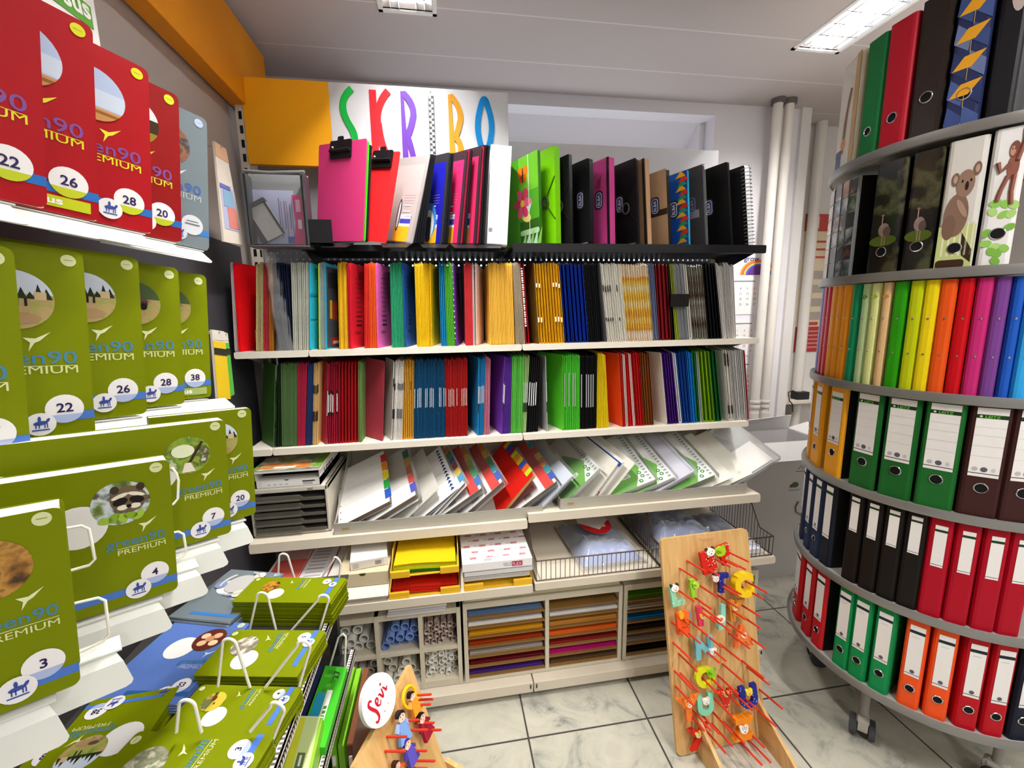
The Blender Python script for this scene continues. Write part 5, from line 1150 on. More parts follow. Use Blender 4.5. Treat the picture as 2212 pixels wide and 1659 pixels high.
def ostrich(m, F, hw, h):
    m.poly(ell(0, h*.40, hw*.36, .019, 16), c_('#8a7a72', .3), .0004, F); m.poly(ell(hw*.22, h*.38, hw*.26, .014, 14), c_('#5a4a46', .3), .0006, F); m.rect(-hw*.18, h*.42, -hw*.1, h*.52, c_('#b08a84', .3), .0006, F); m.poly(ell(-hw*.14, h*.53, .004, .003, 8), c_('#8a6a64', .3), .0008, F)
    for s in (-.08, .1): m.rect(hw*s, h*.26, hw*(s+.06), h*.36, c_('#a07a70', .3), .0005, F)
    m.poly(ell(0, h*.3, hw*.9, .016, 18), c_('#4c5c1e', .3), .0003, F)
binder(1880, 1946, 1, JUN, 'dark jungle print binder beside the collage binders, second tier', h=.318, hole=(.2, .0125), art=ostrich, side='#0d0c0c', rough=.2)
binder(1956, 2024, 1, JUN, 'dark jungle print binder beside the koala binder, second tier', h=.32, hole=(.21, .0125), art=ostrich, side='#0d0c0c', rough=.2)
def koala(m, F, hw, h):
    m.rect(-hw*.95, 0, hw*.95, h*.34, c_('#c5cf8a', .3), .0003, F)
    for k in range(6): m.rect(-hw*.7+.3*hw*k, h*.1, -hw*.6+.3*hw*k, h*.36, c_('#e6e8c8', .3), .0004, F)
    br = c_('#85695a', .4); m.poly([(hw*.2, h*.3), (hw*.9, h*.14), (hw*.9, h*.04), (hw*.4, h*.1)], c_('#3a2a1e', .4), .0004, F); m.poly(rrect(-hw*.9, 0, hw*.6, h*.07, .008), c_('#3e2c1e', .4), .0005, F)
    m.poly(ell(-hw*.15, h*.42, hw*.62, h*.17, 22), br, .0006, F); m.poly(ell(-hw*.45, h*.33, hw*.35, h*.10, 18), c_('#7a5e50', .4), .0007, F)
    m.poly(ell(hw*.12, h*.66, hw*.46, h*.105, 20), c_('#957867', .4), .0008, F)
    for s, yy in ((-.42, .70), (.62, .76)): m.poly(ell(hw*s, h*yy, hw*.2, h*.052, 14), c_('#7d6353', .4), .0010, F); m.poly(ell(hw*s, h*yy, hw*.11, h*.03, 12), c_('#b79c8a', .4), .0012, F)
    m.poly(ell(hw*.2, h*.64, hw*.09, h*.035, 12), c_('#2e2320', .4), .0014, F)
    for s in (-.05, .38): m.poly(ell(hw*s, h*.68, hw*.045, .004, 10), c_('#15100f', .4), .0014, F)
    m.poly(ell(hw*.1, h*.47, hw*.16, h*.08, 14, .4), c_('#a88b77', .4), .0010, F)
binder(2033, 2118, 1, '#d8d5d0', 'koala print binder on the second tier', h=.325, hole=(.16, .0125), art=koala, side='#131112')
def leaf_ape(m, F, hw, h):
    g = ('#8fc25a', '#a9d27a', '#7ab04a'); rnd = random.Random(5)
    for k in range(16):
        x, y, a = rnd.uniform(-.7, .7)*hw, h*rnd.uniform(.03, .5), rnd.uniform(0, 3); m.poly(ell(x, y, hw*.28, .011, 12, a), c_(g[k % 3], .3), .0003+.00003*k, F)
    b1 = c_('#8a5648', .4)
    m.poly(ell(hw*.3, h*.72, hw*.34, h*.09, 18), b1, .0010, F); m.poly(ell(hw*.25, h*.84, hw*.3, h*.06, 18), c_('#7a4a3e', .4), .0012, F); m.poly(ell(hw*.15, h*.83, hw*.16, h*.035, 14), c_('#c08a78', .4), .0014, F)
    m.tube([(hw*.1, h*.74, .0012), (-hw*.4, h*.69, .0012), (-hw*.6, h*.76, .0012)], .005, b1, 6, F); m.tube([(hw*.1, h*.66, .0012), (-hw*.2, h*.56, .0012), (-hw*.35, h*.48, .0012)], .0045, b1, 6, F); m.tube([(hw*.45, h*.66, .0012), (hw*.4, h*.54, .0012), (hw*.5, h*.45, .0012)], .0045, b1, 6, F); m.tube([(hw*.5, h*.76, .0012), (hw*.75, h*.9, .0012), (hw*.7, h*.98, .0012)], .0045, b1, 6, F)
    for s in (.1, .26): m.poly(ell(hw*s, h*.845, hw*.03, .003, 8), c_('#1a1010', .4), .0016, F)
binder(2128, 2206, 1, '#e3e2e2', 'monkey and green leaf print binder on the second tier', h=.33, hole=(.24, .0125), art=leaf_ape, side='#141214')
# tier 3 : slim coloured ring binders
T3 = [(1758, 1763, '#151a2c', 'near black'), (1763, 1770, '#3c5cc0', 'royal blue'), (1770, 1777, '#c5203e', 'crimson'), (1777, 1785, '#cf3a4e', 'raspberry'), (1786, 1797, '#f0a225', 'first light orange'), (1798, 1810, '#ee9c1e', 'second light orange'), (1811, 1828, '#ec981a', 'third light orange, beside the teal one,'), (1829, 1846, '#0f8a5a', 'teal green'), (1849, 1867, '#b5cf9a', 'pale green'), (1869, 1888, '#dfe89a', 'pale lime'), (1892, 1912, '#e6c08a', 'pale tan'), (1916, 1947, '#2f9a12', 'leaf green'), (1950, 1981, '#c3cf14', 'yellow green'), (1983, 2014, '#f0d718', 'bright yellow'), (2017, 2052, '#e8591c', 'deep orange'), (2055, 2090, '#c40f1a', 'red'), (2093, 2130, '#c02a72', 'magenta'), (2133, 2170, '#74408c', 'purple'), (2173, 2203, '#1f55b8', 'strong blue'), (2206, 2240, '#2f9ee0', 'sky blue')]
for a, b_, hx, nm in T3:
    pale = hx in ('#b5cf9a', '#dfe89a', '#e6c08a')
    dot = (lambda c: (lambda m, F, hw, h: [m.poly(ell(hw*.5*cos(k), h*.87+.004*sin(k), .003, .003, 8), c_(c, .4), .0004, F) for k in range(0, 6)]))({'#b5cf9a': '#5a9a3a', '#dfe89a': '#b5cf3a', '#e6c08a': '#e09a5a'}.get(hx, '#ffffff')) if pale else None
    binder(a, b_, 2, hx, nm+' slim ring binder on the third carousel tier', h=.312, rivets=(.34, .66), side=hx, d=.25, rough=.35, art=dot)
# tier 4 : wide lever arch binders with labels
binder(1744, 1752, 3, '#e29a1c', 'outermost amber binder on the fourth tier', h=.312, label=LW_, hole=(.23, .006), side='#d08c18')
binder(1753, 1780, 3, '#e59d1e', 'middle amber binder of the fourth tier', w=.072, h=.314, label=(.36, .93, .6), hole=(.22, .010), side='#d08c18')
binder(1783, 1823, 3, '#e8a01e', 'amber binder beside the gap, fourth tier', h=.314, w=.075, label=(.36, .93, .66), hole=(.26, .0115))
binder(1842, 1895, 3, '#1c5e26', 'dark green lever arch binder nearest the amber ones', w=.078, label=LW_, hole=(.27, .0125))
binder(1906, 1976, 3, '#1b6027', 'dark green lever arch binder between two others', w=.080, label=LW_, hole=(.27, .0125))
binder(1988, 2073, 3, '#1d6429', 'dark green lever arch binder beside the brown ones', w=.082, label=LW_, hole=(.27, .0125))
binder(2087, 2170, 3, '#3c1f1e', 'dark brown lever arch binder right of the green ones', w=.080, label=LW_, hole=(.26, .0125))
binder(2182, 2262, 3, '#3c201e', 'dark brown lever arch binder cut off at the photo edge', w=.080, label=LW_, hole=(.26, .0125))
# tier 5 : narrow binders
LN = (.34, .95, .62)
for i, (a, b_, nm) in enumerate(((1729, 1738, 'outermost navy binder, fifth tier'), (1739, 1753, 'second navy binder from the outside, fifth tier'), (1754, 1771, 'navy binder with a dark finger hole, fifth tier'), (1774, 1797, 'blackish navy binder ending the navy row, fifth tier'))):
    binder(a, b_, 4, '#1f2c48' if i < 3 else '#141a26', nm, w=.05, h=.315, label=(.33, .93, .6), hole=(.22, .008) if i < 3 else None)
for i, u in enumerate((1840, 1879, 1922, 1969)):
    binder(u-17, u+17, 4, '#181412', ('first', 'second', 'third', 'fourth')[i]+' black binder counted from the navy row, fifth tier', w=.05, h=.317, label=(.56, .93, .5))
for i, u in enumerate((2022, 2081, 2142, 2200)):
    binder(u-22, u+22, 4, '#a80822', ('first', 'second', 'third', 'fourth')[i]+' crimson binder counted from the black ones, fifth tier', w=.052, h=.317, label=(.5, .9, .5), side='#98061e')
# tier 6 : narrow binders with finger holes
for i, (u, hx, nm) in enumerate(((1713, '#b8161e', 'outermost red binder on the bottom tier'), (1726, '#b8161e', 'second red binder from the outside, bottom tier'), (1744, '#ba171f', 'third red binder from the outside, bottom tier'), (1768, '#be1922', 'red binder beside the gap on the bottom tier'),
        (1819, '#108a4c', 'first emerald binder, nearest the red ones, bottom tier'), (1856, '#108a4c', 'middle emerald binder on the bottom tier'), (1905, '#118c4e', 'last emerald binder, beside the orange ones'), (1972, '#ee5420', 'orange binder beside the emerald ones'), (2034, '#ee5420', 'orange binder beside the dark red ones, bottom tier'),
        (2102, '#b50d1e', 'dark red binder beside the orange ones, bottom tier'), (2163, '#b50d1e', 'dark red binder beside the navy one, bottom tier'), (2222, '#141a2c', 'navy binder at the photo edge on the bottom tier'))):
    binder(u-16, u+16, 5, hx, nm, w=.052, h=.300, label=(.36, .93, .66, '#1a2a34'), hole=(.22, .0105), side='#141213' if i in (3, 11) else hx)
# ---------------- the corner between shelf and carousel ----------------
# calendar hanging on the back wall
x0, x1 = at(1588, 700, Y=2.352).x, at(1640, 700, Y=2.352).x
zt, zb = at(1620, 540, Y=2.352).z, at(1610, 860, Y=2.352).z
cal = thing('wall_calendar', 'long three-month wall calendar with rainbow header hanging behind the shelf end', 'calendar', FR((x0, 2.354, zb), (1, 0, 0), (0, 0, 1), (0, -1, 0)))
w, hh = x1-x0, zt-zb
x_l = -.18
m = MB(); m.prism(rrect(x_l, 0, w, hh, .004), -.004, 0, c_('#eceaf2', .5)); m.build('backing_sheet', cal)
m = MB()
for k, (c, r_) in enumerate((('#e8a03a', .15), ('#e8685a', .135), ('#f0d060', .12), ('#5a6ad0', .105), ('#6a3a8a', .09))):
    for base in (hh*.84,): m.poly([(w-.03+r_*cos(pi-i*pi/16)*.8, base+r_*.6*sin(i*pi/16)) for i in range(17)], c_(c, .4), .0006+.0003*k)
m.text('grow', w-.13, hh*.93, .028, c_('#3a3a7a', .5), .001, w=.10, bold=.01)
m.build('header_print', cal)
for b_, mm in ((.58, 0), (.30, 1), (.02, 2)):
    m = MB(); m.prism(rrect(x_l+.01, hh*b_, w-.015, hh*(b_+.24), .002), .001, .003, c_('#f1eff0', .5))
    m.rect(x_l+.02, hh*(b_+.215), w-.05, hh*(b_+.222), c_('#7a7a84'), .0034)
    for r_ in range(5):
        for cl in range(3):
            n_ = cl+4+7*r_ if mm == 0 else cl+1+7*r_ if mm == 1 else cl+7*r_-1
            if 1 <= n_ <= 31: m.text(str(n_), w-.145+.045*cl, hh*(b_+.165-.035*r_), .013, c_('#c9404a' if cl == 2 else '#4a4a52'), .0034)
    m.build('month_sheet', cal)
# red and cream poster on the wall behind the carousel
px0, px1 = at(1728, 600, Y=2.545).x, at(1815, 600, Y=2.545).x; zt, zb = at(1760, 462, Y=2.545).z, at(1740, 760, Y=2.545).z
m = MB(FR((px0, 2.546, zb), (1, 0, 0), (0, 0, 1), (0, -1, 0))); w, hh = px1-px0, zt-zb
m.prism(rrect(0, 0, w, hh), -.004, 0, c_('#d9c9ac', .5)); m.rect(0, 0, w, hh*.19, c_('#a83a3c'), .0005); m.rect(0, hh*.88, w, hh, c_('#b0483f'), .0005); m.rect(w*.15, hh*.9, w*.35, hh*.98, c_('#e0d2ba'), .001)
for k in range(4): m.rect(w*.2, hh*(.24+.1*k), w*.6, hh*(.30+.1*k), c_('#a9a094'), .0005)
for k in range(3): m.rect(w*.15, hh*(.69+.055*k), w*.6, hh*(.705+.055*k), c_('#b84a44'), .0005)
for k in range(5): m.rect(w*.1, hh*(.03+.03*k), w*.75, hh*(.04+.03*k), c_('#c98a82'), .001)
m.rect(w*.2, hh*.2, w*.55, hh*.225, c_('#b84a44'), .001)
tag(m.build('wall_poster'), 'red and cream poster on the wall half hidden by the carousel', 'poster')
# small table with a black device
tz = at(1680, 868, Y=2.42).z; a = V((2.095, 2.42, 0)); tb = thing('side_table', 'cream side table top in the corner behind the carousel', 'table', T(a.x, a.y, 0))
m = MB(); m.box(0, 0, tz-.022, .9, .122, tz, c_('#ded5c6', .4)); m.build('tabletop', tb, bevel=.002)
for dx, dy in ((.06, .03), (.84, .03), (.06, .09), (.84, .09)): MB().box(dx-.015, dy-.015, 0, dx+.015, dy+.015, tz-.022, c_('#8a857c', .4)).build('leg', tb)
p = V((2.26, 2.44, 0)); dv = thing('charger_box', 'small black power device with cable on the side table', 'device', T(p.x, p.y, tz))
MB().box(0, 0, .0, .09, .06, .05, c_('#2a2a2b', .4)).build('housing', dv, bevel=.004)
m = MB(); m.tube([(.01, .03, .045), (-.02, .02, .06), (-.07, .0, .055), (-.085, -.03, .008), (-.088, -.06, -.01), (-.085, -.065, -.06)], .0035, c_('#222222', .4), 6); m.build('cable', dv, smooth=True)
# white cardboard carton with open flaps under the clear bag
ca = at(1608, 1226, Z=0)
P0 = V((1.36, 1.80, 0)); cx0, cx1, cy0, cy1, ch = 1.52, 2.02, 1.99, 2.23, .80
co = thing('cardboard_box', 'big white cardboard box with open flaps between shelf end and carousel', 'cardboard box', T(cx0, cy0, 0))
w, d = cx1-cx0, cy1-cy0; CW = c_('#d5d3d4', .6); m = MB(); t = .005
m.box(0, 0, 0, w, t, ch, CW); m.box(0, d-t, 0, w, d, ch, CW); m.box(0, t, 0, t, d-t, ch, CW); m.box(w-t, t, 0, w, d-t, ch, CW); m.box(t, t, .0, w-t, d-t, .006, CW)
m.build('box_body', co)
FL = c_('#dddbda', .6)
for pts in ([(0, d-.006, ch), (w, d-.006, ch), (w-.01, d-.03, ch+.09), (.02, d-.03, ch+.06)], [(w, 0, ch), (w, d, ch), (w+.10, d-.03, ch+.04), (w+.10, .03, ch+.04)], [(0, 0, ch), (w, 0, ch), (w-.03, -.10, ch-.07), (.03, -.10, ch-.07)]):
    m = MB(); m.plate(pts, .004, FL); m.build('flap', co)
m = MB(FR((0, -.001, 0), (1, 0, 0), (0, 0, 1), (0, -1, 0))); g = c_('#55683c', .5)
m.F = m.F @ T(.10, .12, 0); m.poly(ell(.26, .43, .022, .016, 14), g); m.poly(ell(.24, .425, .014, .01, 12), c_('#6a5a48', .5), .0004); m.rect(.225, .395, .29, .405, c_('#aeb6c4', .5)); m.tube([(.29, .33, 0), (.275, .30, 0), (.28, .27, 0), (.31, .25, 0)], .005, c_('#7f8a68', .5), 6)
for i in range(4): m.rect(.27+.012*i, .52+.01*(i % 2), .277+.012*i, .53+.01*(i % 2), c_('#8a8a84', .5))
m.rect(.255, .505, .32, .509, c_('#7a7a78', .5)); m.build('printed_marks', co)
# ---------------- left wall: perforated panel, notebook display ----------------
pp = MB(); pp.box(-.765, -.6, .02, -.762, 1.86, 1.78, PERF)
tag(pp.build('perforated_panel'), 'dark perforated panel on the wall behind the notebook display', 'panel')
hp = thing('header_card', 'white header card with green name band above the red notebooks', 'header card')
hx0 = at(208, 40, X=-.62); F = FR((-.62, hx0.y-.30, 2.0), (0, 1, 0), (0, 0, 1), (1, 0, 0))
m = MB(F); m.prism(rrect(0, 0, .30, .30, .01), -.004, 0, c_('#e9e8e6', .4)); ga, gb = at(75, -30, X=-.62), at(200, 52, X=-.62)
m.prism([(ga.y-hx0.y+.30, ga.z-2.0), (gb.y-hx0.y+.30, gb.z-2.01), (gb.y-hx0.y+.30, gb.z-1.972), (ga.y-hx0.y+.30, ga.z-1.955)], 0, .001, c_('#4f8f2a', .4))
a = atan2((gb.z)-(ga.z), gb.y-ga.y)
m.text('Ursus', 0, 0, .030, c_('#f1f4ec', .4), .0016, T(ga.y-hx0.y+.302, ga.z-1.995, 0) @ Mx.Rotation(a, 4, 'Z'), w=.115, bold=.03)
m.build('card', hp)
GRN, GRN2 = '#737f00', '#6a7a04'
THEMES = {
 'green': dict(cover=GRN, title='#4a7f9a', sub='#d3d69a', bird='#dcdfae', stripe='#4a74c4', badge='#cfd6a0', under='#a9b6dc'),
 'red': dict(cover='#a00f18', title='#7a4a8c', sub='#d9d22a', bird='#e3d93a', stripe='#2a6ab4', badge='#d6d42a', under='#b9c42a'),
 'dred': dict(cover='#86100f', title='#7a4a8c', sub='#c9c63a', bird='#d6d03a', stripe='#2a62a8', badge='#c9d02a', under='#b0bb2a'),
 'grey': dict(cover='#6d787e', title='#3f5fa0', sub='#a9b4bc', bird='#c3ccd2', stripe='#3a74b8', badge='#aebbe0', under='#c9cdd6'),
 'blue': dict(cover='#5572b4', title='#3a6c9c', sub='#aebbd8', bird='#c9d6ea', stripe='#2a5a98', badge='#b9c9b4', under='#c9d2e6')}
LANDP = ['#4a5a2a', '#6f8034', '#c9d2dc', '#3a3a20', '#a08a5a']
PICS = {'meadow': ['#3c4a1e', '#8a9440', '#cfd8e6', '#2a2a18', '#b79a6a'], 'sea': ['#c98a4a', '#b9c6dc', '#8fa6d0', '#dde4f0', '#b0703a'], 'train': ['#e8e8ea', '#2a241e', '#b98a3a', '#6a3020', '#d0b070'],
        'rust': ['#3a1e10', '#7a4a1a', '#c08a2a', '#5a2e12', '#a06a20'], 'branch': ['#d9e0c0', '#5a7a1e', '#8aa82e', '#3a3218', '#eef0e0'], 'stone': ['#4a4436', '#a39a86', '#6f7a5a', '#cfc6b0', '#2e2c22'],
        'cat': ['#c9c2b4', '#6a6258', '#9a927e', '#e4ddd0', '#3e3a34'], 'frog': ['#6f6a52', '#c9a832', '#4e5232', '#8a7a3a', '#2e2a1e'], 'bear': ['#3a2410', '#8a5a1e', '#b9883a', '#241608', '#6a4418'], 'face': ['#3a1a10', '#d9a882', '#c07a5a', '#e8c8a8', '#5a2a1a'], 'cart': ['#3a2c30', '#6a5a52', '#8a8a5a', '#2a1e22', '#a59a7a'], 'horse': ['#1e1c1c', '#4a3a34', '#8a5a40', '#2c2a2c', '#6a6a70']}
def seg(c, r, y0, y1, n=10):                      # slice of a disc between two heights
    a0, a1 = math.asin(y0), math.asin(y1); R_ = [(c[0]+r*cos(a0+(a1-a0)*i/n), c[1]+r*sin(a0+(a1-a0)*i/n)) for i in range(n+1)]
    return R_+[(2*c[0]-x, y) for x, y in reversed(R_)]
def scene_art(m, F, c, r, kind, z):
    k = lambda h: c_(h, .35)
    if kind in ('meadow', 'cart'):
        sky = '#ccd6e8' if kind == 'meadow' else '#4a5a38'
        m.poly(seg(c, r, .18, 1), k(sky), z, F); m.poly(seg(c, r, -1, .2), pic(['#6a7a24', '#96a048', '#b79a6a', '#5a6a22'], 40, 3, .35), z+.0001, F)
        if kind == 'meadow':
            for i in range(9): x = -.85+.21*i; h = .2+.14*((i*5) % 3); w = .13; m.poly([(c[0]+r*(x-w), c[1]+r*.05), (c[0]+r*(x+w), c[1]+r*.05), (c[0]+r*x*.97, c[1]+r*min(.95*(1-x*x)**.5 if abs(x) < 1 else .1, .1+h))], k('#26301a'), z+.0002+.00003*i, F)
            m.poly([(c[0]+r*.5, c[1]+r*.02), (c[0]+r*.8, c[1]+r*.02), (c[0]+r*.8, c[1]+r*.3), (c[0]+r*.5, c[1]+r*.3)], k('#c9b48a'), z+.0006, F)
            for x in (.05, .25): m.poly([(c[0]+r*x, c[1]-r*.2), (c[0]+r*(x+.07), c[1]-r*.2), (c[0]+r*(x+.07), c[1]+r*.05), (c[0]+r*x, c[1]+r*.05)], k('#1c1e14'), z+.0007, F)
            m.poly(ell(c[0]+.1*r, c[1]-.62*r, .55*r, .2*r, 16), k('#a98a64'), z+.0005, F); m.poly(ell(c[0]-.2*r, c[1]-.55*r, .25*r, .12*r, 12), k('#5a4a34'), z+.0006, F)
        else:
            m.poly(ell(c[0], c[1], r*.5, r*.3, 14), k('#4a3238'), z+.0004, F); m.poly([(c[0]-r*.5, c[1]+r*.05), (c[0]+r*.1, c[1]+r*.4), (c[0]+r*.6, c[1]+r*.1)], k('#6a4a52'), z+.0005, F); m.poly(ell(c[0]+r*.3, c[1]-r*.15, r*.16, r*.16, 12), k('#20181a'), z+.0006, F)
    elif kind == 'sea':
        m.poly(seg(c, r, -.55, 1), k('#aebedc'), z, F); m.poly(seg(c, r, -.45, .2), k('#c6d2e4'), z+.0001, F); m.poly(seg(c, r, -1, -.5), k('#c08a52'), z+.0002, F); m.poly(seg(c, r, -.72, -.6), k('#8f5a2e'), z+.0003, F)
        m.poly([(c[0]-r*.85, c[1]+r*.2), (c[0]-r*.1, c[1]+r*.15), (c[0]-r*.15, c[1]+r*.85), (c[0]-r*.45, c[1]+r*.85)], k('#9a6234'), z+.0004, F); m.poly([(c[0]-r*.85, c[1]+r*.2), (c[0]-r*.35, c[1]+r*.2), (c[0]-r*.5, c[1]+r*.8)], k('#4a2c1a'), z+.0005, F)
    elif kind == 'train':
        m.poly(seg(c, r, .2, 1), k('#dcdde0'), z, F); m.poly(seg(c, r, -1, .22), k('#3a2a1c'), z+.0001, F); m.poly(seg(c, r, -.9, -.35), k('#8a7a1e'), z+.0002, F); m.poly(ell(c[0]+r*.3, c[1]-r*.2, r*.3, r*.35, 14), k('#b98a4a'), z+.0003, F)
    elif kind == 'branch':
        m.poly(ell(c[0]-.2*r, c[1]+.25*r, .5*r, .35*r, 16), k('#dfe6c6'), z, F); m.poly([(c[0]+r*.7, c[1]+r*.62), (c[0]+r*.6, c[1]+r*.7), (c[0]-r*.05, c[1]-r*.45), (c[0]+r*.08, c[1]-r*.5)], k('#3a2c18'), z+.0002, F); m.poly([(c[0]-r*.3, c[1]-r*.9), (c[0]+r*.3, c[1]-r*.9), (c[0]+r*.1, c[1]-r*.4), (c[0]-r*.15, c[1]-r*.4)], k('#e3d9cf'), z+.0003, F)
    elif kind == 'frog':
        m.poly(seg(c, r, -.95, .1), k('#c6b23c'), z, F); m.poly(ell(c[0]+.3*r, c[1]+.1*r, .28*r, .2*r, 14), k('#7a3a34'), z+.0002, F); m.poly(ell(c[0]-.2*r, c[1]-.2*r, .12*r, .09*r, 12), k('#6a3430'), z+.0002, F); m.poly(ell(c[0]-.3*r, c[1]+.45*r, .5*r, .35*r, 16), k('#5c6440'), z+.0001, F)
    elif kind == 'face':
        m.poly(seg(c, r, -1, 1), k('#5a2a1c'), z, F)
        for i, (x, y) in enumerate(((-.45, .3), (.35, .35), (-.3, -.35), (.45, -.3), (0, .05))): m.poly(ell(c[0]+x*r, c[1]+y*r, .3*r, .26*r, 14), k(('#e3c2a0', '#d8a884', '#dfb48c', '#e9cda8', '#c98a66')[i]), z+.0002+.0001*i, F)
def bird(m, F, x, y, s, mat):
    m.poly([(x-.5*s, y-.75*s), (x-.38*s, y-.1*s), (x-.75*s, y+.28*s), (x-.1*s, y+.22*s), (x+.75*s, y+.72*s), (x+.15*s, y+.05*s), (x-.15*s, y-.12*s)], mat, .0007, F)
def horse(m, F, x, y, s):
    k = c_('#3a4f9c', .4); m.poly(ell(x, y+.1*s, .42*s, .17*s, 12, .1), k, .0016, F); m.poly(ell(x+.42*s, y+.28*s, .10*s, .2*s, 10, -.5), k, .0016, F); m.poly(ell(x-.05*s, y+.42*s, .1*s, .22*s, 10), k, .0016, F)
    for q in (-.3, -.12, .2, .34): m.rect(x+q*s, y-.32*s, x+(q+.07)*s, y+.05*s, k, .0016, F)
    m.rect(x-.5*s, y-.5*s, x+.5*s, y-.40*s, k, .0016, F)
def art_note(m, F, w, h, th, num, picn, land, full=True, s=1.0, logo=False, picseed=1):
    t = THEMES[th]; g = lambda k: c_(t[k], .35)
    if land:
        R_ = lambda x: w-x*s
        m.rect(max(.0, w-.12*s), h*.075, w, h*.125, g('stripe'), .0004, F)
        m.poly(ell(R_(.016), h*.955, .0075*s, .0075*s, 18), g('badge'), .0008, F); m.rect(R_(.02), h*.955, R_(.012), h*.96, c_('#8a9a5a'), .001, F)
        m.poly(ell(R_(.102), h*.63, .030*s, .030*s, 26), c_('#e6e6e4', .4), .0006, F)
        pc = (R_(.057), h*.745); m.poly(ell(pc[0], pc[1], .032*s, .032*s, 28), pic(PICS.get(picn, LANDP), 40, picseed), .0009, F); scene_art(m, F, pc, .032*s, picn, .0011)
        if picn == 'raccoon':
            m.poly(ell(pc[0]+.008, pc[1]+.004, .020, .020, 18), c_('#6a5a44'), .0011, F)
            for sx in (-1, 1):
                m.poly(ell(pc[0]+.008+sx*.009, pc[1]+.002, .0085, .0055, 14, -.3*sx), c_('#1c1612'), .0015, F); m.poly(ell(pc[0]+.008+sx*.009, pc[1]+.010, .010, .003, 12, -.35*sx), c_('#e3dccb'), .0013, F); m.poly(ell(pc[0]+.008+sx*.007, pc[1]-.007, .006, .004, 12), c_('#e3dccb'), .0013, F); m.poly(ell(pc[0]+.008+sx*.014, pc[1]+.020, .005, .006, 10), c_('#3a3026'), .0013, F)
            m.poly(ell(pc[0]+.008, pc[1]-.006, .003, .0025, 10), c_('#120e0c'), .0017, F)
            for k in range(5): m.poly(ell(pc[0]-.018+.009*k, pc[1]-.022+.002*(k % 2), .008, .005, 10, k), c_('#7fa32a' if k % 2 else '#97b83a'), .0019, F)
        tw = .066*s; m.text('green90', R_(.011), h*.435, .0125*s, g('title'), .0006, F, w=tw, al='r', bold=.01)
        m.text('PREMIUM', R_(.011), h*.375, .0075*s, g('sub'), .0006, F, w=tw*.82, al='r', bold=.004); m.rect(R_(.065), h*.418, R_(.011), h*.422, g('sub'), .0006, F)
        bird(m, F, R_(.030), h*.555, .014*s, g('bird'))
        n1, n2, r1, r2 = (R_(.026), h*.185), (R_(.046), h*.10), .0165*s, .0145*s
    else:
        m.rect(w*.55, h*.10, w, h*.145, g('stripe'), .0004, F)
        m.poly(ell(w*.915, h*.945, .0090, .0090, 18), g('badge'), .0008, F); m.rect(w*.89, h*.945, w*.94, h*.948, c_('#8a9a5a'), .001, F)
        pc = (w*.62, h*.725); m.poly(ell(pc[0], pc[1], .043, .043, 30), pic(PICS.get(picn, LANDP), 26, picseed), .0009, F); scene_art(m, F, pc, .043, picn, .0011)
        m.text('green90', w*.925, h*.405, .020, g('title'), .0006, F, w=.115, al='r', bold=.008); m.text('PREMIUM', w*.925, h*.355, .0125, g('sub'), .0006, F, w=.092, al='r', bold=.004); m.rect(w*.45, h*.393, w*.925, h*.396, g('sub'), .0006, F)
        bird(m, F, w*.72, h*.52, .020, g('bird'))
        n1, n2, r1, r2 = (w*.835, h*.165), (w*.70, h*.095), .0225, .0175
    if num:
        m.poly(ell(n1[0], n1[1], r1, r1, 24), c_('#e9e7e8', .4), .0010, F); m.poly([(n1[0]+r1*cos(pi*1.13+i*pi*.74/10), n1[1]+r1*sin(pi*1.13+i*pi*.74/10)) for i in range(11)], g('under'), .0013, F)
        m.text(num, n1[0], n1[1]-r1*.22, r1*.62, c_('#2b2150', .4), .0016, F, al='c', bold=.02)
        if logo: m.prism([(w*.5, h*.03), (w*.95, h*.03), (w*.95, h*.085), (w*.5, h*.085)], .0004, .0012, c_('#b9c41a' if th != 'green' else '#9fb06a', .4), F); m.text('Ursus', w*.56, h*.045, .010, c_('#f4f2e4', .4), .0016, F, w=.05, bold=.03)
        else: m.poly(ell(n2[0], n2[1], r2, r2, 22), c_('#e6e4e6', .4), .0019, F); horse(m, F @ T(0, 0, .0008), n2[0], n2[1], r2*1.1)
def notebook(lab, M, w, h, t, th, num, picn, land, name='notebook', cat='notebook', pages=True, logo=False, s=1.0, seed=1, group=None, art=True):
    m = MB(); cov = mt(THEMES[th]['cover'], .45, var=.03, rnd=0, spec=.12)
    P = rrect(0, 0, w, h, .011 if not land else .008, 4, (0, 1, 1, 0))
    m.prism(P, -.0008, 0, cov); m.prism(P, -t, -t+.0008, cov); m.box(-.0006, 0, -t, 0, h, 0, cov)
    if art: art_note(m, ID, w, h, th, num, picn, land, s=s, logo=logo, picseed=seed)
    o = m.build(name, M=M); tag(o, lab, cat, group)
    MB().box(.0005, .001, -t+.0009, w-.0035, h-(.0035 if t < .015 else .0012), -.0009, PAGE).build('page_block', o)
    return o
PAGE = mt('#e9e6e0', .6, var=.05, rnd=.03, scale=60)
def wall_frame(px, X, yaw, roll, w):
    P = at(px[0], px[1], X=X); a = R(yaw); r = V((sin(a), cos(a), 0)); u = V((0, 0, 1)); n = r.cross(u)
    F = FR(P, r, u, n) @ Mx.Rotation(R(-roll), 4, 'Z') @ T(-w, 0, 0); return F
LAB = c_('#d2d4ce', .35)
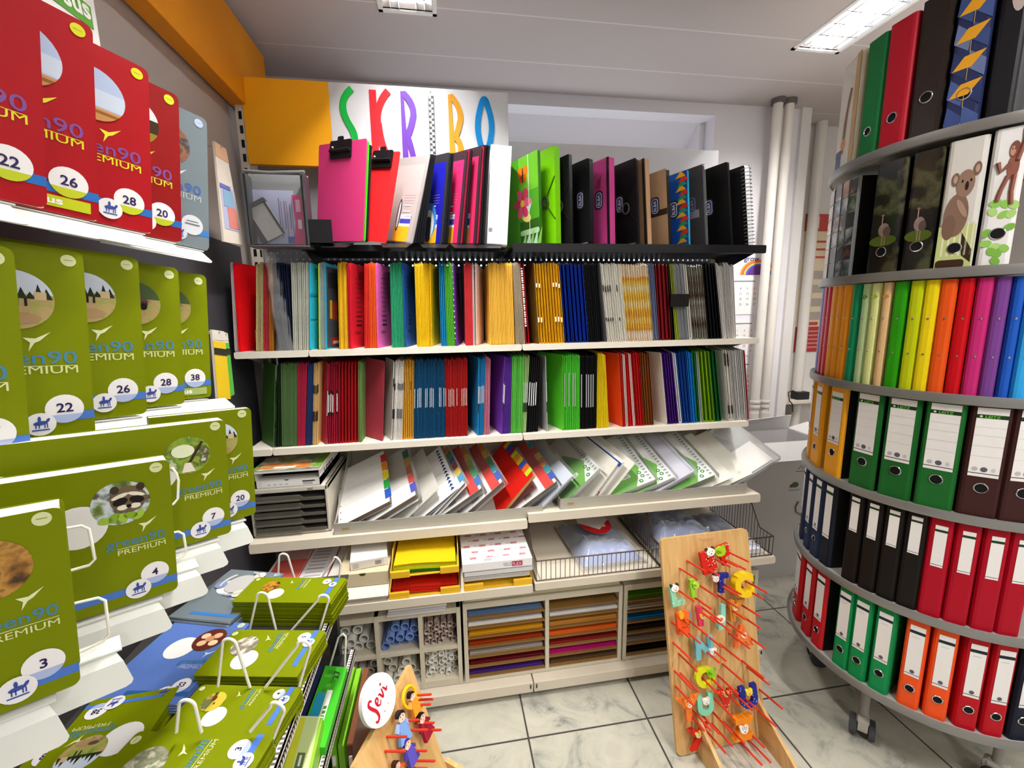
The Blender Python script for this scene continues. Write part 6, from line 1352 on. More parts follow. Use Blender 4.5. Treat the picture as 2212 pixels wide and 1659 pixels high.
def tray(F, w, lab, two=False, ext=.05, x0=0.0):
    o = thing('display_tray', lab, 'display tray', F)
    m = MB(); m.box(x0, -.0035, -.03, w+min(ext, 0)-.01, -.0015, .006, LAB); m.build('tray_base', o)
    A = FR((0, -.0035, .004), (1, 0, 0), (0, -sin(R(50)), cos(R(50))), (0, cos(R(50)), sin(R(50))))
    m = MB(A); e = w+ext
    def lip(y0, y1, xa, xb, F=None):
        m.prism([(x0, y0), (xa, y0), (xb-.002, y1-.006), (xb-.004, y1-.002), (xb-.010, y1), (x0+.004, y1)], -.0015, 0, LAB, F)
    if two:
        m.prism([(x0, 0), (e-.016, 0), (e-.010, .014), (x0, .014)], -.0015, 0, LAB)
        B = T(0, .014, 0) @ Mx.Rotation(R(-26), 4, 'X'); lip(0, .034, e-.010, e, B)
    else: lip(0, .034, e-.016, e)
    m.build('front_lip', o)
    return o
# top row: red and grey notebooks
for i, (px, th, num, pn, lab, lg) in enumerate((((103, 452), 'red', '22', 'sea', 'red notebook of the top row cut off at the photo edge', 0), ((215, 480), 'red', '26', 'sea', 'red notebook with yellow name tag along its bottom edge', 1), ((330, 506), 'red', '28', 'sea', 'red notebook between the yellow-tagged one and the dark red one', 0), ((393, 525), 'dred', '20', 'train', 'dark red notebook with white and brown picture beside the grey one', 0), ((452, 542), 'grey', '', 'horse', 'grey notebook at the far end of the top row', 0))):
    F = wall_frame(px, -.54, 36, 6, .21)
    o = notebook(lab, F, .21, .297, .010, th, num, pn, False, logo=bool(lg), seed=2 if pn == 'sea' else i)
    if th == 'grey':
        m = MB(); m.poly(ell(.175, .05, .022, .022, 22), c_('#c9cdd4', .4), .001); m.rect(.16, .05, .19, .053, c_('#6a6a74'), .0014); m.rect(.163, .057, .187, .059, c_('#6a6a74'), .0014); m.poly(ell(.148, .028, .016, .016, 20), c_('#c4c9d2', .4), .0016); horse(m, T(0, 0, .0006), .148, .028, .017); m.build('round_label', o)
    tray(F @ T(0, -.002, 0), .21, 'white plastic tray under the '+('red notebook cut off at the photo edge', 'red notebook with yellow name tag', 'red notebook beside the dark red one', 'dark red notebook', 'grey notebook')[i], ext=-.022 if i == 0 else -.004)
# second row: green notebooks
ORD = ('first', 'second', 'third', 'fourth', 'last')
for i, (px, num, pn, lg) in enumerate((((70, 1003), '17', 'rust', 0), ((207, 940), '22', 'meadow', 0), ((318, 893), '26', 'meadow', 0), ((400, 872), '28', 'cart', 0), ((457, 857), '38', 'cart', 1))):
    F = wall_frame(px, -.58, 37, 4.5, .21)
    notebook(ORD[i]+' green notebook of the middle wall row, counted from the photo edge, numbered '+num, F, .21, .297, .010, 'green', num, pn, False, logo=bool(lg), seed=4+(i > 2))
    tray(F @ T(0, -.002, 0), .21, ORD[i]+' white plastic tray of the middle wall row, under green notebook '+num, ext=.045)
# third row: thicker landscape notebooks
for i, (px, X, num, pn, lab, w_) in enumerate((((175, 1475), -.425, '3', 'bear', 'green notebook with brown bear picture, nearest in the lowest wall row', .297), ((385, 1272), -.43, '4', 'raccoon', 'green notebook with raccoon picture standing in the lowest wall row', .297), ((500, 1150), -.40, '7', 'branch', 'green notebook with leafy branch picture in the lowest wall row', .297), ((553, 1110), -.405, '20', 'meadow', 'green notebook at the far end of the lowest wall row, numbered 20', .16))):
    F = wall_frame(px, X, 54 if i < 2 else 51, 3.5, w_)
    hh = .21 if i < 3 else .225
    notebook(lab, F, w_, hh, .034 if i < 3 else .02, 'green', num, pn, True, seed=i+2, s=1.0 if i < 3 else 1.05)
    tray(F @ T(0, -.003, 0), w_, 'white folded tray under the green notebook '+('with the bear picture', 'with the raccoon picture', 'with the leafy branch picture', 'numbered 20, lowest row')[i], True, -.010, .04)
# two empty slots with wire guards between them
for px, X, lab, gs in (((292, 1378), -.43, 'empty white folded tray with wire guards before the raccoon notebook', (((140, 1142), (190, 1133), (207, 1217), (140, 1236)), ((150, 1306), (226, 1288), (237, 1378), (150, 1420)))),
                   ((450, 1208), -.41, 'empty white folded tray with wire guards before the leafy branch notebook', (((372, 1010), (386, 1030), (384, 1085), (372, 1090)), ((372, 1151), (395, 1146), (404, 1198), (372, 1212))))):
    F = wall_frame(px, X, 53, 3.5, .297)
    o = tray(F @ T(0, -.003, 0), .297, lab, True, -.004, .12); iv = o.matrix_basis.inverted(); P0 = F @ V((.2, .0, .004)); nn = (F.to_3x3() @ V((0, 0, 1))).normalized()
    for q in gs:
        P = [iv @ on_plane(u, v, P0, nn) for u, v in q]; c1 = lambda a, b_, s_: b_+(a-b_).normalized()*s_
        m = MB(); m.tube([P[0], c1(P[0], P[1], .006), c1(P[2], P[1], .006), c1(P[1], P[2], .006), c1(P[3], P[2], .006), P[3]], .0018, c_('#e8e6da', .3), 8); m.build('wire_guard', o, smooth=True)
# blister packs hanging between notebooks and shelf wall
WR0 = c_('#b9b6ae', .3)
def hang(lab, pts, X, art):
    P = [at(u, v, X=X) for u, v in pts]; o = thing('hanging_pack', lab, 'hanging pack')
    m = MB(); m.plate(P, -.006, c_('#e6dcd0', .4)); m.build('card', o)
    a, b_, c, d = P; L = lambda s, t: a*(1-s)*(1-t)+b_*s*(1-t)+c*s*t+d*(1-s)*t
    for (s0, t0, s1, t1, hx, k) in art:
        m = MB(); m.plate([L(s0, t0)+V((k, 0, 0)), L(s1, t0)+V((k, 0, 0)), L(s1, t1)+V((k, 0, 0)), L(s0, t1)+V((k, 0, 0))], -.0005, c_(hx, .35)); m.build('print', o)
    q = (P[0]+P[1])/2; MB().tube([(q.x-.002, q.y, q.z-.012), (q.x+.004, q.y, q.z-.004), (-.762, q.y, q.z)], .0025, WR0, 6).build('hook', o)
    return o
hang('pale blister pack with blue and red print hanging beside the grey notebook', [(463, 305), (488, 322), (528, 530), (484, 522)], -.66, [(.0, .0, 1, .14, '#d8b090', .001), (.1, .42, .85, .86, '#b9c0e0', .001), (.2, .45, .8, .62, '#8fb4d4', .002), (.35, .62, .85, .84, '#e08a80', .002), (.05, .4, .7, .44, '#6a74c0', .0025)])
hang('yellow packed product with dark name band hanging below the notebook row', [(458, 712), (484, 716), (498, 862), (470, 860)], -.66, [(0, .16, 1, 1, '#e3c22a', .001), (0, .26, 1, .36, '#26261c', .002), (.1, .0, .9, .14, '#ddd8d0', .001)])
hang('green packed product behind the yellow one below the notebook row', [(480, 716), (492, 720), (506, 852), (494, 858)], -.69, [(0, .16, 1, 1, '#5cb84a', .001), (0, .25, 1, .35, '#1e2a1c', .002), (.1, .0, .9, .12, '#ddd8d0', .001)])
# books seen under the lowest row
for k, (u, wd, hx, lab) in enumerate(((452, 10, '#4a2a34', 'maroon book'), (463, 8, '#c8b4b4', 'pale pink book'), (474, 8, '#d6603a', 'orange book'), (484, 10, '#8a9a7a', 'sage green book'), (496, 18, '#6f9fb4', 'light blue book'), (516, 12, '#d8c4b0', 'cream book'))):
    p = at(u, 1240, X=-.60); q = at(u+wd, 1240, X=-.60); m = MB(); th_ = max(.006, (q-p).length*.5)
    m.box(0, 0, 0, .13, th_, .19, c_(hx)); m.box(.004, .0015, .003, .1305, th_-.0015, .187, c_('#e6e2d6'))
    tag(m.build('book', M=FR((-.72, p.y, .91), (1, 0, 0), (0, 1, 0), (0, 0, 1))), lab+' standing under the lowest notebook row beside the grey drawer unit', 'book')

# ---------------- notebook stand with stacks ----------------
ZR = .80
WR = mt('#e9e6dc', .3, rnd=0, var=.02)
st = thing('notebook_stand', 'white slotted wire stand carrying the flat stacks of green notebooks', 'stand')
MB().box(-.70, .50, ZR-.006, -.293, 1.16, ZR, c_('#3c3a38', .5)).build('upper_plate', st)
def rail(x, y0, y1, z, hgt):
    m = MB(); m.box(x, y0, z-hgt, x+.003, y1, z, WR); m.box(x-.008, y0, z-.003, x+.003, y1, z, WR); n = int((y1-y0)/.0085)
    for i in range(n):
        y = y0+.004+i*.0085; m.quad3((x+.0034, y, z-hgt*.8), (x+.0034, y+.0042, z-hgt*.8), (x+.0034, y+.0042, z-hgt*.25), (x+.0034, y, z-hgt*.25), c_('#4c4540', .6)); m.quad3((x-.006, y, z+.0003), (x+.001, y, z+.0003), (x+.001, y+.0042, z+.0003), (x-.006, y+.0042, z+.0003), c_('#6a645c', .6))
    m.build('slotted_rail', st)
rail(-.296, .50, 1.12, ZR+.008, .026)
for x in (-.69, -.335):
    for y in (.53, 1.13): MB().box(x-.012, y-.012, 0, x+.012, y+.012, ZR-.006, c_('#2c2b2a', .4)).build('post', st)
def corners(FL, FR_, BL, z): a, b_, c = at(*FL, Z=z), at(*FR_, Z=z), at(*BL, Z=z); return a, b_, (c-a).length
def stack(FL, FR_, BL, z, n, th, num, pn, mode, lab, lab2, s=1.0, dfix=None, t=.0030):
    a, b_, d = corners(FL, FR_, BL, z); x = (b_-a); L = x.length; x = x.normalized(); y = V((0, 0, 1)).cross(x)
    if dfix: c_0 = at(*BL, Z=z); a = c_0-y*dfix; b_ = a+x*L; d = dfix
    s = min(1, d/.15) if mode != 'up' else 1.0
    if mode == 'side': F = FR(b_, y, -x, (0, 0, 1)); w, h = d, L                  # read from the right: page right = away
    elif mode == 'up': F = FR(a, x, y, (0, 0, 1)); w, h = L, d
    else: F = FR(b_+y*d, -x, -y, (0, 0, 1)); w, h = L, d
    base = None
    for i in range(n-1):
        zz = -(n-i)*(t+.0006)+t
        jit = T(random.uniform(-.003, .003), random.uniform(-.003, .003), zz)
        if base is None: base = notebook(lab2, F @ jit, w, h, t, th, '', pn, True, s=s, group=lab2 if n > 2 else None, art=False)
        else: dup(base, F @ jit)
    return notebook(lab, F, w, h, t, th, num, pn, True, s=s, seed=n)
top = lambda n, t=.0030: ZR+.001+n*(t+.0006)
stack((500, 1300), (713, 1302), (548, 1247), top(17), 17, 'green', '6', 'rust', 'side', 'green notebook with orange brown picture topping the tallest flat stack', 'green notebook inside the tallest flat stack')
stack((417, 1459), (642, 1462), (488, 1361), top(10), 10, 'green', '5', 'cat', 'side', 'green notebook with pale cat picture topping its flat stack', 'green notebook inside the flat stack under the pale cat picture')
stack((344, 1581), (590, 1590), (409, 1480), top(9), 9, 'green', '4', 'frog', 'side', 'green notebook with yellow frog picture lying flat on its stack', 'green notebook inside the flat stack under the yellow frog picture')
stack((225, 1700), (560, 1712), (299, 1579), top(11), 11, 'green', '3', 'stone', 'side', 'green notebook with stone picture lying flat, nearest the camera', 'green notebook inside the flat stack under the stone picture', dfix=.145)
o = stack((364, 1332), (497, 1345), (443, 1232), top(6, .005), 6, 'grey', '', 'horse', 'up', 'grey notebook with white circles topping the grey flat stack', 'grey notebook inside the grey flat stack beside the green ones', t=.005)
m = MB(); wv = .14; F = T(.075, .13, .002)
m.poly(ell(0, 0, .036, .036, 28), c_('#b4b2b0', .4), 0, F); 
for q in range(3): a0 = q*2.1+.3; m.tube([(.046*cos(a0+k*.12), .046*sin(a0+k*.12), .0005) for k in range(11)], .003, c_('#bcbcbc', .4), 6, F)
for q, hx in ((.9, '#c3c2be'), (3.4, '#7a86b0'), (5.3, '#c9cbb0')): m.poly(ell(.046*cos(q), .046*sin(q), .014, .014, 18), c_(hx, .4), .0012, F)
m.build('circle_print', o)
stack((182, 1517), (385, 1521), (347, 1345), top(5, .004), 5, 'blue', '53', 'face', 'up', 'blue notebook numbered 53 lying flat with a face picture', 'blue notebook in the flat stack under the one numbered 53', t=.004)
stack((105, 1640), (325, 1600), (198, 1514), top(7), 7, 'green', '38', 'meadow', 'down', 'green notebook lying upside down directly in front of the blue stack', 'green notebook under the upside-down one in front of the blue stack', dfix=.15)
stack((30, 1740), (255, 1720), (100, 1600), top(6), 6, 'green', '38', 'meadow', 'down', 'green notebook lying upside down at the bottom edge of the photo', 'green notebook under the upside-down one at the bottom edge of the photo', dfix=.15)
def loop(pts, Y, n=8):
    P = [at(u, v, Y=Y) for u, v in pts]; a, t_, b_ = P; r = .0115; side = (b_-a).normalized(); upv = V((0, 0, 1)); mid = t_-upv*r
    cur = [mid-side*r*cos(i*pi/10)+upv*r*sin(i*pi/10) for i in range(11)]
    m = MB(); m.tube([a]+cur+[b_], .0026, WR, 8); m.build('wire_divider', st, smooth=True)
loop(((600, 1262), (612, 1196), (640, 1262)), 1.135); loop(((685, 1262), (728, 1205), (727, 1292)), 1.135)
loop(((539, 1362), (566, 1280), (597, 1365)), .955); loop(((627, 1365), (698, 1285), (690, 1362)), .945)
loop(((471, 1483), (494, 1380), (540, 1485)), .765); loop(((573, 1485), (655, 1385), (643, 1494)), .755)
loop(((381, 1582), (402, 1512), (435, 1582)), .665); loop(((541, 1580), (598, 1518), (590, 1596)), .655)
# lower tier of the stand
ZR2 = .585
MB().box(-.62, .55, ZR2-.006, -.285, 1.12, ZR2, c_('#2f2e2e', .5)).build('lower_plate', st)
rail(-.285, .55, 1.12, ZR2+.012, .026)
def low(lab, pts, z0, n, hx, art=None, t=.008):
    zt_ = z0+n*t; P = [at(u, v, Z=zt_) for u, v in pts]                 # near end: P0 P3, far end: P1 P2
    for i in range(n):
        m = MB(); m.prism([(q.x, q.y) for q in P], z0+i*t, z0+i*t+t*.9, c_(hx, .35))
        if art and i == n-1:
            L = lambda a, b_, k=0: tuple(P[0]*(1-a)*(1-b_)+P[1]*a*(1-b_)+P[2]*a*b_+P[3]*(1-a)*b_+V((0, 0, -t*.1+.0006+k)))
            art(m, L)
        tag(m.build('exercise_book'), lab if i == n-1 else lab.split(',')[0]+' further down the same stack', 'exercise book', None if i == n-1 else lab.split(',')[0]+'s below')
def pat(m, L, a0, b0, a1, b1, hx, k=0): m.quad3(L(a0, b0, k), L(a1, b0, k), L(a1, b1, k), L(a0, b1, k), c_(hx, .35))
def g27(m, L):
    for k in range(14): pat(m, L, .05+.065*k, .1+.12*(k % 4), .09+.065*k, .4+.12*(k % 3), '#3a9a28' if k % 2 else '#62c83e', .0001)
    pat(m, L, .12, .08, .62, .42, '#2a9ac0', .0003); pat(m, L, .02, .45, .66, .68, '#eef0ea', .0005)
    o, e, g = V(L(.82, .75, .0006)), V(L(.96, .75, .0006)), V(L(.82, .45, .0006)); x = (e-o).normalized(); y = V((0, 0, 1)).cross(x)
    m.text('27', 0, 0, .014, INK, 0, FR(o, x, y, (0, 0, 1)), w=.026); o = V(L(.08, .64, .0009)); [m.rect(.012*q, 0, .012*q+.008, .007, c_('#3a8a2a'), 0, FR(o, x, y, (0, 0, 1))) for q in range(7)]
low('bright green exercise book numbered 27, topping the lower tier', ((640, 1612), (703, 1437), (750, 1441), (702, 1614)), ZR2+.001, 4, '#43b52a', g27)
low('dark blue exercise book, beside the bright green ones on the lower tier', ((560, 1600), (650, 1437), (700, 1437), (636, 1610)), ZR2+.001, 3, '#222c4e')
def lgart(m, L): pat(m, L, 0, .30, 1, .5, '#d6d83a'); pat(m, L, 0, .5, 1, .92, '#cfe39a', .0001); pat(m, L, .35, .55, .55, .75, '#6a7a4a', .0003); pat(m, L, .4, .62, .52, .68, '#e8f0dc', .0005); pat(m, L, .4, .05, .7, .25, '#9a9a92', .0003); pat(m, L, .98, 0, 1, 1, '#dfe8c8', .0004)
low('pale green exercise book with light edge, nearest on the lower tier', ((560, 1740), (625, 1546), (698, 1548), (655, 1745)), ZR2+.001, 7, '#8cbf3a', lgart)
m = MB(); P = [at(u, v, Y=1.06) for u, v in ((706, 1462), (741, 1366), (744, 1450))]; m.tube([P[0], P[1]+V((-.012, 0, -.012)), P[1]+V((0, 0, -.004)), P[1]+V((.006, 0, -.014)), P[2]], .0026, WR, 8); m.build('wire_divider', st, smooth=True)
# folders standing on the floor level below
for k, (u, hx, lab, hh) in enumerate(((700, '#2c4a14', 'dark green folder standing low beside the slotted stand', .30), (722, '#6fb51e', 'apple green folder with white tab standing low beside the slotted stand', .335), (738, '#7cc02a', 'lighter green folder next to the apple green one', .32), (757, '#7a4a34', 'brown folder with white tab standing low beside the wooden triangle', .335))):
    p = at(u, 1640, Y=.98); m = MB(); m.prism(rrect(0, 0, .24, hh, .006), 0, .014, c_(hx, .3), FR((0, 0, 0), (0, 1, 0), (0, 0, 1), (1, 0, 0)))
    if k in (1, 3): m.box(.003, -.004, hh*.82, .011, .0, hh*.9, c_('#e8e6de'))
    tag(m.build('folder', M=T(p.x, .96, p.z-hh*.8)), lab, 'folder')
bx = MB(); p = at(720, 1650, Y=1.0); zb_ = p.z-.335*.8
cr = thing('folder_bin', 'dark bin holding the green and brown folders under the slotted stand', 'bin', T(-.36, .95, 0))
m = MB(); m.box(0, 0, max(.02, zb_-.012), .20, .28, max(.03, zb_-.002), c_('#3a3836', .5)); m.build('bin_floor', cr)
for a, b_ in ((0, .006), (.194, .2)): MB().box(a, 0, 0, b_, .28, zb_+.12, c_('#3a3836', .5)).build('bin_wall', cr)
MB().box(0, .27, 0, .2, .28, zb_+.12, c_('#3a3836', .5)).build('bin_wall', cr)
# ---------------- wooden peg boards with painted letters ----------------
def ply():
    m, n, l, b = nt('plywood'); tc = n.new('ShaderNodeTexCoord'); mp = n.new('ShaderNodeMapping'); mp.inputs['Scale'].default_value = (9, 1.2, 9); l.new(tc.outputs['Object'], mp.inputs[0])
    no = n.new('ShaderNodeTexNoise'); no.inputs['Scale'].default_value = 6; no.inputs['Detail'].default_value = 6; no.inputs['Distortion'].default_value = .8; l.new(mp.outputs[0], no.inputs['Vector'])
    cr = n.new('ShaderNodeValToRGB'); e = cr.color_ramp.elements; e[0].position = .3; e[0].color = lin('#c79a58'); e[1].position = .7; e[1].color = lin('#dbb47a'); l.new(no.outputs[0], cr.inputs[0]); l.new(cr.outputs[0], b.inputs['Base Color']); b.inputs['Roughness'].default_value = .5; return m
PLY = ply(); PEG = mt('#d63c26', .35, rnd=.04, var=.03)
BL, BR_ = at(1463, 1637, Z=0), at(1655, 1592, Z=0)
# leaning board: bottom edge on the floor, top edge further back
bx_ = (BR_-BL); bx_.z = 0; bx_ = bx_.normalized()
LEAN = R(13); bk = V((0, 0, 1)).cross(bx_); up = (V((0, 0, 1))*cos(LEAN)+bk*sin(LEAN)).normalized(); nrm = bx_.cross(up)   # nrm faces the room
BW = (BR_-BL).length; O = BL+V((0, 0, .004))
tl = on_plane(1427, 1165, O, nrm); HT = (tl-O).dot(up)
FB = FR(O, bx_, up, nrm)
pb = thing('peg_board', 'tall plywood peg board with red pegs leaning in front of the paper cabinets', 'peg board', FB)
MB().prism(rrect(0, 0, BW, HT, .018, 5), -.012, 0, PLY).build('board', pb, bevel=.0012)
def to_b(u, v, k=0): p = on_plane(u, v, O+nrm*k, nrm)-O; return p.dot(bx_), p.dot(up)
hx_, hy_ = to_b(1526, 1160)
m = MB(); m.prism([(hx_+.032*cos(pi+i*pi/10), hy_+.011*sin(pi+i*pi/10)) for i in range(11)], 0, .0012, c_('#d6a070', .5)); m.build('handle_cutout', pb)
# side fins on the floor
for x in (.075, BW-.03):
    m = MB()
    f0 = FB @ V((x, .0, .001)); f1 = FB @ V((x, .14, .001)); fw = V((nrm.x, nrm.y, 0)).normalized()
    A = f1; B_ = f0.copy(); C_ = f0+fw*.20; C_.z = .0; B_.z = .0; D_ = C_+V((0, 0, .03))
    inv = FB.inverted(); m.plate([inv @ q for q in (A, B_, C_, D_)], .012, PLY); m.build('foot_fin', pb, bevel=.001)
    m = MB(); bb = FB @ V((x, .0, -.013)); b1 = FB @ V((x, .16, -.013)); b2 = bb-fw*.14; b2.z = 0; bb.z = 0; m.plate([inv @ q for q in (b1, b2, bb)], .012, PLY); m.build('rear_fin', pb, bevel=.001)
z3 = [(535, 455), (435, 560), (690, 785), (390, 840), (610, 940), (660, 1110), (740, 1095), (860, 1225), (720, 515), (860, 400), (960, 400), (1060, 435), (1100, 335), (935, 760), (1000, 755), (960, 930), (1065, 1080), (1245, 1040), (1255, 1195), (1340, 735), (1280, 810), (1060, 1290), (1110, 1450), (1310, 1450), (570, 1285), (745, 1430), (325, 1300), (470, 1380)]
z4 = [(200, 45), (275, 190), (540, 470), (220, 410), (295, 440), (235, 605), (545, 90), (625, 70), (800, 65), (600, 420), (780, 600), (775, 470), (835, 320), (1085, 280), (1150, 360), (940, 660), (1010, 660), (1310, 650), (1230, 860), (700, 740), (440, 900), (540, 940), (700, 1090), (360, 900), (700, 930), (850, 1065), (1060, 1320), (1165, 1290), (620, 1170), (1090, 1110)]
pp_ = [(1400+a/6.382, 1140+b/6.382) for a, b in z3]+[(1420+a/5.946, 1380+b/5.946) for a, b in z4]
PL = .105; peg = None
for u, v in pp_:
    x, y = to_b(u, v)
    M = T(x, y, 0)
    if peg is None: m = MB(); m.tube([(0, 0, 0), (0, 0, PL-.002), (0, 0, PL)], [.0034, .0034, .0022], PEG, 8); peg = m.build('peg', pb, M, smooth=True)
    else: dup(peg, M, parent=pb)
DOT = lambda m, x, y, r, hx, z: m.poly(ell(x, y, r, r, 10), c_(hx, .35), z)
def toy(lab, ch, u, v, size, hx, depth=.04, rot=0, head=None, dots=None, thick=.012, sq=1.0, off=None):
    x, y = to_b(u, v, depth); F = FB @ T(x, y, depth) @ Mx.Rotation(R(rot), 4, 'Z')
    size *= 1.15; k = size/.7; m = MB(); mat = c_(hx, .35)
    me = bpy.data.curves.new('t', 'FONT'); me.body = ch; me.size = k; me.extrude = thick/2; me.offset = .055*k if ch != 'M' else .03*k; me.bevel_depth = .0006; me.resolution_u = 4
    ob = bpy.data.objects.new('t', me); g = bpy.data.meshes.new_from_object(ob); xs_ = [q.co.x for q in g.vertices]; cx = (min(xs_)+max(xs_))/2
    m.add([((q.co.x-cx)*sq, q.co.y-size/2, q.co.z) for q in g.vertices], [tuple(p.vertices) for p in g.polygons], mat)
    bpy.data.objects.remove(ob); bpy.data.curves.remove(me); bpy.data.meshes.remove(g)
    if dots:
        rnd = random.Random(len(lab))
    o = thing('painted_letter', lab, 'painted letter', F); lt = m.build('letter_body', o)
    if dots:
        d = MB(); zt = thick/2+.0012
        hit = lt.data; rnd = random.Random(3); n_ = 0
        polys = [(V((p.center.x, p.center.y)), p) for p in hit.polygons if p.normal.z > .9 and p.area > 1e-6]
        for _ in range(26):
            p = rnd.choice(polys)[1] if polys else None
            if p is None: break
            q = hit.vertices[rnd.choice(list(p.vertices))].co*.6+V(p.center)*.4; DOT(d, q.x, q.y, .0016, dots, zt+.0002*_*.05)
        d.build('dot_print', o)
    if head:
        kind, hx2, dx, dy, r = head; h_ = MB(T(dx*size, dy*size, thick/2+.0015)); k2 = c_(hx2, .35)
        h_.prism(ell(0, 0, r, r*.85, 18), -.004, .004, k2); nose = c_('#2a2020', .35)
        if kind in ('cow', 'dog', 'bear', 'cat', 'tiger', 'zebra', 'roo', 'bird', 'fish'):
            er = r*.38
            for s in (-1, 1): h_.prism(ell(s*r*.75, r*.65, er, er*(1.3 if kind in ('dog', 'roo') else .9), 12, -s*.4), -.0035, .003, c_('#3a302c' if kind in ('dog', 'cow') else hx2, .35))
            for s in (-1, 1): h_.poly(ell(s*r*.34, r*.18, r*.17, r*.2, 10), c_('#f4f4f0', .3), .0043); h_.poly(ell(s*r*.34, r*.15, r*.09, r*.11, 8), nose, .0047)
            if kind == 'bird': h_.prism([(-r*.3, -r*.1), (r*.3, -r*.1), (0, -r*.9)], .003, .006, c_('#f0a02a', .35))
            else: h_.prism(ell(0, -r*.4, r*.5, r*.34, 14), .003, .0058, c_('#efe4d6', .35)); h_.poly(ell(0, -r*.28, r*.16, r*.12, 10), nose, .0061)
            if kind in ('tiger', 'zebra'):
                for q in (-.5, 0, .5): h_.rect(q*r-.0008, r*.35, q*r+.0008, r*.8, nose, .0045)
        elif kind == 'leaf':
            h_.prism(ell(r*.5, r*.3, r*.8, r*.35, 14, .6), -.003, .003, c_('#7cc01e', .35)); h_.prism(ell(-r*.5, r*.1, r*.7, r*.3, 14, -.5), -.003, .004, c_('#9ad22a', .35))
        elif kind == 'egg': h_.poly(ell(0, 0, r*.5, r*.45, 16), c_('#e09a2a', .35), .0045)
        elif kind == 'ele':
            h_.prism(ell(-r*.8, 0, r*.55, r*.75, 16), -.004, .005, c_('#e8a42a', .35)); h_.prism(ell(r*.8, .0, r*.5, r*.6, 16), -.004, .0035, c_('#5a7fd0', .35)); h_.tube([(0, -r*.3, .004), (0, -r*1.1, .006), (r*.4, -r*1.5, .006)], r*.2, k2, 8)
        h_.build('animal_head', o)
    return o
toy('red dotted letter with cow head, topmost left on the peg board', 'B', 1530, 1213, .058, '#cc2418', .045, 8, ('cow', '#f0ece4', .15, .5, .016), '#f6f0e4')
toy('green and red dotted letter at the top right of the peg board', 'F', 1565, 1196, .052, '#d0281c', .035, 14, ('leaf', '#a4cc1e', -.3, .3, .020), '#f4ead8')
toy('navy dotted letter with white tail below the cow letter', 'T', 1557, 1258, .050, '#1f2a8c', .03, -4, ('cat', '#efeae6', -.45, .28, .012), '#8a96e0')
toy('big yellow letter at the right edge of the peg board', 'C', 1603, 1262, .062, '#ecc81a', .045, 0, None, None, .026, 1.0)
toy('mint green letter with spotted dog head at the left edge', 'L', 1461, 1285, .052, '#8fd4ae', .03, 6, ('dog', '#f2f2ee', -.1, .45, .014), '#e9f6ee')
toy('lime green letter right of the spotted dog letter', 'I', 1495, 1270, .046, '#93cc2a', .028, 4, ('leaf', '#b4dc4a', .2, .2, .012), None)
toy('orange letter with elephant head at the left edge', 'E', 1474, 1345, .052, '#e8541c', .04, 0, ('ele', '#ea6a22', .1, .5, .017), '#c03a14')
toy('pink letter right of the elephant letter', 'I', 1511, 1330, .05, '#de3e5c', .03, 4, ('fish', '#f0a83a', .1, .0, .010), None)
toy('mint letter with fried egg print in the middle of the peg board', 'J', 1557, 1325, .05, '#8ccfc0', .035, -6, ('egg', '#f2f4ee', -.1, -.25, .014), None)
toy('tan letter with kangaroo head at the right side', 'K', 1594, 1316, .054, '#d08a34', .03, 0, ('roo', '#caa23c', -.3, .2, .012), None)
toy('orange letter with pale muzzle at the right side of the peg board', 'A', 1603, 1372, .055, '#ee7a3a', .035, 0, ('bear', '#f4d8b4', .0, .05, .010), None)
toy('teal letter with polar bear head in the middle of the peg board', 'N', 1520, 1398, .055, '#72b8c0', .035, 0, ('bear', '#f2f4f4', .45, -.25, .013), None)
toy('yellow and green ring letter below the polar bear letter', 'O', 1522, 1461, .052, '#d8d822', .035, 0, ('leaf', '#86c81e', .35, .2, .016), None)
toy('red letter with fox head beside the yellow ring letter', 'V', 1566, 1508, .045, '#d22c1c', .03, 0, ('cat', '#e8a85a', .0, .35, .010), '#f0c8a8')
toy('navy dotted letter with yellow chick at the right edge', 'U', 1616, 1503, .058, '#1f2a8c', .04, 4, ('bird', '#f2da2a', .0, .25, .012), '#a9b4ea')
toy('mint letter with white rabbit under the yellow ring letter', 'U', 1522, 1520, .052, '#86d0b0', .035, 0, ('roo', '#f4f2ee', .0, .2, .012), None)
toy('orange letter with tiger face at the lower left of the peg board', 'Y', 1486, 1530, .060, '#e8762a', .035, 0, ('tiger', '#f0923a', .0, .3, .015), '#c4501c')
toy('red letter with two yellow faces near the bottom of the peg board', 'X', 1510, 1590, .052, '#cf2a1e', .03, 8, ('cat', '#e8c46a', -.1, .2, .010), None)
toy('orange letter with zebra stripes at the lower right of the peg board', 'Z', 1603, 1570, .056, '#ee8a1e', .04, 0, ('zebra', '#eeeae4', -.05, .0, .015), None, .022)

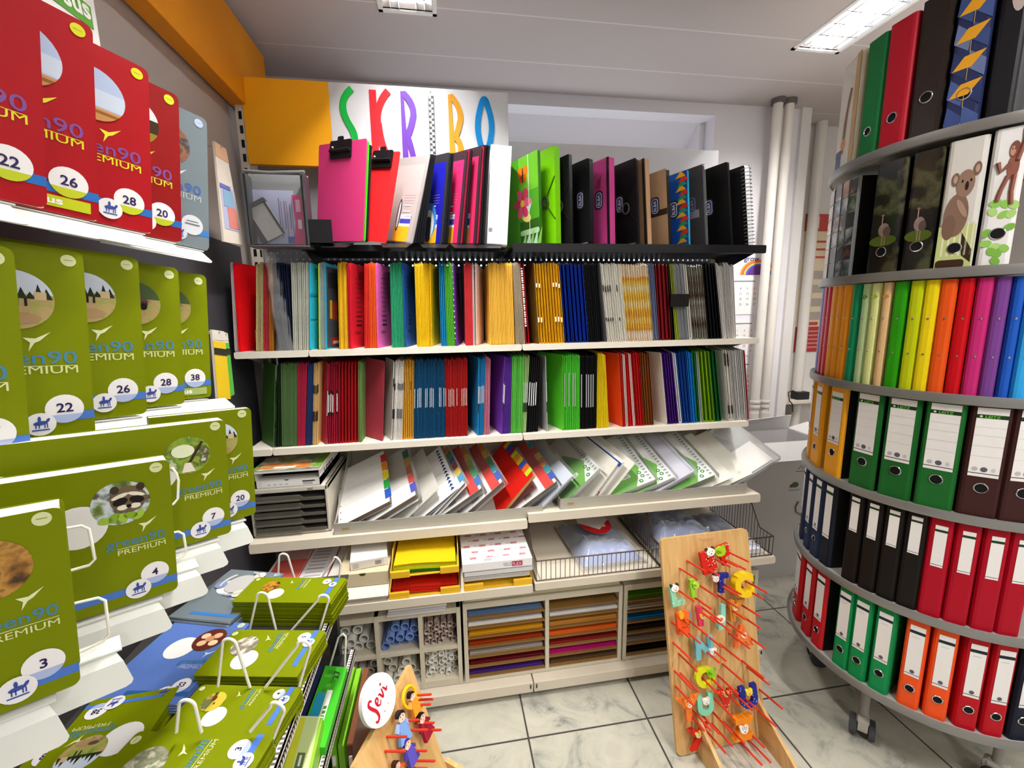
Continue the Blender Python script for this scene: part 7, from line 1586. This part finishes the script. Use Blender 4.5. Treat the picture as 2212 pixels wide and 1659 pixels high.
# triangular peg board at the bottom of the photo
n2 = V((.80, -.46, .38)).normalized(); e2 = V((0, 0, 1)).cross(n2).normalized(); u2 = n2.cross(e2)
T0 = at(884, 1436, Y=1.02); FT = FR(T0, e2, u2, n2)
tb = thing('triangle_peg_board', 'triangular plywood peg board with white name disc at the bottom of the photo', 'peg board', FT)
def to_t(u, v, k=0): p = on_plane(u, v, T0+n2*k, n2)-T0; return p.dot(e2), p.dot(u2)
l1, r1 = to_t(765, 1659), to_t(958, 1640); zmin = -T0.z/u2.z
def ext(p): s = (zmin*.97)/p[1]; return (p[0]*min(s, 1.5), p[1]*s) if s < 1.5 else (p[0]*1.5, zmin*.97)
L2, R2 = (l1[0]*1.25, zmin*.99), (r1[0]*1.3, zmin*.99)
MB().prism([(-.004, -.004), L2 if False else (l1[0], l1[1]), (l1[0]*1.05, zmin*.99), (r1[0]*1.1, zmin*.99), (r1[0], r1[1]), (.006, -.004)], -.014, 0, PLY).build('board', tb, bevel=.0015)
q = to_t(990, 1659); m = MB(); m.plate([(r1[0]*.98, r1[1]-.005, .0), (r1[0]*.98, zmin*.95, .0), (r1[0]*.98, zmin*.95, .14), (r1[0]*.98, r1[1]*1.15, .05)], .012, PLY); m.build('foot_fin', tb, bevel=.001)
zp = lambda a, b: (640+a/3.687, 1240+b/3.687)
peg2 = None
for a, b in ((925, 968), (940, 1005), (918, 1045), (822, 1168), (945, 1190), (890, 1245), (1000, 1245), (720, 1297), (705, 1412), (880, 1408), (945, 1487), (880, 1545)):
    x, y = to_t(*zp(a, b)); M = T(x, y, 0)
    if peg2 is None: m = MB(); m.tube([(0, 0, 0), (0, 0, .06), (0, 0, .062)], [.0028, .0028, .002], PEG, 8); peg2 = m.build('peg', tb, M, smooth=True)
    else: dup(peg2, M, parent=tb)
dx, dy = to_t(820, 1511, .012); p1 = to_t(820, 1444, .012); rd = abs(p1[1]-dy)
dk = MB(); ds = thing('name_disc', 'white round name disc with red script fixed to the triangular peg board', 'sign', FT @ T(dx, dy, .001))
dk.prism(ell(0, 0, rd, rd, 48), 0, .011, c_('#efece8', .4)); dk.build('disc', ds, bevel=.0012)
m = MB(T(0, 0, .0115) @ Mx.Rotation(R(20), 4, 'Z')); rc = c_('#c01c34', .4)
def curve(P, w):
    P = [V(p)*rd for p in P]; C_ = []
    for i in range(len(P)-1):
        p0, p1_, p2, p3 = P[max(i-1, 0)], P[i], P[i+1], P[min(i+2, len(P)-1)]
        for s in [k/6 for k in range(6)]: C_.append(.5*((2*p1_)+(p2-p0)*s+(2*p0-5*p1_+4*p2-p3)*s*s+(3*p1_-p0-3*p2+p3)*s**3))
    C_.append(P[-1]); n_ = len(C_); LFT = []; RGT = []
    for i, p in enumerate(C_):
        d = (C_[min(i+1, n_-1)]-C_[max(i-1, 0)]).normalized(); w_ = rd*w*(.55+.45*sin(pi*i/(n_-1))); nn = V((-d.y, d.x))*w_/2; LFT.append(p+nn); RGT.append(p-nn)
    m.add([(p.x, p.y, .0002) for p in LFT+RGT], [(i, n_+i, n_+i+1, i+1) for i in range(n_-1)], rc)
curve([(-.28, .38), (-.36, .50), (-.50, .42), (-.48, .18), (-.42, -.10), (-.48, -.36), (-.66, -.42), (-.72, -.30)], .13)
curve([(-.24, .0), (-.06, .08), (-.06, .20), (-.18, .18), (-.22, -.02), (-.12, -.14), (.04, -.06)], .09)
curve([(.06, .16), (.14, .14), (.18, -.12), (.30, .04), (.34, .20)], .09)
curve([(.42, .16), (.46, .0), (.48, -.12), (.60, -.04)], .09)
m.poly(ell(.44*rd, .34*rd, .055*rd, .055*rd, 12), rc, .0002)
for i, ch in enumerate('1831'): m.text(ch, (-.5+.32*i)*rd, -.58*rd, .085*rd, c_('#8a4a50', .4), .0002, al='c')
m.build('name_lettering', ds)
# little painted figures hanging on its pegs (plain generic dolls)
def figure(lab, u, v, body, dress, hair, size, rot=0, depth=.026):
    x, y = to_t(u, v, depth); F = FT @ T(x, y, depth) @ Mx.Rotation(R(rot), 4, 'Z'); o = thing('painted_figure', lab, 'painted figure', F); s = size
    m = MB(); m.prism([(-.30*s, -.5*s), (.30*s, -.5*s), (.2*s, -.1*s), (.16*s, .14*s), (-.16*s, .14*s), (-.22*s, -.1*s)], -.005, .005, c_(dress, .35)); m.prism([(-.34*s, -.05*s), (-.26*s, -.12*s), (-.12*s, .12*s), (-.18*s, .16*s)], -.004, .004, c_(body, .35)); m.prism([(.34*s, -.05*s), (.26*s, -.12*s), (.12*s, .12*s), (.18*s, .16*s)], -.004, .004, c_(body, .35)); m.build('dress', o, bevel=.001)
    m = MB(); m.prism(ell(0, .29*s, .16*s, .19*s, 18), -.005, .005, c_('#f0c8b0', .4))
    for q in (-1, 1): m.poly(ell(q*.06*s, .31*s, .02*s, .026*s, 8), INK, .0054)
    m.poly(ell(0, .21*s, .035*s, .012*s, 8), c_('#c03a3a'), .0054); m.build('head', o)
    m = MB(); m.prism([(.17*s*cos(i*pi/10), .31*s+.19*s*sin(i*pi/10)) for i in range(11)]+[(-.12*s, .36*s), (0, .41*s), (.12*s, .36*s)], -.006, .006, c_(hair, .4)); m.build('hair', o)
figure('painted figure in orange under a yellow arch, topmost on the triangular board', 893, 1517, '#f0b04a', '#e8962a', '#1f1a1a', .055)
m = MB(); x, y = to_t(884, 1505, .018); m.ring((0, 0, 0), (0, 0, 1), .022, .004, c_('#f0c01a', .35)); tag(m.build('yellow_ring', M=FT @ T(x, y, .018), smooth=True), 'yellow painted ring behind the topmost figure on the triangular board', 'ring')
figure('painted figure in light blue on the triangular board', 869, 1568, '#9ab8e6', '#7aa0dc', '#1c1a1c', .068, -12)
figure('painted figure in dark red on the triangular board', 916, 1565, '#8a1c34', '#a01f38', '#1c1618', .066, 6)
figure('painted figure in violet in the middle of the triangular board', 884, 1622, '#4a3f9c', '#5a4fb4', '#3a2f8a', .062, 4)
figure('painted figure in orange red at the bottom edge of the triangular board', 862, 1664, '#e0522a', '#e86a3a', '#3a1e14', .05, 10)
